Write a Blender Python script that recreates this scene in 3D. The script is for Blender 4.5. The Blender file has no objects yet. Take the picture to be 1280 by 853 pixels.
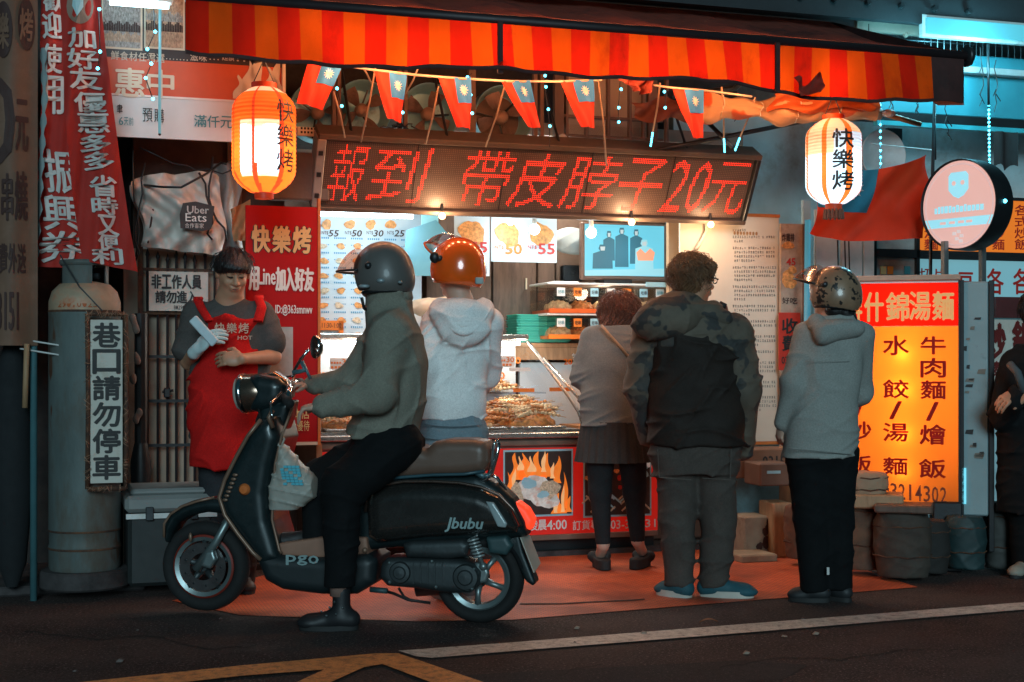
import bpy, math, random
import numpy as np
from mathutils import Vector, Matrix
random.seed(7)
SC = bpy.context.scene
COL = SC.collection
R = math.radians
# ------------------------------------------------------------------ camera, world, sun, exposure
F_PX = 1778.0                      # focal length in photo pixels (50 mm lens)
HOR = 450.0                        # horizon row in the 1280x853 photograph
CAM_H = 1.2
cam_d = bpy.data.cameras.new('camera'); cam = bpy.data.objects.new('camera', cam_d); COL.objects.link(cam)
cam.location = (0, 0, CAM_H); cam.rotation_euler = (R(90), 0, 0)
cam_d.lens = 50; cam_d.sensor_width = 36; cam_d.shift_y = 23.5 / 1280
cam_d.clip_start = .05; cam_d.clip_end = 500
SC.camera = cam
W = bpy.data.worlds.new("World"); SC.world = W; W.use_nodes = True
wn = W.node_tree.nodes; bg = wn['Background']
bg.inputs[0].default_value = (.025, .125, .165, 1); bg.inputs[1].default_value = .20
SUN_STRENGTH = 1.35
sd = bpy.data.lights.new('sun', 'SUN'); so = bpy.data.objects.new('sun', sd); COL.objects.link(so)
sd.energy = SUN_STRENGTH; sd.angle = R(20); sd.color = (.60, .89, 1.0)
so.rotation_euler = (R(75), 0, R(5)); so.location = (3, -3, 6)
SC.view_settings.view_transform = 'Standard'; SC.view_settings.look = 'None'
SC.view_settings.exposure = 0; SC.view_settings.gamma = 1
SC.cycles.max_bounces = 6; SC.cycles.transparent_max_bounces = 10; SC.cycles.sample_clamp_indirect = 4
SC.cycles.use_denoising = True

# ------------------------------------------------------------------ photo pixel -> place
TH = R(18); CT, ST, TT = math.cos(TH), math.sin(TH), math.tan(TH)
D0 = 8.6
def P(px, py, d):
    return Vector(((px - 640) / F_PX * d, d, CAM_H + (HOR - py) / F_PX * d))
def G(px, py):
    d = CAM_H * F_PX / (py - HOR); return Vector(((px - 640) / F_PX * d, d, 0))
def fd(px, w=0.):
    k = (px - 640) / F_PX; return (D0 - w / CT) / (1 - TT * k)
def fu(px, w=0.):
    d = fd(px, w); return ((px - 640) / F_PX * d - w * ST) / CT
def fz(px, py, w=0.):
    return CAM_H + (HOR - py) / F_PX * fd(px, w)
def FB(x0, y0, x1, y1, w=0.):
    xm = (x0 + x1) / 2
    return fu(x0, w), fu(x1, w), fz(xm, y1, w), fz(xm, y0, w)      # u0,u1,z0,z1
FAC = Matrix.Translation((0, D0, 0)) @ Matrix.Rotation(TH, 4, 'Z')
WLD = Matrix.Identity(4)
def fw2w(u, v, z): return FAC @ Vector((u, v, z))

# ------------------------------------------------------------------ materials
MATS = {}
def _nt(name):
    m = bpy.data.materials.new(name); m.use_nodes = True
    nt = m.node_tree; return m, nt, nt.nodes, nt.links, nt.nodes['Principled BSDF']
def c3(c, k=1.): return (c[0] * k, c[1] * k, c[2] * k, 1)
def pm(name, col, rough=.6, metal=0., var=.18, vs=7., bump=.1, bs=60., dirt=None, dirt_amt=.5, ds=3., trans=0., emit=None, es=0.,
       spec=.5, coat=0., sheen=0., alpha=1., bdist=.004, alt=None, alt_s=10., alt_t=.5, scale=(1, 1, 1), grain=0., gs=130.):
    """noise-varied principled material; dirt = second colour in large blotches; alt = hard-edged second colour (camouflage, chipped paint)"""
    if name in MATS: return MATS[name]
    m, nt, N, L, b = _nt(name)
    tc = N.new('ShaderNodeTexCoord'); mp = N.new('ShaderNodeMapping'); mp.inputs['Scale'].default_value = scale
    L.new(tc.outputs['Object'], mp.inputs[0]); v = mp.outputs[0]
    def noise(s, det=5., r=.6):
        n = N.new('ShaderNodeTexNoise'); n.inputs['Scale'].default_value = s; n.inputs['Detail'].default_value = det
        n.inputs['Roughness'].default_value = r; L.new(v, n.inputs['Vector']); return n.outputs['Fac']
    def ramp(fac, p0, p1, a, bb):
        r = N.new('ShaderNodeValToRGB'); r.color_ramp.elements[0].position = p0; r.color_ramp.elements[1].position = p1
        r.color_ramp.elements[0].color = a; r.color_ramp.elements[1].color = bb; L.new(fac, r.inputs[0]); return r.outputs[0]
    def mix(fac, a, bb):
        x = N.new('ShaderNodeMix'); x.data_type = 'RGBA'; L.new(fac, x.inputs['Factor']); L.new(a, x.inputs['A'])
        if isinstance(bb, tuple): x.inputs['B'].default_value = bb
        else: L.new(bb, x.inputs['B'])
        return x.outputs['Result']
    o = ramp(noise(vs), .3, .7, c3(col, 1 - var), c3([min(1, q) for q in col], 1 + var * .6))
    if alt:
        o = mix(ramp(noise(alt_s, 2.), alt_t, alt_t + .03, (0, 0, 0, 1), (1, 1, 1, 1)), o, c3(alt))
    if dirt:
        o = mix(ramp(noise(ds, 9., .72), 1 - dirt_amt - .1, 1 - dirt_amt + .12, (0, 0, 0, 1), (1, 1, 1, 1)), o, c3(dirt))
    if grain:
        g_ = ramp(noise(gs, 2., .8), .32, .68, (1-grain,)*3+(1,), (1+grain,)*3+(1,)); x = N.new('ShaderNodeMix'); x.data_type='RGBA'; x.blend_type='MULTIPLY'; x.inputs['Factor'].default_value=1
        L.new(o,x.inputs['A']); L.new(g_,x.inputs['B']); o = x.outputs['Result']
    L.new(o, b.inputs['Base Color'])
    b.inputs['Metallic'].default_value = metal
    rr = N.new('ShaderNodeMapRange'); rr.inputs[3].default_value = max(.03, rough - .12); rr.inputs[4].default_value = min(1, rough + .12)
    L.new(noise(vs * 3), rr.inputs[0]); L.new(rr.outputs[0], b.inputs['Roughness'])
    b.inputs['Specular IOR Level'].default_value = spec
    if coat: b.inputs['Coat Weight'].default_value = coat; b.inputs['Coat Roughness'].default_value = .06
    if sheen: b.inputs['Sheen Weight'].default_value = sheen
    if bump:
        bp = N.new('ShaderNodeBump'); bp.inputs['Strength'].default_value = bump; bp.inputs['Distance'].default_value = bdist
        L.new(noise(bs, 6.), bp.inputs['Height']); L.new(bp.outputs[0], b.inputs['Normal'])
    if emit: b.inputs['Emission Color'].default_value = c3(emit); b.inputs['Emission Strength'].default_value = es
    if alpha < 1: b.inputs['Alpha'].default_value = alpha
    if trans:
        t = N.new('ShaderNodeBsdfTranslucent'); L.new(o, t.inputs[0]); x = N.new('ShaderNodeMixShader'); x.inputs[0].default_value = trans
        L.new(b.outputs[0], x.inputs[1]); L.new(t.outputs[0], x.inputs[2]); L.new(x.outputs[0], N['Material Output'].inputs[0])
    MATS[name] = m; return m
def em(name, col, s):
    if name in MATS: return MATS[name]
    m, nt, N, L, b = _nt(name); b.inputs['Base Color'].default_value = c3(col, .3)
    b.inputs['Emission Color'].default_value = c3(col); b.inputs['Emission Strength'].default_value = s; MATS[name] = m; return m
def glass(name, col=(.9, .97, 1), a=.12, rough=.05):
    if name in MATS: return MATS[name]
    m, nt, N, L, b = _nt(name); t = N.new('ShaderNodeBsdfTransparent'); t.inputs[0].default_value = c3(col)
    g = N.new('ShaderNodeBsdfGlossy'); g.inputs['Roughness'].default_value = rough; x = N.new('ShaderNodeMixShader'); x.inputs[0].default_value = a
    L.new(t.outputs[0], x.inputs[1]); L.new(g.outputs[0], x.inputs[2]); L.new(x.outputs[0], N['Material Output'].inputs[0]); MATS[name] = m; return m

# ------------------------------------------------------------------ mesh collector
class MB:
    def __init__(s): s.v = []; s.f = []; s.m = []
    def add(s, vs, fs, mi=0):
        o = len(s.v); s.v.extend([tuple(q) for q in vs]); s.f.extend([tuple(i + o for i in f) for f in fs]); s.m.extend([mi] * len(fs)); return s
    def box(s, x0, x1, y0, y1, z0, z1, mi=0, M=None, bev=0.):
        if bev <= 0:
            vs = [Vector(q) for q in ((x0,y0,z0),(x1,y0,z0),(x1,y1,z0),(x0,y1,z0),(x0,y0,z1),(x1,y0,z1),(x1,y1,z1),(x0,y1,z1))]
            fs = [(0,3,2,1),(4,5,6,7),(0,1,5,4),(1,2,6,5),(2,3,7,6),(3,0,4,7)]
        else:
            b = min(bev, abs(x1-x0)/2.1, abs(y1-y0)/2.1, abs(z1-z0)/2.1)
            X=((x0,x0+b),(x1,x1-b)); Y=((y0,y0+b),(y1,y1-b)); Z=((z0,z0+b),(z1,z1-b)); vs=[]; idx={}
            for i in (0,1):
                for j in (0,1):
                    for k in (0,1):
                        idx[i,j,k,0]=len(vs); vs.append(Vector((X[i][0],Y[j][1],Z[k][1])))
                        idx[i,j,k,1]=len(vs); vs.append(Vector((X[i][1],Y[j][0],Z[k][1])))
                        idx[i,j,k,2]=len(vs); vs.append(Vector((X[i][1],Y[j][1],Z[k][0])))
            fs=[]
            for i in (0,1): fs.append([idx[i,0,0,0],idx[i,1,0,0],idx[i,1,1,0],idx[i,0,1,0]])
            for j in (0,1): fs.append([idx[0,j,0,1],idx[1,j,0,1],idx[1,j,1,1],idx[0,j,1,1]])
            for k in (0,1): fs.append([idx[0,0,k,2],idx[1,0,k,2],idx[1,1,k,2],idx[0,1,k,2]])
            for i in (0,1):
                for j in (0,1): fs.append([idx[i,j,0,0],idx[i,j,1,0],idx[i,j,1,1],idx[i,j,0,1]])
                for k in (0,1): fs.append([idx[i,0,k,0],idx[i,1,k,0],idx[i,1,k,2],idx[i,0,k,2]])
            for j in (0,1):
                for k in (0,1): fs.append([idx[0,j,k,1],idx[1,j,k,1],idx[1,j,k,2],idx[0,j,k,2]])
            for i in (0,1):
                for j in (0,1):
                    for k in (0,1): fs.append([idx[i,j,k,0],idx[i,j,k,1],idx[i,j,k,2]])
            c = Vector(((x0+x1)/2,(y0+y1)/2,(z0+z1)/2)); g=[]
            for f in fs:
                p=[vs[i] for i in f]; n=(p[1]-p[0]).cross(p[2]-p[0]); cc=sum(p,Vector())/len(p)-c
                g.append(f if n.dot(cc)>0 else f[::-1])
            fs=g
        if M: vs=[M@q for q in vs]
        return s.add(vs, fs, mi)
    def tube(s, pts, r, n=8, mi=0, caps=True):
        pts=[Vector(p) for p in pts]; rs=r if isinstance(r,(list,tuple)) else [r]*len(pts); vs=[]; fs=[]; up=None
        for i,p in enumerate(pts):
            t=(pts[min(i+1,len(pts)-1)]-pts[max(i-1,0)]).normalized()
            if up is None: up=Vector((0,0,1)) if abs(t.z)<.9 else Vector((1,0,0))
            a=t.cross(up).normalized(); b=a.cross(t).normalized(); up=b
            for k in range(n):
                q=2*math.pi*k/n; vs.append(p+(a*math.cos(q)+b*math.sin(q))*rs[i])
        for i in range(len(pts)-1):
            for k in range(n):
                k2=(k+1)%n; fs.append((i*n+k,i*n+k2,(i+1)*n+k2,(i+1)*n+k))
        if caps: fs.append(tuple(range(n))[::-1]); fs.append(tuple((len(pts)-1)*n+k for k in range(n)))
        return s.add(vs,fs,mi)
    def lathe(s, prof, c=(0,0,0), n=32, axis='Z', mi=0, a0=0., a1=2*math.pi, M=None):
        """prof: list of (r, h)"""
        full=abs(a1-a0-2*math.pi)<1e-6; m=n if full else n+1; vs=[]; fs=[]
        for (r,h) in prof:
            for k in range(m):
                q=a0+(a1-a0)*k/n; x,y=r*math.cos(q),r*math.sin(q)
                w=Vector((x,y,h)) if axis=='Z' else (Vector((x,h,y)) if axis=='Y' else Vector((h,x,y)))
                if M: w=M@w
                vs.append(w+Vector(c))
        for i in range(len(prof)-1):
            for k in range(n):
                k2=(k+1)%m if full else k+1
                f=(i*m+k,i*m+k2,(i+1)*m+k2,(i+1)*m+k); fs.append(f if axis!='Y' else f[::-1])
        return s.add(vs,fs,mi)
    def prism(s, poly, y0, y1, mi=0, M=None):
        """poly: list of (x,z), extruded along y"""
        n=len(poly); ar=sum(poly[i][0]*poly[(i+1)%n][1]-poly[(i+1)%n][0]*poly[i][1] for i in range(n))
        if ar<0: poly=poly[::-1]
        vs=[Vector((p[0],y0,p[1])) for p in poly]+[Vector((p[0],y1,p[1])) for p in poly]
        if M: vs=[M@q for q in vs]
        fs=[tuple(range(n)),tuple(range(2*n-1,n-1,-1))]+[(i,i+n,(i+1)%n+n,(i+1)%n) for i in range(n)]
        return s.add(vs,fs,mi)
    def grid(s, fn, nu, nv, mi=0):
        vs=[fn(i/nu,j/nv) for j in range(nv+1) for i in range(nu+1)]
        fs=[(j*(nu+1)+i,j*(nu+1)+i+1,(j+1)*(nu+1)+i+1,(j+1)*(nu+1)+i) for j in range(nv) for i in range(nu)]
        return s.add(vs,fs,mi)
    def ball(s, c, r, n=12, mi=0, sc=(1,1,1)):
        pr=[(max(1e-4,r*math.sin(math.pi*i/(n//2+1))),-r*math.cos(math.pi*i/(n//2+1))) for i in range(n//2+2)]
        vs0=len(s.v); s.lathe(pr,(0,0,0),n,mi=mi)
        for i in range(vs0,len(s.v)):
            q=s.v[i]; s.v[i]=(q[0]*sc[0]+c[0],q[1]*sc[1]+c[1],q[2]*sc[2]+c[2])
        return s
def frame_of(o):
    while o is not None:
        if 'org' in FR.get(o.name, {}): return FR[o.name]['org']
        o = o.parent
    return Vector((0,0,0))
FR = {}
def finish(me, name, mats, parent, org, smooth, kind=None):
    for m in (mats if isinstance(mats,(list,tuple)) else [mats]): me.materials.append(m)
    if smooth:
        me.polygons.foreach_set('use_smooth', [True]*len(me.polygons))
        if smooth is not True:
            me.set_sharp_from_angle(angle=R(smooth))
    o = bpy.data.objects.new(name, me); COL.objects.link(o)
    if parent is not None: o.parent = parent
    if kind: o['kind'] = kind
    return o
def build(mb, name, mats, parent=None, smooth=False, org=None, kind=None, label=None):
    if parent is not None: org = frame_of(parent)
    org = Vector(org) if org is not None else Vector((0,0,0))
    me = bpy.data.meshes.new(name)
    me.from_pydata([(v[0]-org.x, v[1]-org.y, v[2]-org.z) for v in mb.v], [], mb.f)
    if any(mb.m): me.polygons.foreach_set('material_index', mb.m)
    me.update(); o = finish(me, name, mats, parent, org, smooth, kind)
    if label: o['label'] = label
    return o
def tag(o, label=None, cat=None, group=None, kind=None):
    if label: o['label'] = label
    if cat: o['category'] = cat
    if group: o['group'] = group
    if kind: o['kind'] = kind
    return o
def thing(name, label, cat, org, frame=None, group=None):
    """Empty at the thing's base; parts are written in the coordinates of the frame and shifted by org"""
    frame = FAC if frame is None else frame
    o = bpy.data.objects.new(name, None); COL.objects.link(o); o.empty_display_size = .1
    o.matrix_world = frame @ Matrix.Translation(Vector(org)); FR[o.name] = {'org': Vector(org)}
    return tag(o, label, cat, group)
def solo(mb, name, mats, label, cat, frame=None, org=None, group=None, smooth=False, kind=None):
    frame = FAC if frame is None else frame
    if org is None:
        a = np.array(mb.v); org = Vector(((a[:,0].min()+a[:,0].max())/2, (a[:,1].min()+a[:,1].max())/2, a[:,2].min()))
    o = build(mb, name, mats, None, smooth, org, kind); o.matrix_world = frame @ Matrix.Translation(Vector(org)); FR[o.name] = {'org': Vector(org)}
    return tag(o, label, cat, group, kind)
def copy_tree(o, parent=None):
    c = o.copy(); COL.objects.link(c); c.parent = parent
    if o.name in FR: FR[c.name] = FR[o.name]
    for ch in list(o.children):
        if ch.name in bpy.context.scene.objects: copy_tree(ch, c)
    return c
# ------------------------------------------------------------------ lettering
TXT = {}
def glyphs(s, bold=.0, res=2):
    k = (s, bold, res)
    if k not in TXT:
        c = bpy.data.curves.new('lettering', 'FONT'); c.body = s; c.offset = bold; c.resolution_u = res
        o = bpy.data.objects.new('lettering', c); me = bpy.data.meshes.new_from_object(o)
        a = np.array([v.co[:2] for v in me.vertices]) if len(me.vertices) else np.zeros((0,2))
        TXT[k] = (a, [tuple(p.vertices) for p in me.polygons])
        bpy.data.objects.remove(o); bpy.data.meshes.remove(me); bpy.data.curves.remove(c)
    return TXT[k]
def text(mb, s, box, fn, bold=.0, mi=0, shear=0., keep=False, res=2):
    """fit string s into box (x0,x1,z0,z1); fn(x,z)->3D point"""
    a, f = glyphs(s, min(bold,.003), res)
    if len(a) == 0: return
    mn, mx = a.min(0), a.max(0); x0,x1,z0,z1 = box
    q = (a-mn)/np.maximum(mx-mn,1e-6)
    if len(s)==1:                                  # narrow glyphs (1, :) keep their own shape
        k_ = min(1., max(.12, (mx[0]-mn[0])/(mx[1]-mn[1])*2.1)) if s in '1:.!' else 1.
        q[:,0] = .5+(q[:,0]-.5)*k_
    b_ = max(0., bold-.003)*.72*(z1-z0)
    for k,(dx,dz) in enumerate(((0,0),) if b_ <= 0 else ((0,0),(1,0),(-1,0),(0,.8),(0,-.8))):
        vs = [fn(x0+(x1-x0)*p[0]+shear*(p[1]-.5)*(z1-z0)+dx*b_, z0+(z1-z0)*p[1]+dz*b_) for p in q]
        mb.add([(v[0],v[1]-.00025*k,v[2]) for v in vs], f, mi)
def column(mb, s, x0, x1, z1, z0, fn, gap=.12, **k):
    n = len(s); h = (z1-z0)/n
    for i,ch in enumerate(s):
        if ch==' ': continue
        text(mb, ch, (x0,x1,z1-(i+1)*h+h*gap/2,z1-i*h-h*gap/2), fn, **k)
def row(mb, s, x0, x1, z0, z1, fn, gap=.12, **k):
    n = len(s); w = (x1-x0)/n
    for i,ch in enumerate(s):
        if ch==' ': continue
        text(mb, ch, (x0+i*w+w*gap/2,x0+(i+1)*w-w*gap/2,z0,z1), fn, **k)
def flat(v): return lambda x,z: (x,v,z)
def blob(mb, cx, cz, rx, rz, v, seed, mi=0, n=14, th=.0015):
    rn = random.Random(seed); poly = []; n = max(n, 20); p1,p2,p3 = rn.uniform(0,6),rn.uniform(0,6),rn.uniform(0,6)
    for i in range(n):
        a = 2*math.pi*i/n; k = .92+.11*math.sin(2*a+p1)+.08*math.sin(3*a+p2)+.05*math.sin(7*a+p3); poly.append((cx+math.cos(a)*rx*k, cz+math.sin(a)*rz*k))
    mb.prism(poly, v-th, v, mi)
# ------------------------------------------------------------------ soft solids (distance fields meshed with surface nets)
class Vox:
    def __init__(s, lo, hi, h):
        s.h = h; s.lo = np.array(lo, np.float32); n = np.ceil((np.array(hi)-np.array(lo))/h).astype(int)+1; s.n = n
        s.D = np.full(n, .5, np.float32)
        s.ax = [ (s.lo[i]+np.arange(n[i])*h).astype(np.float32) for i in range(3)]
    def sub(s, lo, hi, m):
        sl = []
        for i in range(3):
            a = int(max(0, math.floor((lo[i]-m-s.lo[i])/s.h))); b = int(min(s.n[i], math.ceil((hi[i]+m-s.lo[i])/s.h)+1))
            if b <= a: return None
            sl.append(slice(a,b))
        return tuple(sl)
    def put(s, fn, lo, hi, k=.02, op='add'):
        sl = s.sub(lo, hi, k+.03 if op=='add' else .0)
        if sl is None: return s
        X = s.ax[0][sl[0]][:,None,None]; Y = s.ax[1][sl[1]][None,:,None]; Z = s.ax[2][sl[2]][None,None,:]
        d = fn(X,Y,Z); D = s.D[sl]
        if op=='add':
            h = np.maximum(k-np.abs(D-d),0)/k; s.D[sl] = np.minimum(D,d)-h*h*k*.25
        else:
            h = np.maximum(k-np.abs(D+d),0)/k; s.D[sl] = np.maximum(D,-d)+h*h*k*.25
        return s
    def cone(s, a, b, ra, rb, k=.02, op='add'):
        a=np.array(a,np.float32); b=np.array(b,np.float32); ab=b-a; L=float(ab@ab)+1e-9
        def fn(X,Y,Z):
            t=np.clip(((X-a[0])*ab[0]+(Y-a[1])*ab[1]+(Z-a[2])*ab[2])/L,0,1)
            return np.sqrt((X-a[0]-t*ab[0])**2+(Y-a[1]-t*ab[1])**2+(Z-a[2]-t*ab[2])**2)-(ra+(rb-ra)*t)
        r=max(ra,rb); return s.put(fn, np.minimum(a,b)-r, np.maximum(a,b)+r, k, op)
    def chain(s, pts, rs, k=.02):
        for i in range(len(pts)-1): s.cone(pts[i],pts[i+1],rs[i],rs[i+1],k)
        return s
    def ell(s, c, r, Rm=None, k=.02, op='add'):
        c=np.array(c,np.float32); r=np.array(r,np.float32); Rm=np.eye(3) if Rm is None else np.array(Rm)
        def fn(X,Y,Z):
            x,y,z=X-c[0],Y-c[1],Z-c[2]; q=[Rm[0][i]*x+Rm[1][i]*y+Rm[2][i]*z for i in range(3)]
            k0=np.sqrt(sum((q[i]/r[i])**2 for i in range(3))); k1=np.sqrt(sum((q[i]/r[i]**2)**2 for i in range(3)))+1e-6
            return k0*(k0-1)/k1
        m=float(r.max()); return s.put(fn,c-m,c+m,k,op)
    def slab(s, poly, c, r, k=.01, y=(0,1), tap=0., op='add'):
        """polygon in x-z, extruded between y[0] and y[1] with edge rounding r"""
        n=len(poly); Pn=np.array(poly,np.float32); ym=(y[0]+y[1])/2; hy=abs(y[1]-y[0])/2
        def fn(X,Y,Z):
            x=X[:,:,0][:, :, None]+0*Z; z=Z+0*X
            x=np.broadcast_to(X,(X.shape[0],1,Z.shape[2])); z=np.broadcast_to(Z,(X.shape[0],1,Z.shape[2]))
            d=np.full(x.shape,9.,np.float32); sg=np.ones(x.shape,np.float32)
            for i in range(n):
                a=Pn[i]; b=Pn[i-1]; ex,ez=b-a; wx,wz=x-a[0],z-a[1]
                t=np.clip((wx*ex+wz*ez)/(ex*ex+ez*ez+1e-9),0,1); d=np.minimum(d,(wx-ex*t)**2+(wz-ez*t)**2)
                c1=z>=a[1]; c2=z<b[1]; c3_=ex*wz>ez*wx; fl=(c1&c2&c3_)|((~c1)&(~c2)&(~c3_)); sg=np.where(fl,-sg,sg)
            d2=np.sqrt(d)*sg; dy=np.abs(Y-ym)-hy+tap*np.maximum(0,-0.0+0*Y)
            a_=d2+r; b_=dy+r
            return np.sqrt(np.maximum(a_,0)**2+np.maximum(b_,0)**2)+np.minimum(np.maximum(a_,b_),0)-r
        lo=(Pn[:,0].min(),min(y),Pn[:,1].min()); hi=(Pn[:,0].max(),max(y),Pn[:,1].max()); return s.put(fn,lo,hi,k,op)
    def loft(s, st, yaw=0., k=.02, ex=2.4, op='add'):
        """stations (z, cx, cy, a, b) along a roughly upright axis; flat ends"""
        st=sorted(st); zs=np.array([q[0] for q in st]); T=np.array([q[1:] for q in st]); c,sn=math.cos(yaw),math.sin(yaw)
        zz=np.linspace(zs[0],zs[-1],60); tab=np.stack([np.interp(zz,zs,T[:,i]) for i in range(4)],1)
        ker=np.array([1,2,3,4,3,2,1.]);ker/=ker.sum(); pad=np.pad(tab,((3,3),(0,0)),'edge'); tab=np.stack([np.convolve(pad[:,i],ker,'valid') for i in range(4)],1)
        def fn(X,Y,Z):
            z=np.clip(Z,zs[0],zs[-1]); cx,cy,a,b=[np.interp(z,zz,tab[:,i]).astype(np.float32) for i in range(4)]
            x=X-cx; y=Y-cy; p=np.abs(x*c+y*sn)/a; q=np.abs(-x*sn+y*c)/b
            d=((p**ex+q**ex)**(1/ex)-1)*np.minimum(a,b)
            dz=np.maximum(Z-zs[-1],zs[0]-Z); return np.maximum(d,dz)
        m=float(max(T[:,2].max(),T[:,3].max()))
        lo=(T[:,0].min()-m,T[:,1].min()-m,zs[0]); hi=(T[:,0].max()+m,T[:,1].max()+m,zs[-1]); return s.put(fn,lo,hi,k,op)
    def plane(s, p, n):
        """cut away the side n points to"""
        p=np.array(p); n=np.array(n,float); n/=np.linalg.norm(n)
        d=(s.ax[0]-p[0])[:,None,None]*n[0]+(s.ax[1]-p[1])[None,:,None]*n[1]+(s.ax[2]-p[2])[None,None,:]*n[2]
        s.D=np.maximum(s.D,d.astype(np.float32)); return s
    def disp(s, fn):
        act=np.abs(s.D)<.06; ix=np.nonzero(act)
        s.D[ix]+=fn(s.ax[0][ix[0]],s.ax[1][ix[1]],s.ax[2][ix[2]]).astype(np.float32); return s
    def mesh(s):
        D=s.D; ins=D<0
        D[0]=D[-1]=.5; D[:,0]=D[:,-1]=.5; D[:,:,0]=D[:,:,-1]=.5; ins=D<0
        n=D.shape; c=np.zeros((n[0]-1,n[1]-1,n[2]-1),np.uint8)
        for i in (0,1):
            for j in (0,1):
                for k in (0,1): c+=ins[i:n[0]-1+i,j:n[1]-1+j,k:n[2]-1+k]
        cells=np.nonzero((c>0)&(c<8)); m=len(cells[0]); idx=np.full(c.shape,-1,np.int32); idx[cells]=np.arange(m)
        C=np.stack(cells,1); corner=[(i,j,k) for i in (0,1) for j in (0,1) for k in (0,1)]
        val={q:D[C[:,0]+q[0],C[:,1]+q[1],C[:,2]+q[2]] for q in corner}
        acc=np.zeros((m,3)); cnt=np.zeros(m)
        for a in corner:
            for ax in range(3):
                if a[ax]: continue
                b=list(a); b[ax]=1; b=tuple(b); va,vb=val[a],val[b]; cr=(va<0)!=(vb<0)
                t=np.where(cr,va/np.where(cr,va-vb,1),0); p=np.zeros((m,3)); p[:]=a; p[:,ax]=t; acc[cr]+=p[cr]; cnt[cr]+=1
        V=s.lo+(C+acc/np.maximum(cnt,1)[:,None])*s.h
        F=[]
        for ax in range(3):
            o1,o2=[(1,2),(2,0),(0,1)][ax]; sl0=[slice(None)]*3; sl1=[slice(None)]*3; sl0[ax]=slice(0,-1); sl1[ax]=slice(1,None)
            e=ins[tuple(sl0)]!=ins[tuple(sl1)]; E=np.stack(np.nonzero(e),1)
            ok=(E[:,o1]>0)&(E[:,o2]>0)&(E[:,o1]<n[o1]-1)&(E[:,o2]<n[o2]-1); E=E[ok]
            st=ins[E[:,0],E[:,1],E[:,2]]
            def cell(d1,d2):
                q=E.copy(); q[:,o1]-=d1; q[:,o2]-=d2; return idx[q[:,0],q[:,1],q[:,2]]
            Q=np.stack([cell(1,1),cell(0,1),cell(0,0),cell(1,0)],1); Q[~st]=Q[~st][:,::-1]; F.append(Q)
        F=np.concatenate(F); return V,F
def vbuild(vx, name, mat, parent, smooth=True, relax=1):
    V,F=vx.mesh()
    for _ in range(relax):
        A=np.zeros_like(V); n=np.zeros(len(V))
        for a,b in ((0,1),(1,2),(2,3),(3,0)):
            for p,q in ((a,b),(b,a)):
                np.add.at(A,F[:,p],V[F[:,q]]); np.add.at(n,F[:,p],1)
        V=V*.5+A/np.maximum(n,1)[:,None]*.5
    org=frame_of(parent); me=bpy.data.meshes.new(name); nv,nf=len(V),len(F)
    me.vertices.add(nv); me.vertices.foreach_set('co',(V-np.array(org)).astype(np.float32).ravel())
    me.loops.add(nf*4); me.loops.foreach_set('vertex_index',F.astype(np.int32).ravel())
    me.polygons.add(nf); me.polygons.foreach_set('loop_start',np.arange(nf,dtype=np.int32)*4)
    me.update(calc_edges=True)
    return finish(me,name,mat,parent,org,smooth)
def wrinkle(amp, ks, seed=0):
    """long narrow creases over soft swells"""
    rn=np.random.RandomState(seed); ph=rn.rand(30)*6
    def fn(x,y,z):
        r=0
        for i,(kx,ky,kz) in enumerate(ks):
            w=.9*np.sin(7*x+5*y-8*z+ph[i])+.45*np.sin(19*z-13*x+ph[i+7])
            u=1-np.abs(np.sin(.5*(kx*x+ky*y+kz*z)+w+ph[i+3])); m=np.clip(.5+.75*np.sin(9*x-6*y+(7+2*i)*z+ph[i+12]),0,1)
            r=r+u**4*m
        sw=np.sin(13*x+9*y+17*z+ph[20])*np.sin(8*z-11*x+ph[21])
        return -amp*(.95*r+.45*sw)
    return fn
# ------------------------------------------------------------------ palette
asphalt = pm('asphalt', (.052,.034,.031), .85, var=.35, vs=3, bump=.9, bs=150, bdist=.008, dirt=(.085,.058,.050), dirt_amt=.46, ds=1.3, grain=.5, gs=70, spec=.3, alt=(.19,.14,.125), alt_s=85, alt_t=.60)
road_white = pm('worn_white_paint', (.66,.60,.52), .7, var=.2, bump=.5, bs=150, grain=.2, dirt=(.18,.14,.12), dirt_amt=.42, ds=26)
road_yellow = pm('worn_yellow_paint', (.80,.33,.10), .7, var=.2, bump=.5, bs=150, grain=.2, dirt=(.2,.09,.05), dirt_amt=.42, ds=22)
concrete = pm('concrete', (.20,.17,.15), .85, var=.25, bump=.5, bs=50, dirt=(.06,.045,.04), dirt_amt=.5, ds=5, bdist=.01)
dark_conc = pm('sooty_concrete', (.07,.06,.06), .85, var=.3, bump=.5, bs=40, dirt=(.025,.02,.02), dirt_amt=.5, ds=4)
black_m = pm('black_painted_metal', (.018,.019,.021), .45, .3, bump=.15)
dark_steel = pm('dark_steel', (.06,.065,.07), .4, .7, bump=.1)
steel = pm('brushed_steel', (.55,.52,.48), .28, .9, var=.15, bump=.15, bs=30, scale=(1,1,14))
chrome = pm('chrome', (.75,.75,.75), .12, 1., var=.05, bump=0)
white_pl = pm('white_plastic', (.68,.68,.66), .45, bump=.08, dirt=(.4,.36,.3), dirt_amt=.35, ds=5)
cream = pm('cream_board', (.72,.62,.47), .6, var=.1, bump=.08)
rust = pm('rusty_iron', (.16,.07,.035), .85, .2, var=.4, bump=.6, bs=90, dirt=(.05,.03,.025), dirt_amt=.5, ds=12)
brown_wood = pm('brown_wood', (.13,.078,.055), .6, var=.35, vs=4, bump=.2, bs=20, scale=(6,6,1), dirt=(.05,.03,.025), dirt_amt=.4)
light_wood = pm('light_wood', (.40,.24,.13), .6, var=.25, bump=.2, bs=20, scale=(6,6,1))
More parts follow.
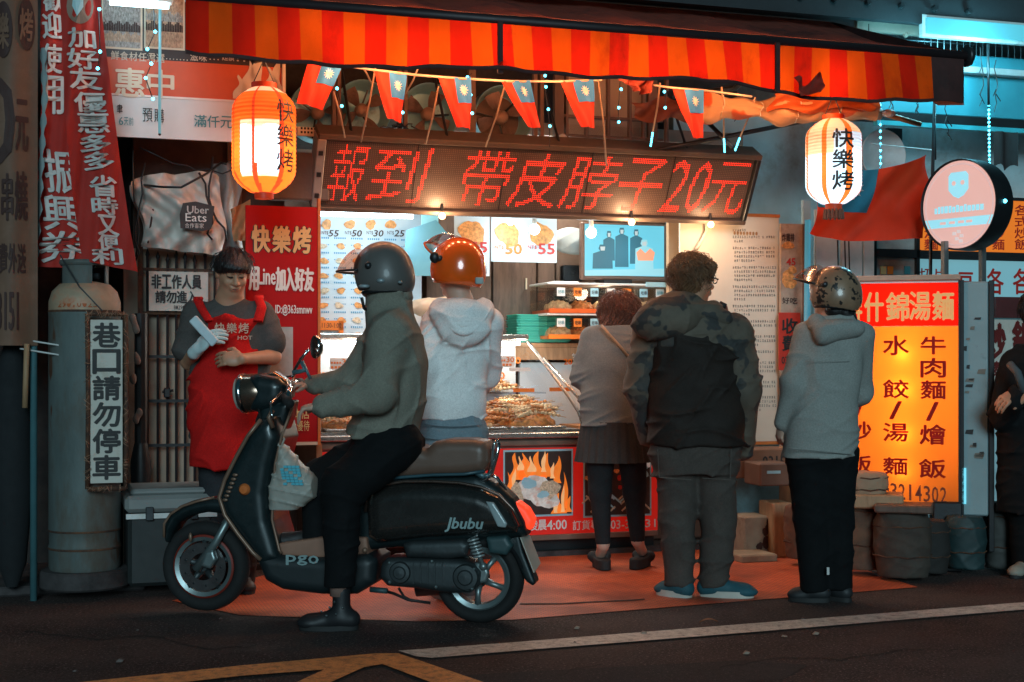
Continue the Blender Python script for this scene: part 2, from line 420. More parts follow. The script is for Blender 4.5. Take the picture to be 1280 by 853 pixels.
bamboo = pm('bamboo', (.45,.30,.19), .6, var=.2)
gold = pm('gold_print', (.75,.50,.20), .5, var=.08, bump=0)
white_pr = pm('white_print', (.78,.76,.72), .5, var=.06, bump=0)
black_pr = pm('black_print', (.02,.018,.018), .6, var=.1, bump=0)
brown_pr = pm('brown_print', (.05,.018,.014), .7, var=.1, bump=0)
red_pr = pm('red_print', (.52,.02,.012), .5, var=.08, bump=0)
orange_pr = pm('orange_print', (.80,.20,.02), .5, var=.08, bump=0)
teal_pr = pm('teal_print', (.05,.26,.30), .6, var=.1, bump=0)
blue_pr = pm('blue_print', (.10,.32,.52), .6, var=.1, bump=0)
food = pm('fried_food', (.62,.24,.06), .55, var=.5, vs=35, bump=.6, bs=120, dirt=(.20,.06,.02), dirt_amt=.42, ds=40)
food_pale = pm('pale_food', (.70,.52,.30), .55, var=.35, vs=40, bump=.6, bs=120, dirt=(.30,.16,.07), dirt_amt=.4, ds=50)
food_pr = pm('printed_food', (.80,.34,.10), .5, var=.5, vs=45, bump=0, dirt=(.35,.12,.04), dirt_amt=.4, ds=60)
food_pr2 = pm('printed_pale_food', (.75,.60,.42), .5, var=.4, vs=60, bump=0, dirt=(.22,.14,.08), dirt_amt=.42, ds=90)
paper = pm('pale_blue_paper', (.66,.76,.82), .55, var=.05, bump=.05, trans=.15)
LED_on = em('lit_red_diode', (1.0, .03, .012), 2.7)

# ------------------------------------------------------------------ ground
mb = MB(); mb.grid(lambda a,b: (-60+120*a, -6+66*b, 0), 12, 8); solo(mb,'road',asphalt,'dark asphalt street in front of the stall','road',WLD,(0,0,0),kind='structure')
def gpoly(name, pts, z, mat, label, cat, n=0):
    mb = MB(); q=[G(*p) for p in pts]; mb.add([(p.x,p.y,z) for p in q],[tuple(range(len(q)))[::-1] if (q[1]-q[0]).cross(q[2]-q[0]).z<0 else tuple(range(len(q)))])
    return solo(mb,name,mat,label,cat,WLD,kind='structure')
# red-orange tiled apron: fine running-bond tile given by the material (each tile is some 4 px)
m, nt, N, L, b = _nt('apron_tile'); tc=N.new('ShaderNodeTexCoord'); mp=N.new('ShaderNodeMapping'); mp.inputs['Rotation'].default_value=(0,0,-TH)
L.new(tc.outputs['Object'],mp.inputs[0]); br=N.new('ShaderNodeTexBrick'); br.inputs['Scale'].default_value=14; br.inputs['Mortar Size'].default_value=.035
br.inputs['Color1'].default_value=(.70,.115,.028,1); br.inputs['Color2'].default_value=(.84,.17,.042,1); br.inputs['Mortar'].default_value=(.30,.08,.05,1)
L.new(mp.outputs[0],br.inputs['Vector']); ns=N.new('ShaderNodeTexNoise'); ns.inputs['Scale'].default_value=2.2; ns.inputs['Detail'].default_value=9; L.new(tc.outputs['Object'],ns.inputs['Vector'])
rp=N.new('ShaderNodeValToRGB'); rp.color_ramp.elements[0].position=.35; rp.color_ramp.elements[0].color=(.42,.34,.34,1); rp.color_ramp.elements[1].position=.6; L.new(ns.outputs['Fac'],rp.inputs[0])
mx=N.new('ShaderNodeMix'); mx.data_type='RGBA'; mx.blend_type='MULTIPLY'; mx.inputs['Factor'].default_value=1; L.new(br.outputs['Color'],mx.inputs['A']); L.new(rp.outputs[0],mx.inputs['B']); L.new(mx.outputs['Result'],b.inputs['Base Color'])
b.inputs['Roughness'].default_value=.55; bp=N.new('ShaderNodeBump'); bp.inputs['Strength'].default_value=.4; bp.inputs['Distance'].default_value=.004; L.new(br.outputs['Fac'],bp.inputs['Height']); bp.invert=True; L.new(bp.outputs[0],b.inputs['Normal'])
apron_m = m
gpoly('tiled_apron',[(1147,735),(960,750),(800,763),(640,776),(520,778),(300,770),(215,752),(330,720),(560,702),(800,676),(960,685),(1060,706)],.004,apron_m,'salmon red tiled paving in front of the food counter','paving')
gpoly('white_line',[(498,816),(640,805.5),(960,780),(1330,751),(1330,760),(960,791),(640,816.5),(540,825),(520,823)],.008,road_white,'long worn white edge line painted on the asphalt','road marking')
gpoly('yellow_marking',[(90,858),(300,836),(470,820.5),(498,820.5),(640,869),(570,869),(478,834),(455,838),(402,862),(360,862),(405,841),(300,849),(150,866)],.012,road_yellow,'worn orange yellow box junction lines in front of the white line','road marking')
for nm,pts,wd in (('crack',[(30,790),(120,800),(190,796),(260,812),(330,808)],.010),('crack',[(900,836),(980,822),(1050,826),(1130,812),(1210,815)],.008),('crack',[(700,846),(720,836),(760,832)],.007)):
    q=[G(*p) for p in pts]; vs=[]; rn_=random.Random(len(pts))
    for i in range(len(q)-1):
        for k in range(6):
            p_=q[i].lerp(q[i+1],k/6)+Vector((0,rn_.uniform(-.02,.02),0)); vs+=[(p_.x,p_.y-wd*rn_.uniform(.3,1),.0035),(p_.x,p_.y+wd*rn_.uniform(.3,1),.0035)]
    mb=MB(); mb.add(vs,[(2*i,2*i+2,2*i+3,2*i+1) for i in range(len(vs)//2-1)]); solo(mb,nm,pm('crack_dirt',(.012,.009,.008),.95,bump=0),'thin dark crack in the asphalt','crack',WLD,kind='structure')
q=[G(*p) for p in ((560,846),(700,838),(930,826),(1010,832),(980,850),(760,866),(560,868))]; mb=MB(); mb.add([(p.x,p.y,.002) for p in q],[tuple(range(len(q)))[::-1]]); solo(mb,'asphalt_patch',pm('patched_asphalt',(.028,.020,.020),.9,bump=.9,bs=150,bdist=.008,grain=.5,gs=70,alt=(.12,.09,.08),alt_s=85,alt_t=.64),'darker patch of newer asphalt at the bottom of the street','asphalt patch',WLD,kind='structure')
rn_=random.Random(77)
for i in range(14):
    p=G(rn_.uniform(60,1240),rn_.uniform(742,846)); s_=rn_.uniform(.006,.016); mb=MB(); mb.prism([(p.x-s_,0),(p.x+s_*.6,.0),(p.x+s_,s_*.5),(p.x-s_*.2,s_*.8)],p.y-s_*.6,p.y+s_*.7); mb.v=[(v[0],v[1],v[2]+.006) for v in mb.v]
    solo(mb,'litter_scrap',pm('litter_scrap',(.30,.22,.17),.8) if i%2 else pm('small_stone',(.14,.11,.10),.9),'tiny scrap lying on the street','scrap',WLD,group='tiny scraps and stones scattered on the street')
# crack and leaf
mb = MB(); pts=[G(650,757),G(700,756.5),G(742,754.5),G(790,752),(G(806,751))]
vs=[];fs=[]
for i,p in enumerate(pts): vs+= [(p.x,p.y-.008*(1+i%2),.0065),(p.x,p.y+.012*(1+(i+1)%2),.0065)]
mb.add(vs,[(2*i,2*i+2,2*i+3,2*i+1) for i in range(len(pts)-1)]); solo(mb,'crack',pm('crack_dirt',(.03,.02,.018),.9),'thin dark crack running across the tiled apron','crack',WLD,kind='structure')
mb = MB(); p=G(886,783); mb.grid(lambda a,c:(p.x+(a-.5)*.085,p.y+(c-.5)*.04*math.sin(math.pi*a)+.0,.016+.014*math.sin(3*a)+.008*abs(c-.5)),6,4); solo(mb,'dry_leaf',pm('dry_leaf',(.30,.12,.05),.7),'small curled brown leaf lying on asphalt between apron and white line','leaf',WLD,smooth=True)
# pavement strip under the shop and kerb at the left
mb = MB(); mb.box(-6,fu(180,.45),-.55,1.3,0,.05,bev=.01); solo(mb,'pavement',dark_conc,'low dark concrete pavement along the left shopfront','pavement',kind='structure')
mb = MB(); mb.box(fu(180,.2)+.01,7,-.02,3.,0,.035); solo(mb,'stall_floor',dark_conc,'dark floor slab under the stall','floor',kind='structure')

# ------------------------------------------------------------------ walls of the shop
wall_dark = pm('dark_grimy_wall',(.055,.045,.04),.85,var=.3,bump=.3,bs=30,dirt=(.02,.018,.018),dirt_amt=.5)
kit_wall = pm('kitchen_wall',(.20,.13,.095),.6,var=.3,bump=.15,dirt=(.09,.055,.045),dirt_amt=.45,ds=3)
b_root = thing('shop_building','narrow shop room behind the food counter with brown rear wall','building',(fu(600),1.0,0))
V0=1.15                                        # back wall of the kitchen
uL, uR = fu(300,-.2), fu(845,-V0)
mb = MB(); mb.box(uL-.6,uR+1.4,V0,V0+.12,0,3.6); build(mb,'rear_wall',kit_wall,b_root)
mb = MB(); mb.box(uL-.08,uL,.12,V0,0,2.9); build(mb,'side_wall',kit_wall,b_root)
mb = MB(); mb.box(-6,fu(168,0),.32,.45,0,3.9); build(mb,'side_wall',wall_dark,b_root)
mb = MB(); mb.box(-6,fu(960,-.3),.75,.9,2.55,4.4); build(mb,'upper_wall',wall_dark,b_root)
mb = MB(); mb.box(uL-.1,fu(846,-V0)+.1,.32,V0,2.62,2.70); build(mb,'ceiling',pm('kitchen_ceiling',(.25,.2,.16),.8),b_root)
mb = MB(); mb.box(-7,9,-.12,1.4,3.46,3.62); mb.box(-7,9,-.16,-.10,3.40,3.66)
build(mb,'eave',pm('black_eave',(.02,.022,.025),.7,bump=.3),b_root)
for i in range(7):
    mb=MB(); x=fu(960+i*42,.2); mb.lathe([(.0001,-.03),(.018,-.03),(.022,0),(.012,.012),(.0001,.014)],(x,-.18,3.50),8,'Y'); build(mb,'bolt',dark_steel,b_root)
# lower wall below the counter line behind everything and wooden wall left of the posters
# ------------------------------------------------------------------ neighbour building at right
nb = thing('neighbour_building','pale blue plastered building at the right with blue fascia','building',(fu(1200,-.6),.6,0))
plaster = pm('pale_blue_plaster',(.40,.60,.64),.75,var=.12,bump=.2,bs=20,dirt=(.25,.28,.27),dirt_amt=.4,ds=3)
w_=-.45
mb=MB(); mb.box(fu(842,w_),fu(1320,w_)+2,.45,.57,0,2.9); build(mb,'wall',plaster,nb)
u0,u1,z0,z1=FB(1075,98,1400,152,-.05); mb=MB(); mb.box(u0-.1,u1,.05,.11,z0+.02,z1+.15,bev=.01); build(mb,'fascia',pm('cyan_fascia',(.05,.34,.42),.5,var=.1,bump=.05),nb)
mb=MB(); mb.box(u0-.1,u1,.02,.12,z0-.04,z0+.018); build(mb,'beam',black_m,nb)
mb=MB(); mb.box(u0+.1,u1,.0,.05,z0-.075,z0-.045); build(mb,'gutter',pm('cyan_gutter',(.06,.45,.52),.4),nb)
mb=MB(); mb.box(fu(1050,-.9),fu(1400,-.9),1.0,1.1,2.9,4.3); build(mb,'upper_wall',pm('upper_plaster',(.38,.48,.50),.8,var=.15,bump=.2),nb)
mb=MB(); uu0,uu1,zz0,zz1=FB(1085,86,1400,94,.0); mb.box(uu0,uu1,-.02,.06,zz0,zz1,bev=.004); build(mb,'rail',pm('pale_rail',(.55,.6,.6),.5),nb)
# mesh railing
rt=thing('mesh_railing','wire mesh guard above the blue fascia at top right','railing',(fu(1150),.15,2.9))
for k,zz in enumerate((0.06,.12,.18,.24,.32,.40)):
    mb=MB(); x0=fu(1075+k*1,-.15); mb.tube([(x0-.1,.15,2.98+zz-.02),(fu(1190,-.15),.16,2.97+zz),(fu(1400,-.15),.15,2.98+zz)],.004,5); build(mb,'wire',dark_steel,rt)
for i in range(34):
    x=fu(1072,-.15)+i*.052; mb=MB(); mb.tube([(x,.155,2.98),(x+.003,.155,3.40)],.0028,4); build(mb,'wire',dark_steel,rt)
# grey gutter piece under the eave at (1070-1155, 28-45)
u0,u1,z0,z1=FB(1070,28,1154,42,.05); mb=MB(); mb.box(u0,u1,-.06,-.02,z0,z1,bev=.006); mb.ball(((u0+u1)/2+.12,-.05,z0),.02,8)
solo(mb,'broken_gutter',pm('brown_gutter',(.22,.17,.13),.7,bump=.3),'short brown gutter piece above the wire mesh','gutter')
# lit strip lamp at the top right (the cyan glow of the photograph)
u0,u1,z0,z1=FB(1156,34,1300,50,.16)
tl=thing('strip_lamp','cyan lit strip lamp under the dark eave at top right','lamp',((u0+u1)/2,-.15,z0))
mb=MB(); mb.box(u0,u1,-.19,-.165,z0+.01,z1+.03,bev=.004); build(mb,'lamp_tube',em('cyan_tube',(.12,.60,.72),.7),tl)
mb=MB(); mb.box(u0-.02,u1+.02,-.162,-.125,z0-.01,z1+.05); build(mb,'housing',white_pl,tl)
def lamp(name, pos, watt, col, size, parent=None, kind='POINT', frame=None):
    l=bpy.data.lights.new(name,kind); l.energy=watt; l.color=col
    if kind=='POINT': l.shadow_soft_size=size
    else: l.shape='RECTANGLE'; l.size,l.size_y=size
    o=bpy.data.objects.new(name,l); COL.objects.link(o)
    if parent is not None:
        o.parent=parent; o.location=Vector(pos)-frame_of(parent)
    else: o.location=FAC@Vector(pos)
    return o
CYAN=(.22,.80,1.0); COOL=(.62,.88,1.0); WARM=(1.0,.50,.20); AMB=(1.0,.36,.10)
lamp('tube_light',((u0+u1)/2-.1,-.34,z0-.10),17,CYAN,.08,tl)
lamp('tube_light',((u0+u1)/2-.62,-.34,z0-.12),11,CYAN,.08,tl); lamp('tube_light',((u0+u1)/2-.2,.08,z0+.02),10,CYAN,.06,tl)  # the light behind the housing is added to brighten the upper wall

# ------------------------------------------------------------------ awning
AW=1.3; ZB=2.665; ZT=2.905
ua,ub=fu(232,AW),fu(1205,AW)
aw=thing('awning','red and orange striped awning with dark canvas top stretched over the stall','awning',((ua+ub)/2,-.6,ZB))
c_red=pm('red_stripe_cloth',(.50,.016,.005),.85,var=.25,vs=4,bump=.2,bs=150,trans=.36,spec=.1,dirt=(.20,.012,.006),dirt_amt=.36,ds=5,scale=(1,1,.5)); c_or=pm('orange_stripe_cloth',(.56,.080,.005),.85,var=.25,vs=4,bump=.2,bs=150,trans=.36,spec=.1,dirt=(.33,.035,.006),dirt_amt=.36,ds=5,scale=(1,1,.5))
c_mar=pm('maroon_canvas',(.055,.016,.014),.8,var=.3,bump=.25,bs=30,dirt=(.02,.01,.01),dirt_amt=.4)
nst=int(round((ub-ua)/.1075)); sw=(ub-ua)/nst
mb=MB()
def vz(u,t):
    k=(u-ua)/(ub-ua); sag=-.020*math.sin(k*math.pi*3)-.012*math.sin(k*17)-.005*math.sin(k*83)
    return (u,-AW+.035*math.sin(u*5.5+1)*(1-t)+.006*math.sin(u*31)*(1-t)-.02*(1-t),ZB+sag*(1-t)+(ZT-ZB)*t)
for i in range(nst):
    mi=(2 if i>=nst-2 else i%2); x=ua+i*sw
    mb.grid(lambda a,c,x=x: vz(x+a*sw,c),3,4,mi)
build(mb,'valance',[c_red,c_or,c_mar],aw,True)
mb=MB(); mb.grid(lambda a,c: tuple(Vector(vz(ua+(ub-ua)*a,0))+Vector((0,-.004,-.014+.018*c))),80,1); mb.grid(lambda a,c: tuple(Vector(vz(ua+(ub-ua)*(1-a),0))+Vector((0,.004,-.014+.018*c))),80,1); build(mb,'hem',c_mar,aw,True)
for px in (622,967):
    x=fu(px,AW); mb=MB(); mb.box(x-.013,x+.013,-AW-.05,-AW-.036,ZB-.02,ZT+.0); build(mb,'seam',c_mar,aw)
mb=MB(); mb.tube([(ua,-AW+.02,ZT+.02),(ub+.03,-AW+.02,ZT+.02)],.030,12); build(mb,'front_bar',pm('awning_bar',(.03,.018,.02),.5,.3),aw,True)
mb=MB(); mb.lathe([(.0001,0),(.055,0),(.06,.012),(.055,.03),(.0001,.03)],(ub+.02,-AW+.02,ZT+.02),16,'X'); build(mb,'end_cap',dark_steel,aw,True)
ZK=3.45; VK=.16
def canv(a,c): 
    return (ua+(ub-ua)*a, -AW+.01+(VK+AW)*c, ZT+.05+(ZK-ZT-.05)*c-.05*math.sin(math.pi*c)*(1+.4*math.sin(a*40))+.006*math.sin(a*230)*math.sin(math.pi*c))
mb=MB(); mb.grid(canv,120,8); build(mb,'canvas',pm('dark_canvas',(.22,.055,.035),.75,var=.35,vs=3,bump=.2,bs=40,dirt=(.03,.012,.012),dirt_amt=.45,trans=.3),aw,True)
mb=MB(); mb.add([(ub,-AW,ZB-.02),(ub,-AW,ZT+.03),(ub,VK,ZK),(ub,-AW+.25,ZB+.02)],[(0,1,2,3)]); build(mb,'side_flap',c_mar,aw)
for px in (300,900):
    x=fu(px,0.6); mb=MB(); mb.tube([(x,-AW+.03,ZT-.03),(x+.15,-.5,ZB+.16),(x,.05,ZB+.2)],.018,8); build(mb,'folding_arm',dark_steel,aw)
# warm lamps hung under the awning, behind the valance
for i,px in enumerate((345,410,475,540,605,678,752,828,905,985)):
    x=fu(px,.75); bt=thing('awning_bulb','warm bulb hidden behind the striped valance, number from the left end: '+('first','second','third','fourth','fifth','sixth','seventh','eighth','ninth','tenth')[i],'bulb',(x,-1.12,ZT-.02),group='warm bulbs hidden behind the striped valance')
    mb=MB(); mb.ball((x,-1.12,ZB+.09),.022,12,sc=(1,1,1.15)); build(mb,'glass_bulb',em('warm_bulb',(1,.42,.14),8),bt,True)
    mb=MB(); mb.tube([(x,-1.12,ZB+.10),(x,-1.12,ZT+.06)],.014,8); build(mb,'socket',black_m,bt)
    lamp('bulb_light',(x,-1.11,ZB+.055),3 if i==0 else 9,(1.0,.42,.17),.05,bt)

# ------------------------------------------------------------------ LED sign
u0,u1=fu(400,.0),fu(925,.0); zb_,zt_=2.10,2.487
LH=.41
tilt=Matrix.Translation((0,0,zb_))@Matrix.Rotation(R(30),4,'X')     # leans forward at the top
def led(x,z,y=0.): return tuple(tilt@Vector((x,y-.02,z)))
ls=thing('led_sign','long brown scrolling sign with red dot letters above the counter','sign',((u0+u1)/2,0,zb_))
Mt=tilt
mb=MB(); mb.box(u0,u1,0,.11,0,LH,M=Mt); build(mb,'casing',pm('brown_led_case',(.11,.065,.048),.55,bump=.1),ls)
mb=MB(); mb.box(u0-.05,u1+.03,-.035,.12,LH+.002,LH+.035,M=Mt,bev=.004); mb.box(u0-.05,u1+.03,-.035,.12,-.03,-.002,M=Mt,bev=.004); build(mb,'frame_rail',pm('led_rail',(.14,.10,.075),.5,.2),ls)
mb=MB(); mb.box(u0-.055,u0-.004,-.035,.12,-.002,LH+.002,M=Mt,bev=.004); build(mb,'end_plate',pm('grey_end_plate',(.42,.40,.37),.5,.3),ls)
for i in range(3):
    mb=MB(); mb.box(u0-.045,u0-.02,-.047,-.036,.06+i*.13,.085+i*.13,M=Mt); build(mb,'clip',dark_steel,ls)
mb=MB(); mb.box(u1+.004,u1+.03,-.035,.12,-.002,LH+.002,M=Mt,bev=.004); build(mb,'end_plate',dark_steel,ls)
pit=.0121; nx=int((u1-u0-.02)/pit); nz=int((LH-.02)/pit)
lit=np.zeros((nx,nz),bool)
tb=MB(); S=LH
def ledrow(s,px0,px1,z0=.07,z1=.93,sh=.16,bold=-.008):
    a0=(px0-408)/(932-408)*(u1-u0)+u0; a1=(px1-408)/(932-408)*(u1-u0)+u0
    text(tb,s,(a0,a1,z0*LH,z1*LH),lambda x,z:(x,0,z),bold=.0,shear=sh)
for s,p0,p1 in (('報',417,455),('到',462,526),('帶',568,626),('皮',630,690),('脖',694,758),('子',762,818),('2',824,850),('0',853,878),('元',880,932)): ledrow(s,p0,p1)
va=np.array(tb.v)[:,[0,2]]; gx=u0+.012+np.arange(nx)*pit; gz=.012+np.arange(nz)*pit; GX,GZ=np.meshgrid(gx,gz,indexing='ij')
for f in tb.f:
    for t in range(1,len(f)-1):
        a,b2,c2=va[f[0]],va[f[t]],va[f[t+1]]; i0=max(0,int((min(a[0],b2[0],c2[0])-u0-.012)/pit)-1); i1=min(nx,int((max(a[0],b2[0],c2[0])-u0-.012)/pit)+2)
        if i1<=i0: continue
        x=GX[i0:i1]; z=GZ[i0:i1]
        def e(p,q): return (q[0]-p[0])*(z-p[1])-(q[1]-p[1])*(x-p[0])
        d1,d2,d3=e(a,b2),e(b2,c2),e(c2,a); lit[i0:i1]|=((d1>=0)&(d2>=0)&(d3>=0))|((d1<=0)&(d2<=0)&(d3<=0))
on=MB(); off=MB()
for i in range(nx):
    for j in range(nz):
        q=pit*.36 if lit[i,j] else pit*.30; m_=on if lit[i,j] else off; y=.014 if lit[i,j] else .0175
        m_.add([led(gx[i]-q,gz[j],y),led(gx[i],gz[j]-q,y),led(gx[i]+q,gz[j],y),led(gx[i],gz[j]+q,y)],[(0,1,2,3)])
o=build(on,'lit_diode',LED_on,ls,kind='stuff'); o=build(off,'unlit_diode',pm('unlit_diode',(.22,.12,.08),.3,spec=.8,bump=0),ls,kind='stuff')
for i in range(1,5):
    mb=MB(); x=u0+(u1-u0)*i/5; mb.box(x-.0015,x+.0015,-.004,-.001,0,LH,M=Mt); build(mb,'panel_joint',black_m,ls)
for px in (440,560,700,860):
    x=fu(px,.2); mb=MB(); mb.tube([(x,-.2,zb_+LH*.87+.02),(x,.1,2.9)],.009,6); build(mb,'hanger',dark_steel,ls)
# grey boxed panel left of the LED sign
u0,u1,z0,z1=FB(338,190,412,250,.05); mb=MB(); mb.box(u0,u1,-.05,.05,z0,z1,bev=.01); solo(mb,'fuse_box',pm('grey_fibreboard',(.15,.12,.10),.8,bump=.3),'dull grey fuse box between left lantern and the lit sign','box')
vt=thing('vent_strip','cream perforated vent strip above the grey box panel','vent',(fu(368,.1),-.1,2.55))
u0,u1,z0,z1=FB(371,160,421,171,.1); mb=MB(); mb.box(u0,u1,-.11,-.09,z0,z1,bev=.003); build(mb,'plate',cream,vt)
for i in range(11):
    for j in range(2):
        mb=MB(); x=u0+.02+i*(u1-u0-.03)/10.5; z=z0+.014+j*.022; mb.box(x,x+.011,-.113,-.1105,z,z+.012); build(mb,'slot',black_m,vt)

# ------------------------------------------------------------------ exhaust fans above the sign
shroud=pm('teal_fan_shroud',(.30,.56,.60),.5,.3,var=.2,bump=.15,dirt=(.12,.09,.07),dirt_amt=.35,ds=8); blade_m=pm('brown_fan_blade',(.24,.15,.12),.5,.2,var=.3,bump=.1,dirt=(.08,.05,.04),dirt_amt=.45,ds=9)
frame_m=pm('fan_frame_wood',(.17,.10,.07),.7,bump=.2)
for (px,py,rp,lab,rot) in ((398,140,36,'dusty exhaust fan half hidden behind the first red flag',.2),(453,137,35,'exhaust fan between the first and second hanging flags',.6),(536,142,36,'exhaust fan between the second and third hanging flags',1.1),(628,146,37,'darkest exhaust fan behind the fourth hanging flag',.4)):
    w=-.18; x=fu(px,w); z=fz(px,py,w); r=rp/F_PX*fd(px,w)
    ft=thing('exhaust_fan',lab,'fan',(x,-w,z-r),group='round exhaust fans above the sign')
    mb=MB(); mb.lathe([(r,-.03),(r*1.03,-.04),(r*1.03,.10),(r*.97,.12),(r*.80,.12),(r*.80,.125),(r*.98,.02),(r,-.03)],(x,-w,z),36,'Y'); build(mb,'shroud',shroud,ft,40)
    mb=MB(); mb.lathe([(r*.99,.13),(.001,.14)],(x,-w,z),28,'Y'); build(mb,'back_plate',shroud if px!=628 else frame_m,ft)
    for k in range(4):
        a=rot+k*math.pi/2; mb=MB()
        def bl(s_,t_,a=a):
            rr=.035+(r*.86-.035)*s_; wd=(.35+.55*math.sin(min(1,s_+.12)*2.4))*.78; q=a+(t_-.5)*wd; return (x+rr*math.cos(q),-w+.035+(t_-.5)*.05-.008*s_,z+rr*math.sin(q))
        mb.grid(bl,6,5); build(mb,'blade',blade_m,ft,True)
    mb=MB(); mb.lathe([(.001,-.012),(r*.16,-.008),(r*.235,.01),(r*.235,.05),(.001,.06)],(x,-w,z),20,'Y'); build(mb,'hub',pm('tan_fan_hub',(.32,.20,.14),.45,.2),ft,50)
    for k in range(3):
        mb=MB(); a=rot*2+k*2.09; mb.tube([(x+r*.2*math.cos(a),-w+.09,z+r*.2*math.sin(a)),(x+r*.98*math.cos(a),-w+.09,z+r*.98*math.sin(a))],.006,5); build(mb,'strut',dark_steel,ft)
# wooden frames between the fans, loose cable tangle
for px in (412,418,493,500,580,584,660,668):
    mb=MB(); x=fu(px,-.2); mb.box(x-.011,x+.011,.05,.09,2.50,3.0); solo(mb,'window_mullion',frame_m,'brown upright above the sign, '+{412:'left of the first fan gap',418:'just left of the second fan',493:'left one of the pair between second and third fan',500:'right one of the pair between second and third fan',580:'left one of the pair before the dark fan',584:'right one of the pair before the dark fan',660:'left one of the pair after the dark fan',668:'right one of the pair after the dark fan'}[px],'upright',group='uprights between the fans')
rn=random.Random(3)
mb=MB()
for k in range(7):
    x=fu(482+k*5,.0); mb.tube([(x+rn.uniform(-.03,.03)+.05*math.cos(a*.8),-.0+.02*math.sin(a),2.545+.03*math.sin(a*.8+k)+.01*k*.4) for a in range(9)],.004,5)
solo(mb,'cable_coil',black_m,'tangled black cable lying on the sign between two fans','cable',smooth=True)
# barred window behind the flags, px 690-840
wt=thing('barred_window','pale frosted window with dark bars above the sign','window',(fu(760,-.25),.25,2.5))
u0,u1,z0,z1=FB(708,110,815,185,-.3); mb=MB(); mb.box(u0,u1,.32,.34,z0-.1,z1+.15); build(mb,'pane',pm('frosted_pane',(.50,.42,.33),.4,var=.12,bump=.05),wt)
for px in (698,708,733,760,787,804,815,833): mb=MB(); x=fu(px,-.25); ww=.03 if px in (698,815) else .008; mb.box(x-ww,x+ww,.23,.27,z0-.1,z1+.15); build(mb,'bar',frame_m,wt)
for py in (148,172): mb=MB(); zz=fz(760,py,-.25); mb.box(u0-.05,u1+.05,.235,.265,zz-.008,zz+.008); build(mb,'cross_bar',frame_m,wt)
mb=MB(); u_,_,z_,_z=FB(690,176,735,187,-.05); mb.box(u_,u_+.2,.0,.1,z_,_z,bev=.012); mb.ball((u_+.05,.0,z_+.05),.035,8); solo(mb,'rag',white_pl,'crumpled whitish rag on top of the sign under the window','rag')
# ------------------------------------------------------------------ flags on a cord
flag_red=pm('flag_red_cloth',(.80,.04,.012),.75,var=.1,bump=.1,bs=200,trans=.45); flag_blue=pm('flag_blue_cloth',(.05,.30,.80),.75,var=.1,bump=.1,bs=200,trans=.5); flag_white=pm('flag_white_cloth',(.85,.85,.82),.7,var=.05,bump=0,trans=.5)
BW=.95
def drape(pts, w):
    """corner pixels (top-left, top-right, bottom-right, bottom-left) -> point on a waving cloth in the facade frame"""
    c=[Vector((fu(px,w),-w,fz(px,py,w))) for px,py in pts]
    def f(s,t,off=0.):
        p=(c[0]*(1-s)+c[1]*s)*(1-t)+(c[3]*(1-s)+c[2]*s)*t
        wv=.018*math.sin(6*s+3*t+pts[0][0])*t+.008*math.sin(15*s-4*t)
        return Vector((p.x,p.y-wv-off,p.z))
    return f
flags=[([(386,74),(428,82),(404,137),(371,129)],(.42,1.0,.0,.48),'leftmost hanging flag, tilted outwards, before the first fan'),
 ([(468,89),(508,94),(502,153),(484,148)],(.45,1,0,.52),'second hanging flag from the left, between two fans'),
 ([(548,98),(588,97),(589,162),(571,158)],(.48,1,0,.50),'third hanging flag from the left, right of the second fan'),
 ([(627,102),(662,101),(675,160),(658,159)],(.35,1,0,.46),'fourth hanging flag from the left, over the dark fan'),
 ([(700,101),(741,100),(745,160),(727,159)],(.38,1,0,.46),'fifth hanging flag, in front of the pale barred window'),
 ([(841,112),(879,113),(878,173),(865,172)],(.38,1,0,.48),'rightmost hanging flag on the cord, beside the bunched cloth')]
def put_sun(mb,f,c,r,asp=1.,off=.008):
    """twelve-rayed white sun"""
    n=24; pts=[]
    for i in range(n):
        a=2*math.pi*i/n; q=r if i%2==0 else r*.55; pts.append(tuple(f(c[0]+q*math.cos(a)*asp,c[1]+q*math.sin(a),off)))
    mb.add([tuple(f(c[0],c[1],off))]+pts,[(0,1+(i+1)%n,1+i) for i in range(n)])
for pts,(s0,s1,t0,t1),lab in flags:
    f=drape(pts,BW); o=f(.5,0); r=thing('hanging_flag',lab,'flag',(o.x,o.y,f(.5,1).z),group='red flags with a white sun hung on the cord')
    mb=MB(); mb.grid(lambda a,c:tuple(f(a,1-c)),10,10); build(mb,'red_field',flag_red,r,True)
    mb=MB(); mb.grid(lambda a,c:tuple(f(s0+(s1-s0)*a,t1-(t1-t0)*c,.004)),6,6); build(mb,'blue_canton',flag_blue,r,True)
    mb=MB(); put_sun(mb,f,((s0+s1)/2,(t0+t1)/2),.125,1.35); build(mb,'white_sun',flag_white,r)
mb=MB(); pts=[(380,73),(428,82),(470,88),(520,94),(570,98),(640,102),(700,102),(750,100),(752,100)]
mb.tube([(fu(a,BW),-BW,fz(a,b_,BW)) for a,b_ in pts],.007,6); solo(mb,'flag_cord',pm('cord',(.42,.30,.22),.8),'pale cord holding the first five hanging flags','cord',smooth=True)
mb=MB(); pts=[(812,106),(841,110),(880,113),(940,121)]
mb.tube([(fu(a,BW),-BW,fz(a,b_,BW)) for a,b_ in pts],.006,6); solo(mb,'flag_cord',pm('cord',(.42,.30,.22),.8),'short pale cord holding the rightmost hanging flag','cord',smooth=True)
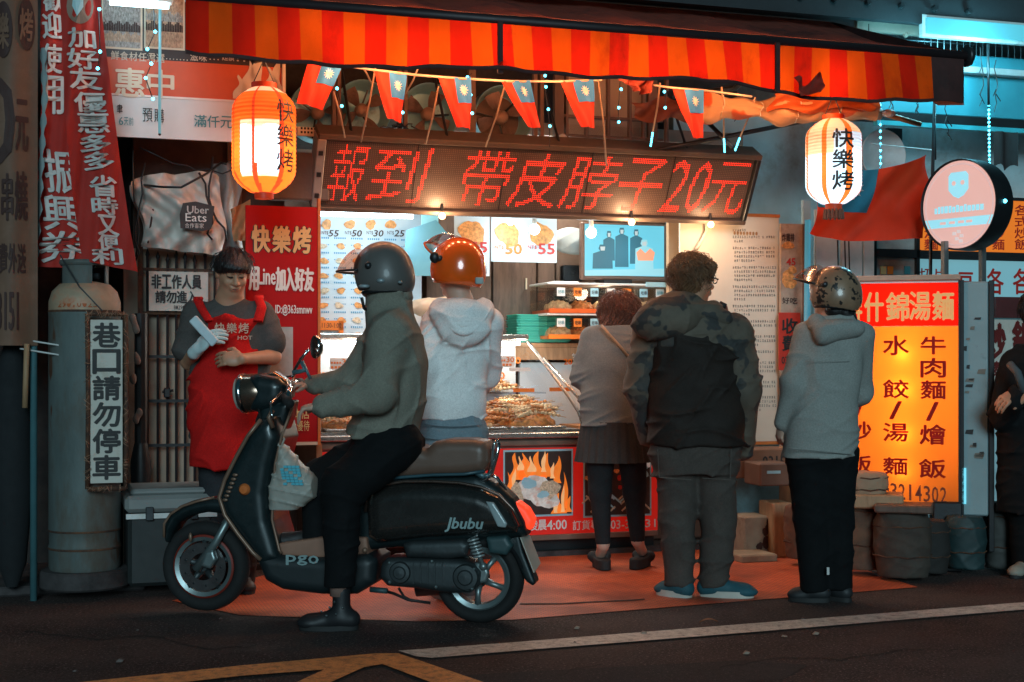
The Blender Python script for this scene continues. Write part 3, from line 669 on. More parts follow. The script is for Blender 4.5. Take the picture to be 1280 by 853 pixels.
# bunched flag
f=drape([(772,100),(824,88),(812,120),(790,112)],BW)
mb=MB(); mb.grid(lambda a,c:tuple(f(a,c)+Vector((.01*math.sin(9*c),-.03*math.sin(14*a+3*c),.02*math.sin(8*a)*(1-c)))),14,8)
solo(mb,'bunched_flag',pm('dark_red_cloth',(.25,.03,.015),.8,trans=.2),'bunched dark red cloth knotted at the middle of the awning hem','cloth',smooth=True)
f=drape([(992,103),(1032,96),(1024,116),(1002,120)],1.35)
mb=MB(); mb.grid(lambda a,c:tuple(f(a,c)+Vector((0,-.03*math.sin(11*a+5*c),.03*math.sin(9*a+1)*(1-c)))),12,6)
solo(mb,'bunched_cloth',pm('dark_red_cloth'  ,(.25,.03,.015)),'torn dark cloth knot on the awning hem above the rolled canvas','cloth',smooth=True)
# thin sticks and LED rods hanging over the sign
sticks=[((417,115),(431,172),'first slanted stick from the left, below the first flag'),((470,79),(451,178),'long thin stick between the first and second flags'),((449,78),(464,104),'short bent stick right of the first flag'),((523,84),(507,117),'short curved stick right of the second flag'),((548,108),(532,180),'thin stick crossing the second fan'),((632,104),(607,184),'thin stick left of the fourth flag'),((748,101),(758,207),'pale stick hanging over the sign right of the fifth flag'),((902,109),(905,173),'thin stick with cyan lights right of the last flag'),((944,122),(925,172),'slanted stick with cyan lights nearest the sign end'),((825,104),(816,165),'thin stick with cyan lights left of the last flag')]
cy_dot=em('cyan_diode',(.10,.75,1.0),7.)
for (a,b_),(c,d_),lab in sticks:
    w=.75; p=Vector((fu(a,w),-w,fz(a,b_,w))); q=Vector((fu(c,.5),-.5,fz(c,d_,.5))); mid=(p+q)/2+Vector((.006,0,0))
    s=thing('hanging_stick',lab,'stick',tuple(q),group='thin sticks hung below the awning')
    mb=MB(); mb.tube([p,mid,q],.0055,6); build(mb,'rod',bamboo,s,True)
    if 'cyan' in lab:
        e=q+(q-p).normalized()*.11
        mb=MB(); mb.tube([q,e],.005,6); build(mb,'light_rod',glass('clear_tube',(.7,.9,1),.2),s)
        for i in range(8):
            mb=MB(); mb.ball(tuple(q+(e-q)*(i+.5)/8),.0065,6); build(mb,'diode',cy_dot,s)
# scattered string lights
def strand(pts,w,lab,bulbs=None,wire=True):
    P_=[Vector((fu(a,w),-w,fz(a,b_,w))) for a,b_ in pts]
    s=thing('string_light',lab,'string light',tuple(P_[-1]),group='thin wires with tiny cyan lights')
    mb=MB(); mb.tube(P_,.0025,4); build(mb,'wire',black_m,s)
    for a,b_ in (bulbs or pts): mb=MB(); mb.ball((fu(a,w),-w-.006,fz(a,b_,w)),.0085,8); build(mb,'bulb',cy_dot,s)
strand([(680,92),(681,109),(685,137),(687,158),(687,184)],.6,'cyan light wire between the fourth and fifth flags',[(681,95),(682,109),(685,137),(687,158)])
strand([(775,103),(773,135),(773,153)],.6,'cyan light wire right of the fifth flag',[(776,112),(773,135),(773,153)])
strand([(838,112),(832,118),(831,135)],.6,'cyan light wire left of the last flag',[(830,115),(831,135)])
strand([(921,116),(922,128),(924,143),(918,152)],.6,'cyan light wire right of the last flag',[(924,143)])
strand([(405,100),(421,111),(427,133)],.8,'cyan light wire at the first flag',[(421,111),(427,133)])
strand([(492,110),(495,117),(503,141)],.8,'cyan light wire at the second flag',[(495,117),(503,141)])
strand([(590,92),(584,97),(588,119),(590,142)],.8,'cyan light wire at the third flag',[(584,97),(588,119),(590,142)])
strand([(123,10),(125,65),(122,86)],.75,'cyan light wire on the second red banner',[(124,12),(125,65),(122,86)])
strand([(192,10),(194,40),(184,62),(189,80),(182,98),(191,124)],.7,'cyan light wire hanging across the upper menu sign',[(194,40),(184,62),(189,80),(182,98),(191,124)])
# hanging tube with sheen at px 200
tbh=thing('hanging_tube','pale slim tube hanging before the upper menu sign','tube',(fu(200,.65),-.65,fz(200,168,.65)))
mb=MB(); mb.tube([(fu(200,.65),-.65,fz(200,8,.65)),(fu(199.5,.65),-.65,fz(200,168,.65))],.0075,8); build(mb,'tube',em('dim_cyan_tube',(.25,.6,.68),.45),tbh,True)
mb=MB(); mb.ball((fu(199.5,.65),-.65,fz(200,168,.65)),.008,8); build(mb,'tip',black_m,tbh)

# ------------------------------------------------------------------ lanterns
def lantern(px,py0,py1,rp,w,phase,lab,textang,ribs=.5,seed=1,glow=30,style=0):
    x=fu(px,w); s=fd(px,w)/F_PX; z1=fz(px,py0,w); z0=fz(px,py1,w); r=rp*s; H=z1-z0; zc=(z0+z1)/2
    t=thing('paper_lantern',lab,'lantern',(x,-w,z0),group='lit paper lanterns')
    shell=[pm('lantern_paper_orange',(.92,.13,.012),.7,var=.06,bump=.05,trans=.75),pm('lantern_stripe_red'+str(style),(.75,.05,.01) if style==0 else (.88,.16,.02),.7,var=.06,bump=.05,trans=.6),pm('lantern_glow_white',(.60,.80,.92),.7,var=.04,bump=.05,trans=.75),pm('lantern_glow_peach',(.93,.55,.30),.7,var=.06,bump=.05,trans=.75)]  # white and peach paint the bulb's bright core into the shell colour
    def prof(tt):
        q=abs(2*tt-1); rr=r*(1-max(0,(q-.52)/.48)**2.4*.62); return rr
    n=72; m=100; mb=MB(); vs=[]; fs=[]; mi=[]
    for j in range(m+1):
        tt=j/m; rr=prof(tt)+.0035*abs(math.sin(tt*math.pi*26)); z=z0+.03+(H-.06)*tt
        for i in range(n): a=2*math.pi*i/n; vs.append((x+rr*math.sin(a),-w-rr*math.cos(a),z))
    k8=len(mb.v); mb.v=vs
    for j in range(m):
        tt=j/m
        for i in range(n):
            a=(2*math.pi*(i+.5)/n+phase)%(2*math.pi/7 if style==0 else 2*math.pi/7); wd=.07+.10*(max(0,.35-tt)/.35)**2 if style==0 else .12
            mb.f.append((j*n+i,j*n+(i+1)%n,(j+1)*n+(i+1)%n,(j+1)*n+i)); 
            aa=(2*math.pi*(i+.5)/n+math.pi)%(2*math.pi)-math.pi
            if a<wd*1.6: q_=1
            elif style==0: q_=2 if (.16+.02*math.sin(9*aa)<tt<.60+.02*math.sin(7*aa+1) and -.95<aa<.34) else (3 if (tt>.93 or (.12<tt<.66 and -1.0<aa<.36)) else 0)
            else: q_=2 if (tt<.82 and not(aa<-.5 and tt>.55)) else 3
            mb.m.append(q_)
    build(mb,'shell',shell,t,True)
    rt_=prof(1)
    for nm,za,zb2,rr in (('top_ring',z1-.045,z1-.005,rt_*1.06),('bottom_ring',z0+.0,z0+.03,rt_*.8)):
        mb=MB(); mb.lathe([(rr*.9,za),(rr,za),(rr,zb2),(rr*.9,zb2),(rr*.9,za)],(x,-w,0),28); build(mb,nm,pm('lantern_ring',(.62,.07,.015),.5,trans=.3),t,40)
    mb=MB()
    if style==1:
        for i in range(14):
            a=2*math.pi*i/14; mb.tube([(x+.05*math.cos(a),-w+.05*math.sin(a),z0),(x+.055*math.cos(a),-w+.055*math.sin(a),z0-.055)],.007,5)
        build(mb,'fringe',pm('brown_fringe',(.12,.05,.03),.8),t)
    mb=MB(); mb.tube([(x-.06,-w,z1-.02),(x-.02,-w,z1+.07),(x,-w,z1+.12),(x+.02,-w,z1+.07),(x+.06,-w,z1-.02)],.003,5); mb.tube([(x,-w,z1+.1),(x+.01,-w,ZT-.05)],.0025,4); build(mb,'hanging_wire',dark_steel,t)
    def on(a0):
        def f(xx,zz):
            tt=(zz-z0-.03)/(H-.06); rr=prof(min(1,max(0,tt)))+.006; a=a0+xx/r; return (x+rr*math.sin(a),-w-rr*math.cos(a),zz)
        return f
    mb=MB(); column(mb,'快樂烤',-.058 if style==0 else -.062,.05 if style==0 else .062,z1-.10,z0+(.12 if style==0 else .09),on(textang),bold=.012 if style==0 else .03,gap=.1)
    build(mb,'lettering',black_pr,t)
    mb=MB(); mb.ball((x,-w,zc-.03),.045,14,sc=(1,1,1.25)); build(mb,'bulb',em('lantern_bulb',(.75,.93,1.),16),t,True)
    lamp('bulb_glow',(x,-w,zc-.07),glow,(.74,.92,1.0),.085,t)
    return t
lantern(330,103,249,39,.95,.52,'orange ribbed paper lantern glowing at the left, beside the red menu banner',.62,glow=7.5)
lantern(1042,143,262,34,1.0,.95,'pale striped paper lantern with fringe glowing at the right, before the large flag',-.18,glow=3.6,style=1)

# ------------------------------------------------------------------ left: upper menu sign
W1=.35
us=thing('upper_menu_sign','upper left sign with two food photos above orange and white bands','sign',(fu(240,W1),-W1,fz(240,175,W1)))
def up(x0,y0,x1,y1,name,mat,lift=0.,w=W1,root=us,th=.02,bev=0.):
    a,b_,c,d_=FB(x0,y0,x1,y1,w); mb=MB(); mb.box(a,b_,-w-lift,-w-lift+th,c,d_,bev=bev); return build(mb,name,mat,root)
sign_blk=pm('sign_black',(.035,.02,.017),.5,var=.2,bump=.05)
def WR(px,w=W1):               # mapping from pixels on the sign to its plane, row and column wise
    return lambda x,z:(x,-w-.006,z)
def pxtext(mb,s,x0,y0,x1,y1,w,lift=.006,**k):
    a,b_,c,d_=FB(x0,y0,x1,y1,w); text(mb,s,(a,b_,c,d_),flat(-w-lift),**k)
def pxrow(mb,s,x0,y0,x1,y1,w,lift=.006,**k):
    a,b_,c,d_=FB(x0,y0,x1,y1,w); row(mb,s,a,b_,c,d_,flat(-w-lift),**k)
def pxcol(mb,s,x0,y0,x1,y1,w,lift=.006,**k):
    a,b_,c,d_=FB(x0,y0,x1,y1,w); column(mb,s,a,b_,d_,c,flat(-w-lift),**k)
up(100,-40,352,80,'black_band',sign_blk)
up(128,78,352,124,'orange_band',pm('sign_orange_red',(.62,.085,.02),.45,var=.1,bump=.03),.003)
up(128,122.5,352,125,'white_rule',white_pr,.006)
up(120,125,352,175,'white_band',pm('sign_white',(.62,.66,.66),.45,var=.06,bump=.03,dirt=(.35,.32,.28),dirt_amt=.3),.003)
up(237,-30,352,62,'awning_shade_panel',pm('painted_shade_and_glow',(.10,.02,.012),.5,var=.4,vs=3,bump=0,alt=(.42,.05,.01),alt_s=2.5,alt_t=.62),.004)  # stands for the awning end: its shade and orange glow are painted
grill_ph=pm('silver_skewer_photo',(.38,.36,.33),.5,var=.5,vs=60,bump=0,dirt=(.08,.05,.04),dirt_amt=.42,ds=50,scale=(2.4,1,1))
grill_ph2=pm('tan_skewer_photo',(.55,.36,.22),.5,var=.4,vs=60,bump=0,dirt=(.18,.06,.04),dirt_amt=.4,ds=50,scale=(2.4,1,1))
for x0,x1,mt in ((129,178,grill_ph),(182,231,grill_ph2)):
    up(x0-2,-30,x1,62,'photo_border',cream,.003,th=.012); a,b_,c,d_=FB(x0,-30,x1-2.5,59.5,W1)
    mb=MB(); mb.box(a,b_,-W1-.006,-W1,c,d_); build(mb,'food_photo',mt,us)
    for rr_ in range(3):
        mb=MB()
        for k in range(22):
            xx=a+(b_-a)*(k+.5)/22; zt=c+(d_-c)*(.08+rr_*.14); mb.box(xx-.0035,xx+.0035,-W1-.008,-W1-.0062,zt,zt+.045+.01*math.sin(k*5))
        build(mb,'skewer_row',[grill_ph2,brown_pr,grill_ph][rr_],us)
mb=MB(); pxrow(mb,'鮮食材任君選',138,66,206,77,W1,bold=.015,gap=.1); pxrow(mb,'.......',206,74,236,75.5,W1,gap=.6); pxrow(mb,'滋味',237,66,259,77,W1,bold=.015); pxrow(mb,'...',260,74,275,75.5,W1,gap=.6); pxrow(mb,'超讚!!',277,66,309,77,W1,bold=.015); build(mb,'lettering',pm('tan_print',(.60,.48,.36),.5,bump=0),us)
mb=MB(); pxtext(mb,'惠',144,86,180,121,W1,.008,bold=.035); pxtext(mb,'中',184,88,217,121,W1,.008,bold=.035); build(mb,'lettering',cream,us)
mb=MB(); pxtext(mb,'聿',146,131,153,142,W1,.008,bold=.02); pxrow(mb,'預購',177,136,206,153,W1,.008,gap=.15); build(mb,'lettering',black_pr,us)
mb=MB(); pxrow(mb,'滿仟元',242,145,291,160,W1,.008,bold=.015,gap=.06); pxrow(mb,'6天前',148,147,167,157,W1,.008); build(mb,'lettering',teal_pr,us)
mb=MB()
for (x,y,h,wd) in ((300,124,30,9),(311,124,48,10),(322,124,56,12),(337,124,40,11),(347,124,52,8)):
    a,b_,c,d_=FB(x-wd,y-h,x+wd,y,W1); n=14
    poly=[(a+(b_-a)*(.5+.5*math.cos(math.pi+math.pi*i/n))*1.0,c+ (d_-c)*0) for i in (0,n)]
    L_=[]; Rr=[]
    for i in range(n+1):
        t_=i/n; wdt=(b_-a)*.5*(1-t_)**.7*(1+.3*math.sin(t_*9+x)); cx=(a+b_)/2+.012*math.sin(t_*6+x); L_.append((cx-wdt,c+(d_-c)*t_)); Rr.append((cx+wdt+.0005,c+(d_-c)*t_))
    mb.prism(L_+Rr[::-1],-W1-.0085,-W1-.006)
build(mb,'flame_drawing',cream,us)
mb=MB(); mb.box(fu(352,W1)-.0,fu(356,W1)+.0,-W1-.03,-W1+.05,fz(350,175,W1),fz(350,60,W1)); build(mb,'frame_edge',cream,us)
# lit fluorescent fixture over it
fl=thing('fluorescent_fixture','lit fluorescent fixture over the upper menu sign','lamp',(fu(175,.75),-.75,fz(175,10,.75)))
a,b_,c,d_=FB(132,-6,216,3,.75); mb=MB(); mb.box(a,b_,-.79,-.70,c+.006,d_,bev=.005); build(mb,'housing',white_pl,fl)
mb=MB(); mb.tube([(a+.02,-.745,c-.010),(b_-.02,-.745,c-.010)],.014,10); build(mb,'tube',em('fluoro_tube',(.55,.9,1.0),7),fl,True)
lamp('tube_light',((a+b_)/2,-.75,c-.05),2.5,(.5,.85,1),.06,fl)
# ------------------------------------------------------------------ left: tan vinyl banner at the picture edge
W0=.75
lb=thing('tan_banner','large tan hanging vinyl banner with brown writing at the left picture edge','banner',(fu(0,W0),-W0,fz(0,430,W0)))
tan=pm('tan_vinyl',(.17,.085,.05),.7,var=.2,vs=4,bump=.06,dirt=(.22,.12,.08),dirt_amt=.4,ds=2)
def tb_f(off=0.):
    def f(x,z): return (x,-W0-off-.022*math.sin(x*26)-.008*math.sin(z*7+x*9),z)
    return f
a,b_,c,d_=FB(-90,-60,47,432,W0); ff=tb_f()
mb=MB(); mb.grid(lambda s,t:ff(a+(b_-a)*s-.0*t,c+(d_-c)*t),24,24); mb.grid(lambda s,t:(lambda q:(q[0],q[1]+.004,q[2]))(ff(b_+(a-b_)*s,c+(d_-c)*t)),24,4); build(mb,'vinyl_sheet',tan,lb,True)
g_=tb_f(.007); h_=tb_f(.012)
mb=MB(); 
for cx,cy in ((4,38),(33,31)):
    x_,z_=fu(cx,W0),fz(cx,cy,W0); n=26; s_=fd(cx,W0)/F_PX; rx,rz=(11 if cx<20 else 10)*s_,(35 if cx<20 else 33)*s_
    mb.add([g_(x_,z_)]+[g_(x_+rx*math.cos(2*math.pi*i/n),z_+rz*math.sin(2*math.pi*i/n)) for i in range(n)],[(0,1+i,1+(i+1)%n) for i in range(n)])
build(mb,'oval',brown_pr,lb)
def lbt(mb,s,x0,y0,x1,y1,ff,**k):
    a,b_,c,d_=FB(x0,y0,x1,y1,W0); text(mb,s,(a,b_,c,d_),ff,**k)
mb=MB(); lbt(mb,'樂',-3,18,11,62,h_,bold=.02); lbt(mb,'烤',25,12,41,52,h_,bold=.02); build(mb,'lettering',tan,lb)
mb=MB(); lbt(mb,'0',-18,98,17,205,g_,bold=.03); lbt(mb,'元',20,125,35,190,g_,bold=.02); lbt(mb,'串',2,218,16,276,g_,bold=.02); lbt(mb,'燒',19,215,34,276,g_,bold=.02)
for i,ch in enumerate('費外送'): lbt(mb,ch,-1+i*11.5,305,9+i*11.5,342,g_,bold=.02)
lbt(mb,'3151',-4,365,23,413,g_,bold=.02); build(mb,'lettering',brown_pr,lb)
# pole beside it
pt=thing('sign_pole','thin teal painted pole between the tan banner and the gas cylinder','pole',(fu(42,.7),-.7,.0))
mb=MB(); mb.tube([(fu(42,.7),-.7,0),(fu(42,.7),-.7,3.4)],.018,10); build(mb,'pole',pm('teal_pole',(.06,.16,.18),.5),pt,True)
mb=MB(); x=fu(31,.75); mb.tube([(x,-.75,fz(31,510,.75)),(x+.01,-.75,fz(31,430,.75))],.014,8); build(mb,'handle',light_wood,pt,True)
for yy in (428,440): mb=MB(); mb.tube([(fu(25,.7),-.72,fz(25,yy-4,.7)),(fu(74,.7),-.74,fz(74,yy+4,.7))],.004,5); build(mb,'tie',white_pl,pt)
# dark junk in the far left corner
jk=thing('folded_parasol','dark folded parasol leaning at the far left edge','parasol',(fu(15,.6),-.6,.05))
mb=MB(); mb.lathe([(.03,0),(.07,.12),(.10,.5),(.085,1.0),(.04,1.22),(.015,1.3)],(fu(15,.6),-.6,.06),14); build(mb,'canopy',pm('dark_cloth',(.010,.012,.014),.9,bump=.3,bs=20),jk,True)
mb=MB(); mb.tube([(fu(15,.6),-.6,.05),(fu(15,.6)+.02,-.6,1.5)],.014,8); build(mb,'shaft',dark_steel,jk,True)
# ------------------------------------------------------------------ two red cloth banners
ban_red=pm('banner_red_cloth',(.56,.03,.018),.75,var=.15,vs=3,bump=.12,bs=150,trans=.25,dirt=(.30,.02,.015),dirt_amt=.35,ds=2)
def banner(root,name,LE,RE,w,chars,cw,mat=ban_red,fold=0.,ph=0.):
    """LE/RE: edge pixels (x,y) from top to bottom; chars: (char, x0,y0,x1,y1,shear)"""
    def edge(E,y):
        ys=[q[1] for q in E]; xs=[q[0] for q in E]; return np.interp(y,ys,xs)
    y0=min(LE[0][1],RE[0][1]); yb=lambda s:LE[-1][1]*(1-s)+RE[-1][1]*s
    def f(px,py,off=0.):
        wv=.016*math.sin(px*.13+py*.012+ph)+.005*math.sin(px*.4+py*.03+ph); ww=w+wv+off; return (fu(px,w),-ww,fz(px,py,w))
    mb=MB()
    def g(s,t):
        py=y0+(yb(s)-y0)*(1-t); px=edge(LE,py)*(1-s)+edge(RE,py)*s; return f(px,py)
    mb.grid(g,16,40); mb.grid(lambda s,t:(lambda q:(q[0],q[1]+.003,q[2]))(g(1-s,t)),16,40); build(mb,'cloth',mat,root,True)
    mb=MB()
    for ch,x0,y0_,x1,y1,sh,sk in chars:
        a_,gf=glyphs(ch,.003); mn,mx=a_.min(0),a_.max(0); q=(a_-mn)/(mx-mn)
        
        for k_,(dx_,dy_) in enumerate(((0,0),(.8,0),(-.8,0),(0,.6),(0,-.6))): mb.add([f(x0+(x1-x0)*p[0]+sh*(1-p[1])+dx_,y1+(y0_-y1)*p[1]+sk*p[0]+dy_,.010+.0004*k_) for p in q],gf)
    build(mb,'lettering',pm('banner_white_print',(.66,.60,.56),.6,bump=0),root)
    return f
r1=thing('red_banner','left red cloth banner with big white writing and a torn left edge','banner',(fu(80,.62),-.62,fz(80,335,.62)))
ch1=[('歡',53,-14,78,15,2,0),('迎',52,17,76,49,2,0),('使',52,56,77,92,0,0),('用',53,96,79,143,0,0),('振',53,186,92,240,6,4),('興',52,243,100,287,4,4),('券',48,290,106,328,0,0)]
banner(r1,'cloth',[(52,-20),(50,60),(52,120),(48,200),(45,260),(40,333)],[(92,-20),(95,80),(98,180),(104,240),(110,290),(116,337)],.62,ch1,0)
mb=MB()
def tear(a,c):
    yy=60+270*(1-a); xx=np.interp(yy,[60,120,200,260,333],[50,52,48,45,40]); q=6*math.sin(a*31)**2+3
    return (fu(xx+3+q*c,.66),-.665-.02*c-.012*math.sin(a*60)*c,fz(xx,yy,.66))
mb.grid(lambda a,c:tear(a,c-.4),40,4); build(mb,'torn_edge',pm('torn_pale_edge',(.30,.36,.36),.8,bump=.2),r1,True)
r2=thing('red_banner','right red cloth banner hanging before the upper menu sign, white writing','banner',(fu(130,.72),-.72,fz(130,338,.72)))
txt='加好友 優惠多多 省時又便利'; ch2=[]
pos=[(84,36,118,60),(83,62,121,86),(86,86,126,112),None,(92,116,131,140),(96,141,135,166),(99,168,137,190),(104,190,141,213),None,(111,220,145,246),(114,247,146,268),(121,269,147,294),(122,293,147,312),(114,311,152,330)]
for chx,pp in zip(txt,pos):
    if pp: ch2.append((chx,pp[0],pp[1],pp[2],pp[3],2,1))
f2=banner(r2,'cloth',[(74,-20),(78,60),(82,150),(90,240),(99,300),(103,326)],[(124,-20),(132,60),(142,140),(153,220),(163,290),(172,340)],.74,ch2,0,ph=1.)
mb=MB(); n=20; mb.add([f2(100,12,.006)]+[f2(100+17*math.cos(2*math.pi*i/n),8+23*math.sin(2*math.pi*i/n),.006) for i in range(n)],[(0,1+(i+1)%n,1+i) for i in range(n)]); build(mb,'oval',pm('tan_oval',(.28,.17,.12),.6,bump=0),r2)
mb=MB(); blobp=[(92,-12),(104,-12),(104,10),(96,22),(90,8)]; mb.add([f2(x,y,.012) for x,y in blobp],[tuple(range(5))[::-1]]); build(mb,'logo_patch',pm('pale_cyan_print',(.45,.66,.68),.5,bump=0),r2)

# ------------------------------------------------------------------ gas cylinder and its sign
GW=.62
gx_,gd=fu(106,GW),fd(106,GW); gs=gd/F_PX
gc=thing('gas_cylinder','tall grey-green steel gas cylinder with rusty shoulder at the left','gas cylinder',(gx_,-GW,.14))
r_=43.5*gs; zt=fz(106,390,GW); zb=.14
cyl=pm('gas_cylinder_paint',(.125,.155,.15),.6,.1,var=.35,vs=5,bump=.3,bs=60,spec=.3,scale=(1,1,.35),alt=(.11,.045,.025),alt_s=9,alt_t=.66,dirt=(.10,.075,.055),dirt_amt=.46,ds=3.5)
mb=MB(); pr=[(r_*.97,zb),(r_,zb+.015),(r_,zb+.11),(r_*1.012,zb+.118),(r_*.985,zb+.13),(r_*.985,zb+.19),(r_*1.012,zb+.20),(r_,zb+.22),(r_,zt-.02),(r_*1.01,zt-.01),(r_,zt+.005),(r_*.99,zt+.05),(r_*.9,zt+.10),(r_*.7,zt+.135),(r_*.3,zt+.15),(.001,zt+.152)]
mb.lathe(pr,(gx_,-GW,0),48); build(mb,'tank',cyl,gc,35)
shoulder=pm('rust_stained_shoulder',(.42,.30,.20),.6,.1,var=.3,bump=.2,dirt=(.48,.10,.03),dirt_amt=.40,ds=7)
mb=MB(); mb.lathe([(r_*1.002,zt+.0),(r_*.995,zt+.05),(r_*.905,zt+.102),(r_*.7,zt+.139),(r_*.35,zt+.153)],(gx_,-GW,0),48); build(mb,'shoulder',shoulder,gc,35)
for z in (zb+.11,zb+.20,zt-.0):
    mb=MB(); mb.lathe([(r_*1.005,z-.006),(r_*1.022,z),(r_*1.005,z+.006)],(gx_,-GW,0),48); build(mb,'weld_seam',rust,gc,True)
zh=fz(106,330,GW)
for a0,a1 in ((-.15,.75),(2.25,3.3),(3.9,5.3)):
    mb=MB(); rr=r_*.66; mb.lathe([(rr,zt+.11),(rr,zh),(rr*.93,zh+.01),(rr*.93,zt+.11)],(gx_,-GW,0),10,a0=a0-.4,a1=a1-.3); build(mb,'collar_guard',cyl,gc,40)
mb=MB(); mb.lathe([(r_*.68,zh-.012),(r_*.72,zh),(r_*.70,zh+.016),(r_*.6,zh+.016),(r_*.58,zh-.01),(r_*.68,zh-.012)],(gx_,-GW,0),36); build(mb,'collar_ring',cyl,gc,True)
mb=MB(); mb.tube([(gx_,-GW,zt+.13),(gx_,-GW,zt+.20)],.03,12); mb.lathe([(.001,.02),(.05,.02),(.055,0),(.05,-.012),(.001,-.012)],(gx_,-GW,zt+.235),12); mb.tube([(gx_,-GW,zt+.18),(gx_+.07,-GW-.03,zt+.18)],.016,8); build(mb,'valve',dark_steel,gc,40)
mb=MB(); 
def oncyl(x,z):
    a=(x-gx_)/r_; rr=r_*1.004 if z<zt else r_*(1.0-.6*max(0,(z-zt-.03)/.15)); return (gx_+rr*math.sin(a),-GW-rr*math.cos(a)-.003,z)
row(mb,'29.10.25',gx_-.15,gx_+.06,zt+.018,zt+.05,oncyl,gap=.2,bold=.01); build(mb,'lettering',pm('rust_print',(.42,.10,.03),.7),gc)
mb=MB(); mb.tube([(gx_-.12,-GW-r_*.5,zt+.28),(gx_-.03,-GW-r_*.95,zt+.12),(gx_+.08,-GW-r_,zt-.0)],.004,5); build(mb,'wire',black_m,gc)
mb=MB(); mb.lathe([(.001,.05),(r_*1.22,.05),(r_*1.27,.06),(r_*1.26,.13),(r_*1.2,.14),(.001,.14)],(gx_,-GW,0),40)
solo(mb,'cylinder_base',dark_conc,'round chipped concrete base under the gas cylinder','base',smooth=30)
# no-parking sign in front of the cylinder
SW=GW+r_+.06
ns_=thing('no_parking_sign','narrow white sign with black column of writing in a rusty wire frame','sign',(fu(133,SW),-SW,fz(133,613,SW)))
a,b_,c,d_=FB(113,400,153,604,SW); mb=MB(); mb.box(a,b_,-SW,-SW+.012,c,d_); build(mb,'board',pm('aged_white_board',(.60,.56,.49),.6,var=.1,bump=.05,dirt=(.42,.30,.2),dirt_amt=.38,ds=6),ns_)
mb=MB(); column(mb,'巷口請勿停車',a+.012,b_-.012,d_-.01,c+.012,flat(-SW-.004),bold=.045,gap=.1); build(mb,'lettering',black_pr,ns_)
a,b_,c,d_=FB(109,393,157,611,SW)
for (x0,z0_,x1,z1_) in ((a,c,a,d_),(b_,c,b_,d_),(a,c,b_,c),(a,d_,b_,d_)):
    mb=MB(); mb.tube([(x0,-SW-.006,z0_),((x0+x1)/2+.004,-SW-.008,(z0_+z1_)/2),(x1,-SW-.006,z1_)],.011,8); build(mb,'frame_rod',rust,ns_,True)
mb=MB(); rn=random.Random(5)
for i in range(150):
    t_=rn.random(); sd_=rn.choice((0,0,1,1,2,3)); 
    if sd_<2: x=(a,b_)[sd_]; z=c+(d_-c)*t_
    else: x=a+(b_-a)*t_; z=(c,d_)[sd_-2]
    dx,dz=rn.uniform(-.018,.018),rn.uniform(-.02,.02); y=-SW-.014; mb.tube([(x-dx,y,z-dz),(x+dx*.2,y-.008,z+dz*.1),(x+dx,y,z+dz)],.0016,3,caps=False)
build(mb,'tie_wire',pm('bright_rust_wire',(.34,.20,.13),.6,.3),ns_,kind='stuff')
# ------------------------------------------------------------------ gate, tarp bag, notice
WG=-.0
gt=thing('barred_gate','cream metal door behind a black barred gate, left of the worker','gate',(fu(235,WG),0,.05))
a,b_,c,d_=FB(166,312,312,700,-.05); door_m=pm('dirty_cream_door',(.42,.31,.23),.7,var=.15,vs=3,bump=.15,dirt=(.22,.12,.08),dirt_amt=.36,ds=5)
mb=MB(); mb.box(a-.05,b_+.1,.06,.10,.05,d_,bev=.003); build(mb,'door_panel',door_m,gt)
for px in (197,222,247,272): x=fu(px,-.02); mb=MB(); mb.box(x-.006,x+.006,.05,.062,.05,d_-.02); build(mb,'panel_rib',door_m,gt)
zt2=fz(235,330,0); zh2=fz(235,690,0)
for i,px in enumerate((184,197,209,220,231,243,256,268,281)):
    x=fu(px,0); mb=MB(); mb.tube([(x,-.02,.07),(x,-.02,fz(235,322+ (i%3)*3,0))],.0085,6); mb.lathe([(.0085,0),(.012,.01),(.001,.045)],(x,-.02,fz(235,322+(i%3)*3,0)),6); build(mb,'bar',black_m,gt)
for py in (338,392,446,501,556,640): z=fz(235,py,0); mb=MB(); mb.box(fu(176,0),fu(300,0),-.028,-.013,z-.008,z+.008); build(mb,'cross_bar',rust if py<400 else black_m,gt)
mb=MB(); mb.box(fu(204,0),fu(212,0),-.055,-.02,fz(208,497,0),fz(208,485,0),bev=.005); mb.tube([(fu(202,0),-.04,fz(208,490,0)),(fu(216,0),-.045,fz(208,488,0))],.008,6); build(mb,'latch',black_m,gt)
mb=MB(); mb.box(fu(172,0),fu(178,0),-.03,.0,.05,zt2+.1); build(mb,'post',rust,gt)
nt_=thing('staff_notice','white notice with two rows of black brushwork tied to the gate','sign',(fu(222,.05),-.05,fz(222,389,.05)))
a,b_,c,d_=FB(186,340,260,389,.05); mb=MB(); mb.box(a,b_,-.056,-.046,c,d_); build(mb,'board',pm('aged_white_board',(.6,.56,.49)),nt_)
mb=MB(); pxrow(mb,'非工作人員',189,344,252,361,.056,bold=.045,gap=.08); pxrow(mb,'請勿進入',194,364,247,379,.056,bold=.045,gap=.06); pxrow(mb,'8.29.14',217,382,236,387,.056); build(mb,'lettering',black_pr,nt_)
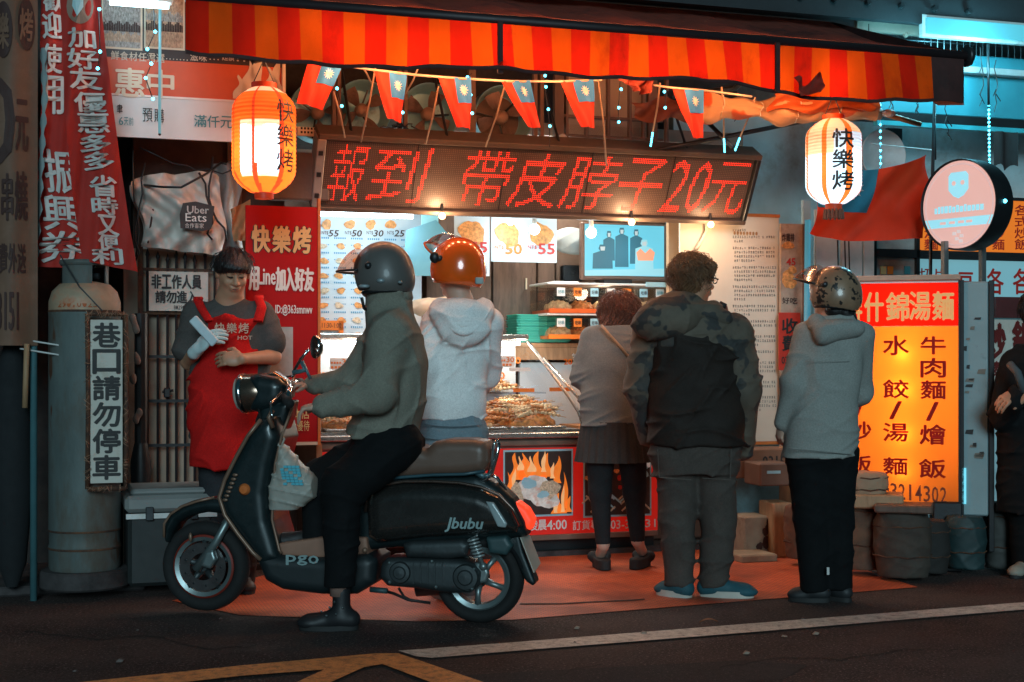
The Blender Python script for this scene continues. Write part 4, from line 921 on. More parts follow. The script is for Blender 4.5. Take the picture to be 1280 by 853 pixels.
# dark vertical pipes, broom, stand between cylinder and gate
mb=MB(); x=fu(176,.25); mb.tube([(x,-.25,.05),(x,-.25,1.45)],.035,10); mb.lathe([(.035,0),(.05,.05),(.055,.3),(.035,.4)],(x,-.25,.35),12); solo(mb,'black_post',black_m,'black shrouded post between the no-parking sign and the gate','post',smooth=30)
rn=random.Random(9)
for k,(px,py,sz) in enumerate(((168,405,.05),(171,445,.04),(167,470,.035),(172,520,.04))):
    vx=Vox((-.13,-.1,-.1),(.13,.1,.1),.008); vx.ell((0,0,0),(sz*.45,sz*.3,sz*1.1)); vx.disp(lambda x,y,z:.012*np.sin(60*x+30*y+k)*np.sin(50*z+20*x))
    t_=thing('hung_rag',('pale rag hung highest beside the no-parking sign','small rag hung second beside the no-parking sign','small rag hung third beside the no-parking sign','brown rag hung lowest beside the no-parking sign')[k],'rag',(fu(px,.35),-.35,fz(px,py,.35))); FR[t_.name]={'org':Vector((0,0,0))}
    vbuild(vx,'cloth',pm('tan_rag',(.16,.12,.10),.9,bump=.3,dirt=(.12,.08,.06),dirt_amt=.4,ds=12),t_)
# crumpled white delivery bag above the gate
bt=thing('delivery_bag','crumpled dirty white delivery bag with a black hexagon badge, hung above the gate','bag',(fu(222,.1),-.1,fz(222,312,.1)))
a,b_,c,d_=FB(170,218,280,310,.12)
def bag(s,t):
    x=a+(b_-a)*s; z=c+(d_-c)*t; up_=math.sin(math.pi*s)**.5; z=z-.06*(1-up_)*t+.10*max(0,s-.5)*t-.04*(1-t)*s; x+=.03*math.sin(t*5)-.05*(1-t)*(s-.5)
    fold=.035*math.sin(9*s+6*t)+.028*math.sin(17*s-13*t+2)+.016*math.sin(33*s+21*t)+.03*abs(math.sin(7*s+9*t))
    return (x,-.12-.10*math.sin(math.pi*min(1,max(0,s)))*math.sin(math.pi*min(1,t+.08))-fold*.7,z)
bagm=pm('dirty_white_nylon',(.58,.52,.46),.5,var=.15,vs=4,bump=.2,bs=25,dirt=(.26,.18,.13),dirt_amt=.33,ds=4)
mb=MB(); mb.grid(bag,46,40); mb.grid(lambda s,t:(lambda q:(q[0],.0,q[2]))(bag(1-s,t)),20,20); build(mb,'sack',bagm,bt,True)
mb=MB(); 
def on_bag(px,py,off=.008):
    s=(fu(px,.12)-a)/(b_-a); t=(fz(px,py,.12)-c)/(d_-c)
    for _ in range(4):
        q=bag(s,t); s+=(fu(px,.12)-q[0])/(b_-a); t+=(fz(px,py,.12)-q[2])/(d_-c)
    q=bag(s,t); return (q[0],q[1]-off,q[2])
yb_=min(on_bag(px,py)[1] for px in (224,235,246,256,265) for py in (256,265,275,288))-.004
hexp=[(227,256),(243,254),(266,260),(262,288),(252,291),(224,287),(223,270)]
mb.prism([(fu(x,.2),fz(x,y,.2)) for x,y in hexp],yb_-.012,yb_); build(mb,'badge',black_pr,bt)
mb=MB()
pxtext(mb,'Uber',232,260,259,269,.2,bold=.03); pxtext(mb,'Eats',230,269,256,279,.2); pxrow(mb,'合作商家',229,281,253,287,.2,bold=.02)
mb.v=[(q[0],yb_-.0145,q[2]) for q in mb.v]; build(mb,'lettering',white_pr,bt)
mb=MB(); mb.tube([on_bag(180,232,.02),(fu(200,.3),-.34,fz(200,235,.3)),(fu(225,.3),-.36,fz(225,236,.3)),(fu(258,.3),-.33,fz(258,218,.3)),(fu(280,.3),-.2,fz(280,200,.3))],.007,6); build(mb,'strap',black_m,bt,True)
mb=MB(); mb.tube([on_bag(191,262,.006),on_bag(188,280,.006),on_bag(184,305,.006)],.005,5); build(mb,'zip',brown_pr,bt)
# messy dark things over and around the bag
rn=random.Random(11)
for k,(p0,p1) in enumerate((((175,186),(290,215)),((180,205),(170,320)),((262,200),(262,300)),((275,205),(300,180)),((168,190),(172,330)),((250,215),(285,300)))):
    mb=MB(); q0=Vector((fu(p0[0],.2),-.22,fz(*p0,.2))); q1=Vector((fu(p1[0],.2),-.22,fz(*p1,.2)))
    mb.tube([q0+(q1-q0)*i/8+Vector((rn.uniform(-.015,.015),0,rn.uniform(-.015,.015)-.04*math.sin(math.pi*i/8))) for i in range(9)],.004+.001*(k%3),5)
    solo(mb,'loose_cable',black_m,'loose black cable by the delivery bag, '+('running along its top edge','hanging down its left side','hanging down its right half','short slanting one at its top right','outermost one at the far left','slanting across its lower right')[k],'cable',group='loose cables around the delivery bag',smooth=True)
a,b_,c,d_=FB(166,186,345,313,-.15); mb=MB(); mb.box(a,b_+.05,.15,.2,c,d_+.4); solo(mb,'brown_backboard',pm('dark_brown_board',(.07,.045,.035),.8,var=.4,vs=6,bump=.5,bs=25),'dark brown board behind the delivery bag','board')
mb=MB(); a,b_,c,d_=FB(262,205,300,340,.0); mb.grid(lambda s,t:(a+(b_-a)*s+.02*math.sin(t*9),-.02-.03*math.sin(s*9+t*4),c+(d_-c)*t),10,14); solo(mb,'hanging_plastic_sheet',pm('grey_sheet',(.22,.22,.21),.5,var=.3,bump=.3),'grey plastic sheet hanging between delivery bag and red menu banner','sheet',smooth=True)
f=drape([(288,262),(312,250),(310,300),(292,302)],.1); mb=MB(); mb.grid(lambda s,t:tuple(f(s,t)+Vector((0,-.04*math.sin(7*s+6*t),0))),8,10); solo(mb,'orange_cloth',pm('dull_orange_cloth',(.45,.22,.10),.8,bump=.2,trans=.2),'dull orange cloth hung left of the red menu banner','cloth',smooth=True)
# cooler box
ck=thing('cooler_box','grey lidded cooler box on the ground behind the scooter front wheel','cooler',(fu(205,.55),-.55,.05))
CW=.75; a,b_=fu(156,CW),fu(272,CW); zl=fz(210,640,CW); ztop=fz(210,614,CW)
mb=MB(); mb.box(a+.015,b_-.02,-CW,-CW+.42,.05,zl-.002,bev=.02); build(mb,'tub',pm('dark_cooler_tub',(.018,.022,.022),.6),ck)
mb=MB(); mb.box(a,b_,-CW-.015,-CW+.44,zl+.0,ztop-.02,bev=.02); mb.box(a+.03,b_-.03,-CW+.015,-CW+.41,ztop-.022,ztop+.012,bev=.012); build(mb,'lid',pm('grey_cooler_lid',(.22,.23,.22),.5,var=.1,bump=.08),ck)
mb=MB(); mb.box(a+.005,b_-.005,-CW-.02,-CW-.012,zl-.03,zl-.004); build(mb,'rim',white_pl,ck)
for x in (a+.1,b_-.14): mb=MB(); mb.box(x,x+.04,-CW-.03,-CW-.016,zl-.04,zl+.03,bev=.004); build(mb,'latch',dark_steel,ck)

# ------------------------------------------------------------------ red menu banner board (px 307-397)
RW=.30
rb=thing('red_menu_board','tall red board with gold and white writing right of the worker','sign',(fu(352,RW),-RW,fz(352,555,RW)))
a,b_,c,d_=FB(307,258,397,553,RW); mb=MB(); mb.box(a,b_,-RW,-RW+.02,c,d_); build(mb,'panel',pm('red_board',(.42,.012,.014),.75,var=.1,vs=3,bump=.04,spec=.15),rb)
mb=MB(); mb.box(b_+.001,b_+.016,-RW-.006,-RW+.03,c-.02,d_+.05); build(mb,'edge_strip',pm('orange_edge',(.75,.22,.05),.5,trans=.2),rb)
mb=MB(); mb.box(a,b_,-RW-.004,-RW+.024,c-.018,c-.001); build(mb,'edge_strip',cream,rb)
for off_,bo_,mt_ in ((.002,.10,black_pr),(.005,.045,gold)):
    mb=MB(); pxrow(mb,'快樂烤',313,283,390,316,RW,off_,bold=bo_,gap=.16); build(mb,'lettering',mt_,rb)
mb=MB(); pxrow(mb,'用',311,334,323,363,RW,bold=.045,gap=.05); pxtext(mb,'Line',322.5,335,344,356,RW,bold=.03); pxrow(mb,'加入好友',344.5,335,392,364,RW,bold=.045,gap=.06); pxtext(mb,'Line ID:@363smnwv',330,381,390,395,RW,bold=.02); build(mb,'lettering',white_pr,rb)
mb=MB(); pxrow(mb,'本店',366,511,387,524,RW,bold=.01); pxrow(mb,'新大優待',354,526,387,539,RW,bold=.01); build(mb,'lettering',gold,rb)
a,b_,c,d_=FB(353,409,366,470,RW); mb=MB(); mb.box(a-.16,b_,-RW-.004,-RW-.0005,c,d_); build(mb,'blank_card',pm('grey_card',(.45,.45,.43),.6,var=.15,vs=20,bump=0),rb)

# ------------------------------------------------------------------ kitchen: posters, TV, cabinets
MW=-.75
mp_=thing('menu_poster','large pale blue menu poster with rows of small food pictures and prices','poster',(fu(455,MW),-MW,fz(455,428,MW)))
a,b_,c,d_=FB(396,262,527,430,MW); mb=MB(); mb.box(a,b_,-MW,-MW+.01,c,d_); build(mb,'sheet',paper,mp_)
rn=random.Random(21); k_=0
for j,y in enumerate((281,342)[:1]):
    for i,x in enumerate((408,437,463,488)):
        mb=MB(); blob(mb,fu(x,MW),fz(x,y,MW),.036,.032,.744,k_); k_+=1; build(mb,'food_picture',food_pr,mp_)
for j in range(7):
    for i in range(6):
        x=404+i*21+rn.uniform(-2,2); y=308+j*18.5
        if i<5 or j<4:
            mb=MB(); blob(mb,fu(x,MW),fz(x,y,MW),.030,.020,.744,k_); k_+=1; build(mb,'food_picture',(food_pr,food_pr2)[(i+j*2)%3==0],mp_)
mb=MB()
for j in range(7):
    for i in range(6):
        for q in range(6): x=fu(396.5+i*21+q*2.6,MW); z=fz(420,299+j*18.5,MW); mb.box(x,x+.008,.7465,.7485,z,z+.011); mb.box(x,x+.008,.7465,.7485,z-.04+.0,z-.034)
build(mb,'small_print',blue_pr,mp_)
mb=MB()
for s,x in (('55',411),('50',440),('30',467),('25',493)): pxtext(mb,s,x,288,x+12,296,MW,bold=.03,shear=.2); pxtext(mb,'NT$',x-9,289,x-1,294,MW)
build(mb,'lettering',brown_pr,mp_)
a,b_,c,d_=FB(396,401,429,413,MW+.02); mb=MB(); mb.box(a,b_,-MW-.03,-MW-.02,c,d_); mb.box(b_-.03,b_,-MW-.03,-MW-.02,c-.08,d_); build(mb,'price_label',orange_pr,mp_)
mb=MB(); pxtext(mb,'11:30-1:00',402,404,426,410,MW+.02,.012); build(mb,'lettering',brown_pr,mp_)
# bright tube over the poster
tl2=thing('fluorescent_tube','lit white tube lamp clamped under the left end of the sign','lamp',(fu(450,-.1),.1,2.05))
a,b_=fu(400,-.1),fu(522,-.1); zz=fz(460,257,-.1)
mb=MB(); mb.tube([(a,.1,zz),(b_,.1,zz)],.012,8); build(mb,'rod',bamboo,tl2)
for px in (400,436,513): x=fu(px,-.1); mb=MB(); mb.box(x-.02,x+.02,.08,.13,zz-.03,zz+.045,bev=.006); build(mb,'clamp',white_pl,tl2)
mb=MB(); mb.tube([(a+.02,.22,zz-.045),(b_,.22,zz-.045)],.014,8); build(mb,'tube',em('white_tube',(.70,.93,1.0),14),tl2,True)
lamp('tube_light',(a+.16,.3,zz-.08),6,COOL,.07,tl2); lamp('tube_light',(b_-.12,.3,zz-.08),6,COOL,.07,tl2)
# price posters
for (x0,y0,x1,y1,nums,lab) in ((568,263,612,345,'55','narrow pale poster with a fried cutlet picture, nearest the orange helmet'),(614,264,696,328,'50 55','wide pale poster with prices 50 and 55 above the counter')):
    w=-.45; pt_=thing('price_poster',lab,'poster',(fu((x0+x1)/2,w),-w,fz((x0+x1)/2,y1,w)))
    a,b_,c,d_=FB(x0,y0,x1,y1,w); mb=MB(); mb.box(a,b_,-w,-w+.008,c,d_); build(mb,'sheet',paper,pt_)
    n=len(nums.split()); wd=(x1-x0)/n
    for i,s in enumerate(nums.split()):
        cx=x0+wd*(i+.5); mb=MB(); blob(mb,fu(cx,w),fz(cx,291 if n==1 else 293,w),wd*.42*.0048,.085,-w-.003,40+i,n=18); build(mb,'food_picture',food_pr,pt_)
        mb=MB(); yy=303 if n==1 else 305; pxtext(mb,s,cx-3,yy,cx+wd*.42,yy+13,w,.008,bold=.05); pxtext(mb,'NT$',cx-wd*.4,yy+2,cx-5,yy+7,w,.008,bold=.02); build(mb,'lettering',orange_pr if i==0 and n>1 else red_pr,pt_)
        mb=MB()
        for q in range(8): x=fu(cx-wd*.42+q*wd*.1,w); z=fz(cx,271,w); mb.box(x,x+.018,-w-.004,-w-.001,z,z+.024)
        build(mb,'small_print',blue_pr,pt_)
# blue triangular sheet
mb=MB(); w=-.4; mb.prism([(fu(x,w),fz(x,y,w)) for x,y in ((508,288),(545,275),(566,300),(566,345),(503,345))],.4,.405); solo(mb,'blue_sheet',pm('blue_card',(.10,.34,.45),.5,var=.1),'plain blue card sheet between the two motorcycle helmets','sheet')
mb=MB(); a,b_,c,d_=FB(527,262,548,300,-.42); mb.box(a,b_,.42,.43,c,d_); solo(mb,'cyan_card',pm('cyan_card',(.25,.60,.68),.5),'small cyan card hanging right of the menu poster','card')
# brown wall cupboards behind
cb=thing('cupboard','brown wood cupboard with pale handle behind the teal trays','cupboard',(fu(655,-.95),.95,.9))
for x0,x1 in ((530,612),(613,668),(669,691)):
    a,b_,c,d_=FB(x0,326,x1,428,-.95); mb=MB(); mb.box(a+.003,b_-.003,.90,1.1,c-.3,d_+.5,bev=.004); build(mb,'door',brown_wood,cb)
mb=MB(); x=fu(657,-.9); mb.tube([(x,.885,fz(657,362,-.9)),(x,.885,fz(657,348,-.9))],.006,6); build(mb,'handle',cream,cb)
mb=MB(); a,b_,c,d_=FB(696,262,745,335,-.95); mb.box(a,b_,.95,1.1,c-.2,d_+.3,bev=.01); solo(mb,'tall_cabinet',pm('brown_box',(.17,.11,.08),.6,var=.3),'brown wooden upright cabinet left of the television','cabinet')
vx=Vox((-.3,-.15,-.15),(.3,.15,.15),.01); vx.ell((0,0,0),(.13,.06,.085)); vx.ell((.06,0,-.03),(.1,.07,.06),k=.05); vx.disp(wrinkle(.009,((40,10,50),(-30,20,60),(70,0,-30)),3))
t_=thing('plastic_bag','cloudy white plastic bag hanging between price poster and television','bag',(fu(712,-.75),.75,fz(712,300,-.75))); FR[t_.name]={'org':Vector((0,0,0))}; vbuild(vx,'film',pm('cloudy_film',(.62,.68,.68),.3,var=.1,trans=.4),t_)
mb=MB(); a,b_,c,d_=FB(703,332,726,352,-.85); mb.box(a,b_,.82,.9,c,d_,bev=.006); mb.ball(((a+b_)/2,.82,(c+d_)/2),.02,10); solo(mb,'small_speaker',dark_steel,'small dark box left of the television foot','box')
# television
TW=-.55
tv=thing('television','flat television showing five people around a table, above the tall food case','television',(fu(781,TW),-TW,fz(781,350,TW)))
a,b_,c,d_=FB(727,279,834,350,TW); mb=MB(); mb.box(a,b_,-TW+.003,-TW+.05,c,d_,bev=.008); build(mb,'casing',pm('tv_brown_bezel',(.14,.08,.06),.4,bump=.05),tv)
a,b_,c,d_=FB(731,281.5,830,345,TW); mb=MB(); mb.box(a,b_,-TW-.001,-TW+.004,c,d_); build(mb,'screen',em('tv_cyan',(.14,.56,.72),.9),tv)
figs=em('tv_figure',(.05,.20,.28),.55); figs2=em('tv_figure_pale',(.30,.62,.70),.9); 
def tvpoly(px,name,mat,l):
    mb=MB(); mb.prism([(fu(x,TW),fz(x,y,TW)) for x,y in px],-TW-.001-l-.001,-TW-.001-l); build(mb,name,mat,tv)
tvpoly([(731,338),(830,336),(830,345),(731,345)],'table_picture',figs2,.001)
for (x,y0,y1,h,mt) in ((761,289,326,7,figs),(777,285,334,8,figs),(795,287,330,7.5,figs),(753,306,336,12,figs),(805,300,338,11,figs2)):
    tvpoly([(x-h*.3,y0),(x+h*.3,y0),(x+h*.42,y0+5),(x+h*.25,y0+8),(x+h,y0+11),(x+h*1.05,y1),(x-h*1.05,y1),(x-h,y0+11),(x-h*.25,y0+8),(x-h*.42,y0+5)],'figure_picture',mt,.002+.001*(h>8))
    tvpoly([(x-h*.25,y0+2.5),(x+h*.25,y0+2.5),(x+h*.2,y0+7.5),(x-h*.2,y0+7.5)],'face_picture',em('tv_face',(.55,.62,.62),.8),.005)
tvpoly([(795,316),(800,311),(806,317),(812,311),(818,316),(816,326),(797,326)],'apron_picture',em('tv_orange',(.95,.35,.2),.9),.006)
mb=MB(); a,b_,c,d_=FB(755,350,790,358,TW); mb.box(a,b_,-TW,-TW+.1,c,d_); build(mb,'foot',black_m,tv)
lamp('screen_light',(fu(780,TW),-TW-.12,fz(780,312,TW)),1.6,(.3,.85,1),.15,tv)
# bulbs in the kitchen
for px,py,w,e_,lab in ((668,287,-.15,3.5,'cool lit bulb before the wide price poster'),(739,291,-.15,4,'cool lit bulb before the left edge of the television'),(638,278,-.3,1.5,'slim lit bulb over the wide price poster')):
    x,z=fu(px,w),fz(px,py,w); bb=thing('lit_bulb',lab,'bulb',(x,-w,z-.04),group='cool white bulbs hung over the counter')
    mb=MB(); mb.ball((x,-w,z),.034 if px!=638 else .02,14); build(mb,'globe',em('cool_bulb',(.55,.92,1.),14),bb,True)
    mb=MB(); mb.tube([(x,-w,z+.03),(x,-w,z+.085)],.016,8); mb.tube([(x,-w,z+.08),(x,-w,z+.3)],.003,4); build(mb,'socket',white_pl,bb)
    lamp('bulb_light',(x,-w,z-.06),e_,(.72,.92,1.0),.05,bb)
# added warm bulbs that brighten the counter and the notice board
for px in (560,800,900):
    x=fu(px,.15); bb=thing('fill_bulb','added amber bulb under the lower edge of the lit sign, '+{560:'leftmost',800:'over the television corner',900:'over the cream notice board'}[px],'bulb',(x,-.02,2.03),group='added amber bulbs under the sign')
    mb=MB(); mb.ball((x,-.02,2.055),.022,12); build(mb,'globe',em('amber_bulb',(1,.5,.2),9),bb,True)
    mb=MB(); mb.tube([(x,-.02,2.07),(x,.02,2.3)],.01,6); build(mb,'socket',black_m,bb)
    lamp('bulb_light',(x,-.10,2.00),4 if px==900 else 8,(1,.60,.32),.04,bb)

# ------------------------------------------------------------------ main counter with curved glass case
U0,U1=fu(397,0),fu(727,0); Z1=fz(660,540,0); Z2=1.335
ct=thing('food_counter','long steel food counter with a red photo front and kick board','counter',((U0+fu(822,0))/2,0,.035))
UR=fu(822,.0)
mb=MB(); mb.box(U0,UR,.02,.72,.12,Z1-.04,bev=.005); build(mb,'cabinet',pm('counter_brown_steel',(.20,.14,.11),.45,.3,var=.2,bump=.1),ct)
mb=MB(); mb.box(U0,UR,.06,.70,.035,.118); build(mb,'kick_board',black_m,ct)
mb=MB(); mb.box(U0-.01,U1+.01,-.03,.74,Z1-.038,Z1-.004,bev=.006); build(mb,'shelf_edge',steel,ct)
mb=MB(); mb.box(U0-.01,U1+.01,-.015,.02,Z1-.085,Z1-.05,bev=.004); build(mb,'rail',pm('brown_steel_rail',(.25,.17,.13),.4,.5),ct)
mb=MB(); mb.box(U0-.012,U0+.02,-.035,.0,.035,Z1-.045); build(mb,'corner_post',light_wood,ct)
# red front print
PW=.02
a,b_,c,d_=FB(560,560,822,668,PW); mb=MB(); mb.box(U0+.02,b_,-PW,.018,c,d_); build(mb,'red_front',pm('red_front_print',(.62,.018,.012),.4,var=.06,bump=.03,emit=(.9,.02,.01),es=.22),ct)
mb=MB(); mb.box(U0+.02,b_,-PW-.006,.018,c-.035,c-.002,bev=.003); build(mb,'front_rail',pm('brown_steel_rail',(.25,.17,.13)),ct)
dark_ph=pm('dark_photo_print',(.05,.03,.025),.4,var=.3,bump=0); cy_b=pm('pale_cyan_border',(.35,.62,.72),.5,bump=0)
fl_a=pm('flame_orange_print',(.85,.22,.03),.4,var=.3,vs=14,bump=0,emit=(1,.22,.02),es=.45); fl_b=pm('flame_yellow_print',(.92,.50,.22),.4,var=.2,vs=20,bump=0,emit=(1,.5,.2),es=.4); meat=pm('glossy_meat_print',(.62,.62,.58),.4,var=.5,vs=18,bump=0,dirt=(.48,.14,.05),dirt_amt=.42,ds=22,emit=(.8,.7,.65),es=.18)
def flame(mb,px,py,h,wd,v,seed,lean=0.):
    rn=random.Random(seed); L_=[];R_=[]; n=12
    x0,z0_=fu(px,PW),fz(px,py,PW); s_=fd(px,PW)/F_PX; ph=rn.uniform(0,6)
    for i in range(n+1):
        t_=i/n; ww=wd*s_*.5*((1-t_)**.8)*(1+.35*math.sin(t_*7+ph)); cx=x0+(lean*t_+wd*.25*math.sin(t_*5+ph)*t_)*s_; L_.append((cx-ww,z0_+h*s_*t_)); R_.append((cx+ww+.0004,z0_+h*s_*t_))
    mb.prism(L_+R_[::-1],v-.0012,v)
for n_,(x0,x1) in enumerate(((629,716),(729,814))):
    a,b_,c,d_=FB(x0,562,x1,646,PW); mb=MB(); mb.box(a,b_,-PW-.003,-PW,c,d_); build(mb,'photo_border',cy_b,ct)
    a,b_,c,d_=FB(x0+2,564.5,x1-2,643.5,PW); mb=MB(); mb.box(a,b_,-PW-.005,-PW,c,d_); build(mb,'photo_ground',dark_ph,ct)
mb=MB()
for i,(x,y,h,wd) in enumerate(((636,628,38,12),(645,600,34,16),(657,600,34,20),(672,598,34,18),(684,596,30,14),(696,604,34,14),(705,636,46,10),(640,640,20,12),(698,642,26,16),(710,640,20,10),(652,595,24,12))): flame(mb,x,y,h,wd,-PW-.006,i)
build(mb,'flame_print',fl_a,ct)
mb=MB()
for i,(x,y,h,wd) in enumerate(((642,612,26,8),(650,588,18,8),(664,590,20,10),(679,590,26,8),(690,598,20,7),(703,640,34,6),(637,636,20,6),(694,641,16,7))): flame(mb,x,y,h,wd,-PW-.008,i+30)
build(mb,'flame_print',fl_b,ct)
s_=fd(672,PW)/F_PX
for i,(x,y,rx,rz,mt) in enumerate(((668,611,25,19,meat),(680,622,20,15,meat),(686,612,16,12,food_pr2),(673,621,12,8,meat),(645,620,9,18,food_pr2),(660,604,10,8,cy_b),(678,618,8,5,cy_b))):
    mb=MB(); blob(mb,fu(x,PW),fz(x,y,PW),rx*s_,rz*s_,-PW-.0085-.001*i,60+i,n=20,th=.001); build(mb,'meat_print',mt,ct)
rn=random.Random(5); mts=[food_pr,food_pr2,cy_b,meat,red_pr,dark_ph]
for i in range(46):
    x=rn.uniform(733,810); y=rn.uniform(568,640); mb=MB()
    if y<612: blob(mb,fu(x,PW),fz(x,y,PW),rn.uniform(3,5.5)*s_,rn.uniform(3,5)*s_,-PW-.006-.0001*i,i,n=9,th=.0006)
    else:
        an=rn.choice((.7,-.7)); cx,cz=fu(x,PW),fz(x,y,PW); l=9*s_; q=1.1*s_; co,si=math.cos(an),math.sin(an)
        mb.prism([(cx-l*co+q*si,cz-l*si-q*co),(cx+l*co+q*si,cz+l*si-q*co),(cx+l*co-q*si,cz+l*si+q*co),(cx-l*co-q*si,cz-l*si+q*co)],-PW-.0066-.0001*i,-PW-.006-.0001*i)
    build(mb,'skewer_print',mts[i%6] if y<612 else mts[(i%3==0)*1+1],ct)
mb=MB(); pxrow(mb,'凌晨',661,650,683,663,PW,bold=.03,gap=.05); pxtext(mb,'4:00',683.5,650,708,662,PW,bold=.03); pxrow(mb,'訂貨專線',715,650,760,662,PW,bold=.02,gap=.1); pxtext(mb,'03-3',763,650,786,661,PW,bold=.02); pxtext(mb,'31',806,649,819,659,PW,bold=.02); build(mb,'lettering',white_pr,ct)
# curved glass case
gcse=thing('glass_food_case','lit curved glass display case heaped with grilled skewers','display case',((U0+U1)/2,.35,Z1))
prof=[(-.0,Z1),(-.005,Z1+.05),(.01,Z1+.12),(.05,Z1+.20),(.12,Z1+.30),(.20,Z1+.40),(.29,Z1+.51),(.33,Z2-.02)]
UT=U1
glass_m=glass('case_glass',(.95,.98,1.),.06)
UTf=lambda z: U1-.25*min(1.,max(0.,(z-Z1-.08)/(Z2-Z1-.08)))
mb=MB(); n=len(prof); mb.add([(u,v,z) for (v,z) in prof for u in (U0+.02,UTf(z))],[(2*i,2*i+1,2*i+3,2*i+2) for i in range(n-1)]); build(mb,'front_glass',glass_m,gcse,True)
for u in (U0+.01,UT,(U0+UT)/2+.02):
    mb=MB(); mb.tube([((UTf(z) if u==UT else u),v-.004,z) for v,z in prof],.010,6); build(mb,'glass_edge',pm('dull_chrome',(.55,.55,.53),.3,.9,bump=0),gcse,True)
for u in (U0+.01,UT):
    mb=MB(); mb.add([(u,.62,Z1)]+[((UTf(z) if u==UT else u),v,z) for v,z in prof]+[((UTf(Z2) if u==UT else u),.62,Z2)],[tuple(range(n+2))]); build(mb,'side_glass',glass_m,gcse)
mb=MB(); mb.box(U0,UTf(Z2)+.01,.30,.62,Z2-.01,Z2+.025,bev=.006); build(mb,'top',steel,gcse)
mb=MB(); mb.box(U0,UTf(Z2)+.02,.60,.64,Z1,Z2-.012); build(mb,'back_panel',pm('white_case_back',(.60,.68,.74),.35,var=.05,bump=.02),gcse)
mb=MB(); mb.box(U0,UT,.0,.60,Z1-.003,Z1+.012); build(mb,'tray_floor',steel,gcse)
mb=MB(); mb.box(U0+.03,UTf(Z1+.22)-.02,.40,.60,Z1+.22,Z1+.23); build(mb,'glass_shelf',glass('case_shelf',(.9,.95,1),.2),gcse)
mb=MB(); mb.tube([(U0+.04,.36,Z2-.03),(UTf(Z2)-.03,.36,Z2-.03)],.011,8); build(mb,'lamp_tube',em('case_tube',(.85,.93,1.),16),gcse,True)
for i in range(3): lamp('case_light',(U0+(UT-U0)*(i+.5)/3,.33,Z2-.07),4.0,(1.0,.82,.62),.05,gcse)
# orange price print on the white back sheet
mb=MB()
for k,(px,py,s) in enumerate(((638,451,'30'),(606,451,'25'),(618,470,'20'),(598,472,'15'),(440,452,'30'),(415,470,'25'),(468,468,'20'))):
    w=-.595; x,z=fu(px,w),fz(px,py,w); text(mb,s,(x,x+.07,z-.02,z+.022),flat(.597),bold=.05)
    for q in range(4): mb.box(x-.11+q*.024,x-.092+q*.024,.5965,.599,z+.004,z+.022); mb.box(x-.11+q*.024,x-.092+q*.024,.5965,.599,z-.02,z-.004)
build(mb,'lettering',orange_pr,gcse)
mb=MB(); 
for q in range(9): x=U0+.15+q*.16; mb.box(x,x+.10,.5968,.5995,Z1+.16,Z1+.20)
build(mb,'price_strip',cy_b,gcse)
# price cards inside
for i,(px,py,s,mt) in enumerate(((635,452,'30',orange_pr),(650,462,'',white_pr),(612,452,'25',orange_pr),(700,487,'',orange_pr),(650,513,'',red_pr),(590,452,'20',orange_pr),(690,506,'',white_pr),(655,488,'',orange_pr),(430,455,'30',orange_pr),(470,460,'15',orange_pr),(420,470,'',white_pr))):
    w=-.30; x,z=fu(px,w),fz(px,py,w); t_=thing('price_card',('small price card standing in the lit glass case, '+('orange 30 upper right','pale one beside the orange 30','orange 25 upper left of the 30','orange strip at the right end','red strip low in the case','orange 20 behind the white sweatshirt','pale one at the lower right','orange strip on the glass shelf','orange 30 behind the rider','orange 15 behind the rider','pale one at the left end')[i]),'card',(x,.3,z-.03),group='price cards in the lit glass case')
    if s:
        mb=MB(); mb.box(x-.085,x+.045,.302,.305,z-.035,z+.035); build(mb,'card',white_pr,t_); mb=MB(); text(mb,s,(x-.01,x+.04,z-.005,z+.028),flat(.300),bold=.05)
        for q in range(4): mb.box(x-.08+q*.017,x-.068+q*.017,.2995,.3015,z-.0,z+.012)
        for q in range(5): mb.box(x-.08+q*.022,x-.064+q*.022,.2995,.3015,z-.028,z-.014)
        build(mb,'lettering',mt,t_)
    else: mb=MB(); mb.box(x-.07,x+.07,.302,.305,z-.012,z+.012); build(mb,'card',mt,t_)
# skewers: one with its parts, then copies
def mk_skewer(k):
    t=thing('grilled_skewer','grilled skewer heaped in the lit glass case','skewer',(0,0,0),group='grilled skewers heaped in the glass case')
    mb=MB(); mb.tube([(-.11,0,0),(.11,0,0)],.0022,4); build(mb,'stick',bamboo,t)
    mb=MB(); rn=random.Random(k)
    for i in range(5): x=-.05+i*.028; mb.ball((x,0,.002),.0135,6,sc=(1.1,.8+rn.random()*.3,.7+rn.random()*.4))
    build(mb,'meat',(food,food_pale)[k%2],t,True); return t
protos=[mk_skewer(0),mk_skewer(1)]; rn=random.Random(12)
for i in range(296):
    t=protos[i%2] if i<2 else copy_tree(protos[i%2])
    if i<220: u=rn.uniform(U0+.12,UT-.10); v=rn.uniform(.06,.5); hgt=.03+.09*(v/.5)+.035*math.sin(u*9)+rn.uniform(0,.05); z=Z1+.01+hgt
    else: u=rn.uniform(U0+.15,UT-.30); v=rn.uniform(.44,.56); z=Z1+.245+rn.uniform(0,.05)
    t.matrix_world=FAC@Matrix.Translation((u,v,z))@Matrix.Rotation(rn.choice((0.25,-.3,2.9,3.4))+rn.uniform(-.5,.5),4,'Z')@Matrix.Rotation(rn.uniform(-.25,.25),4,'Y')
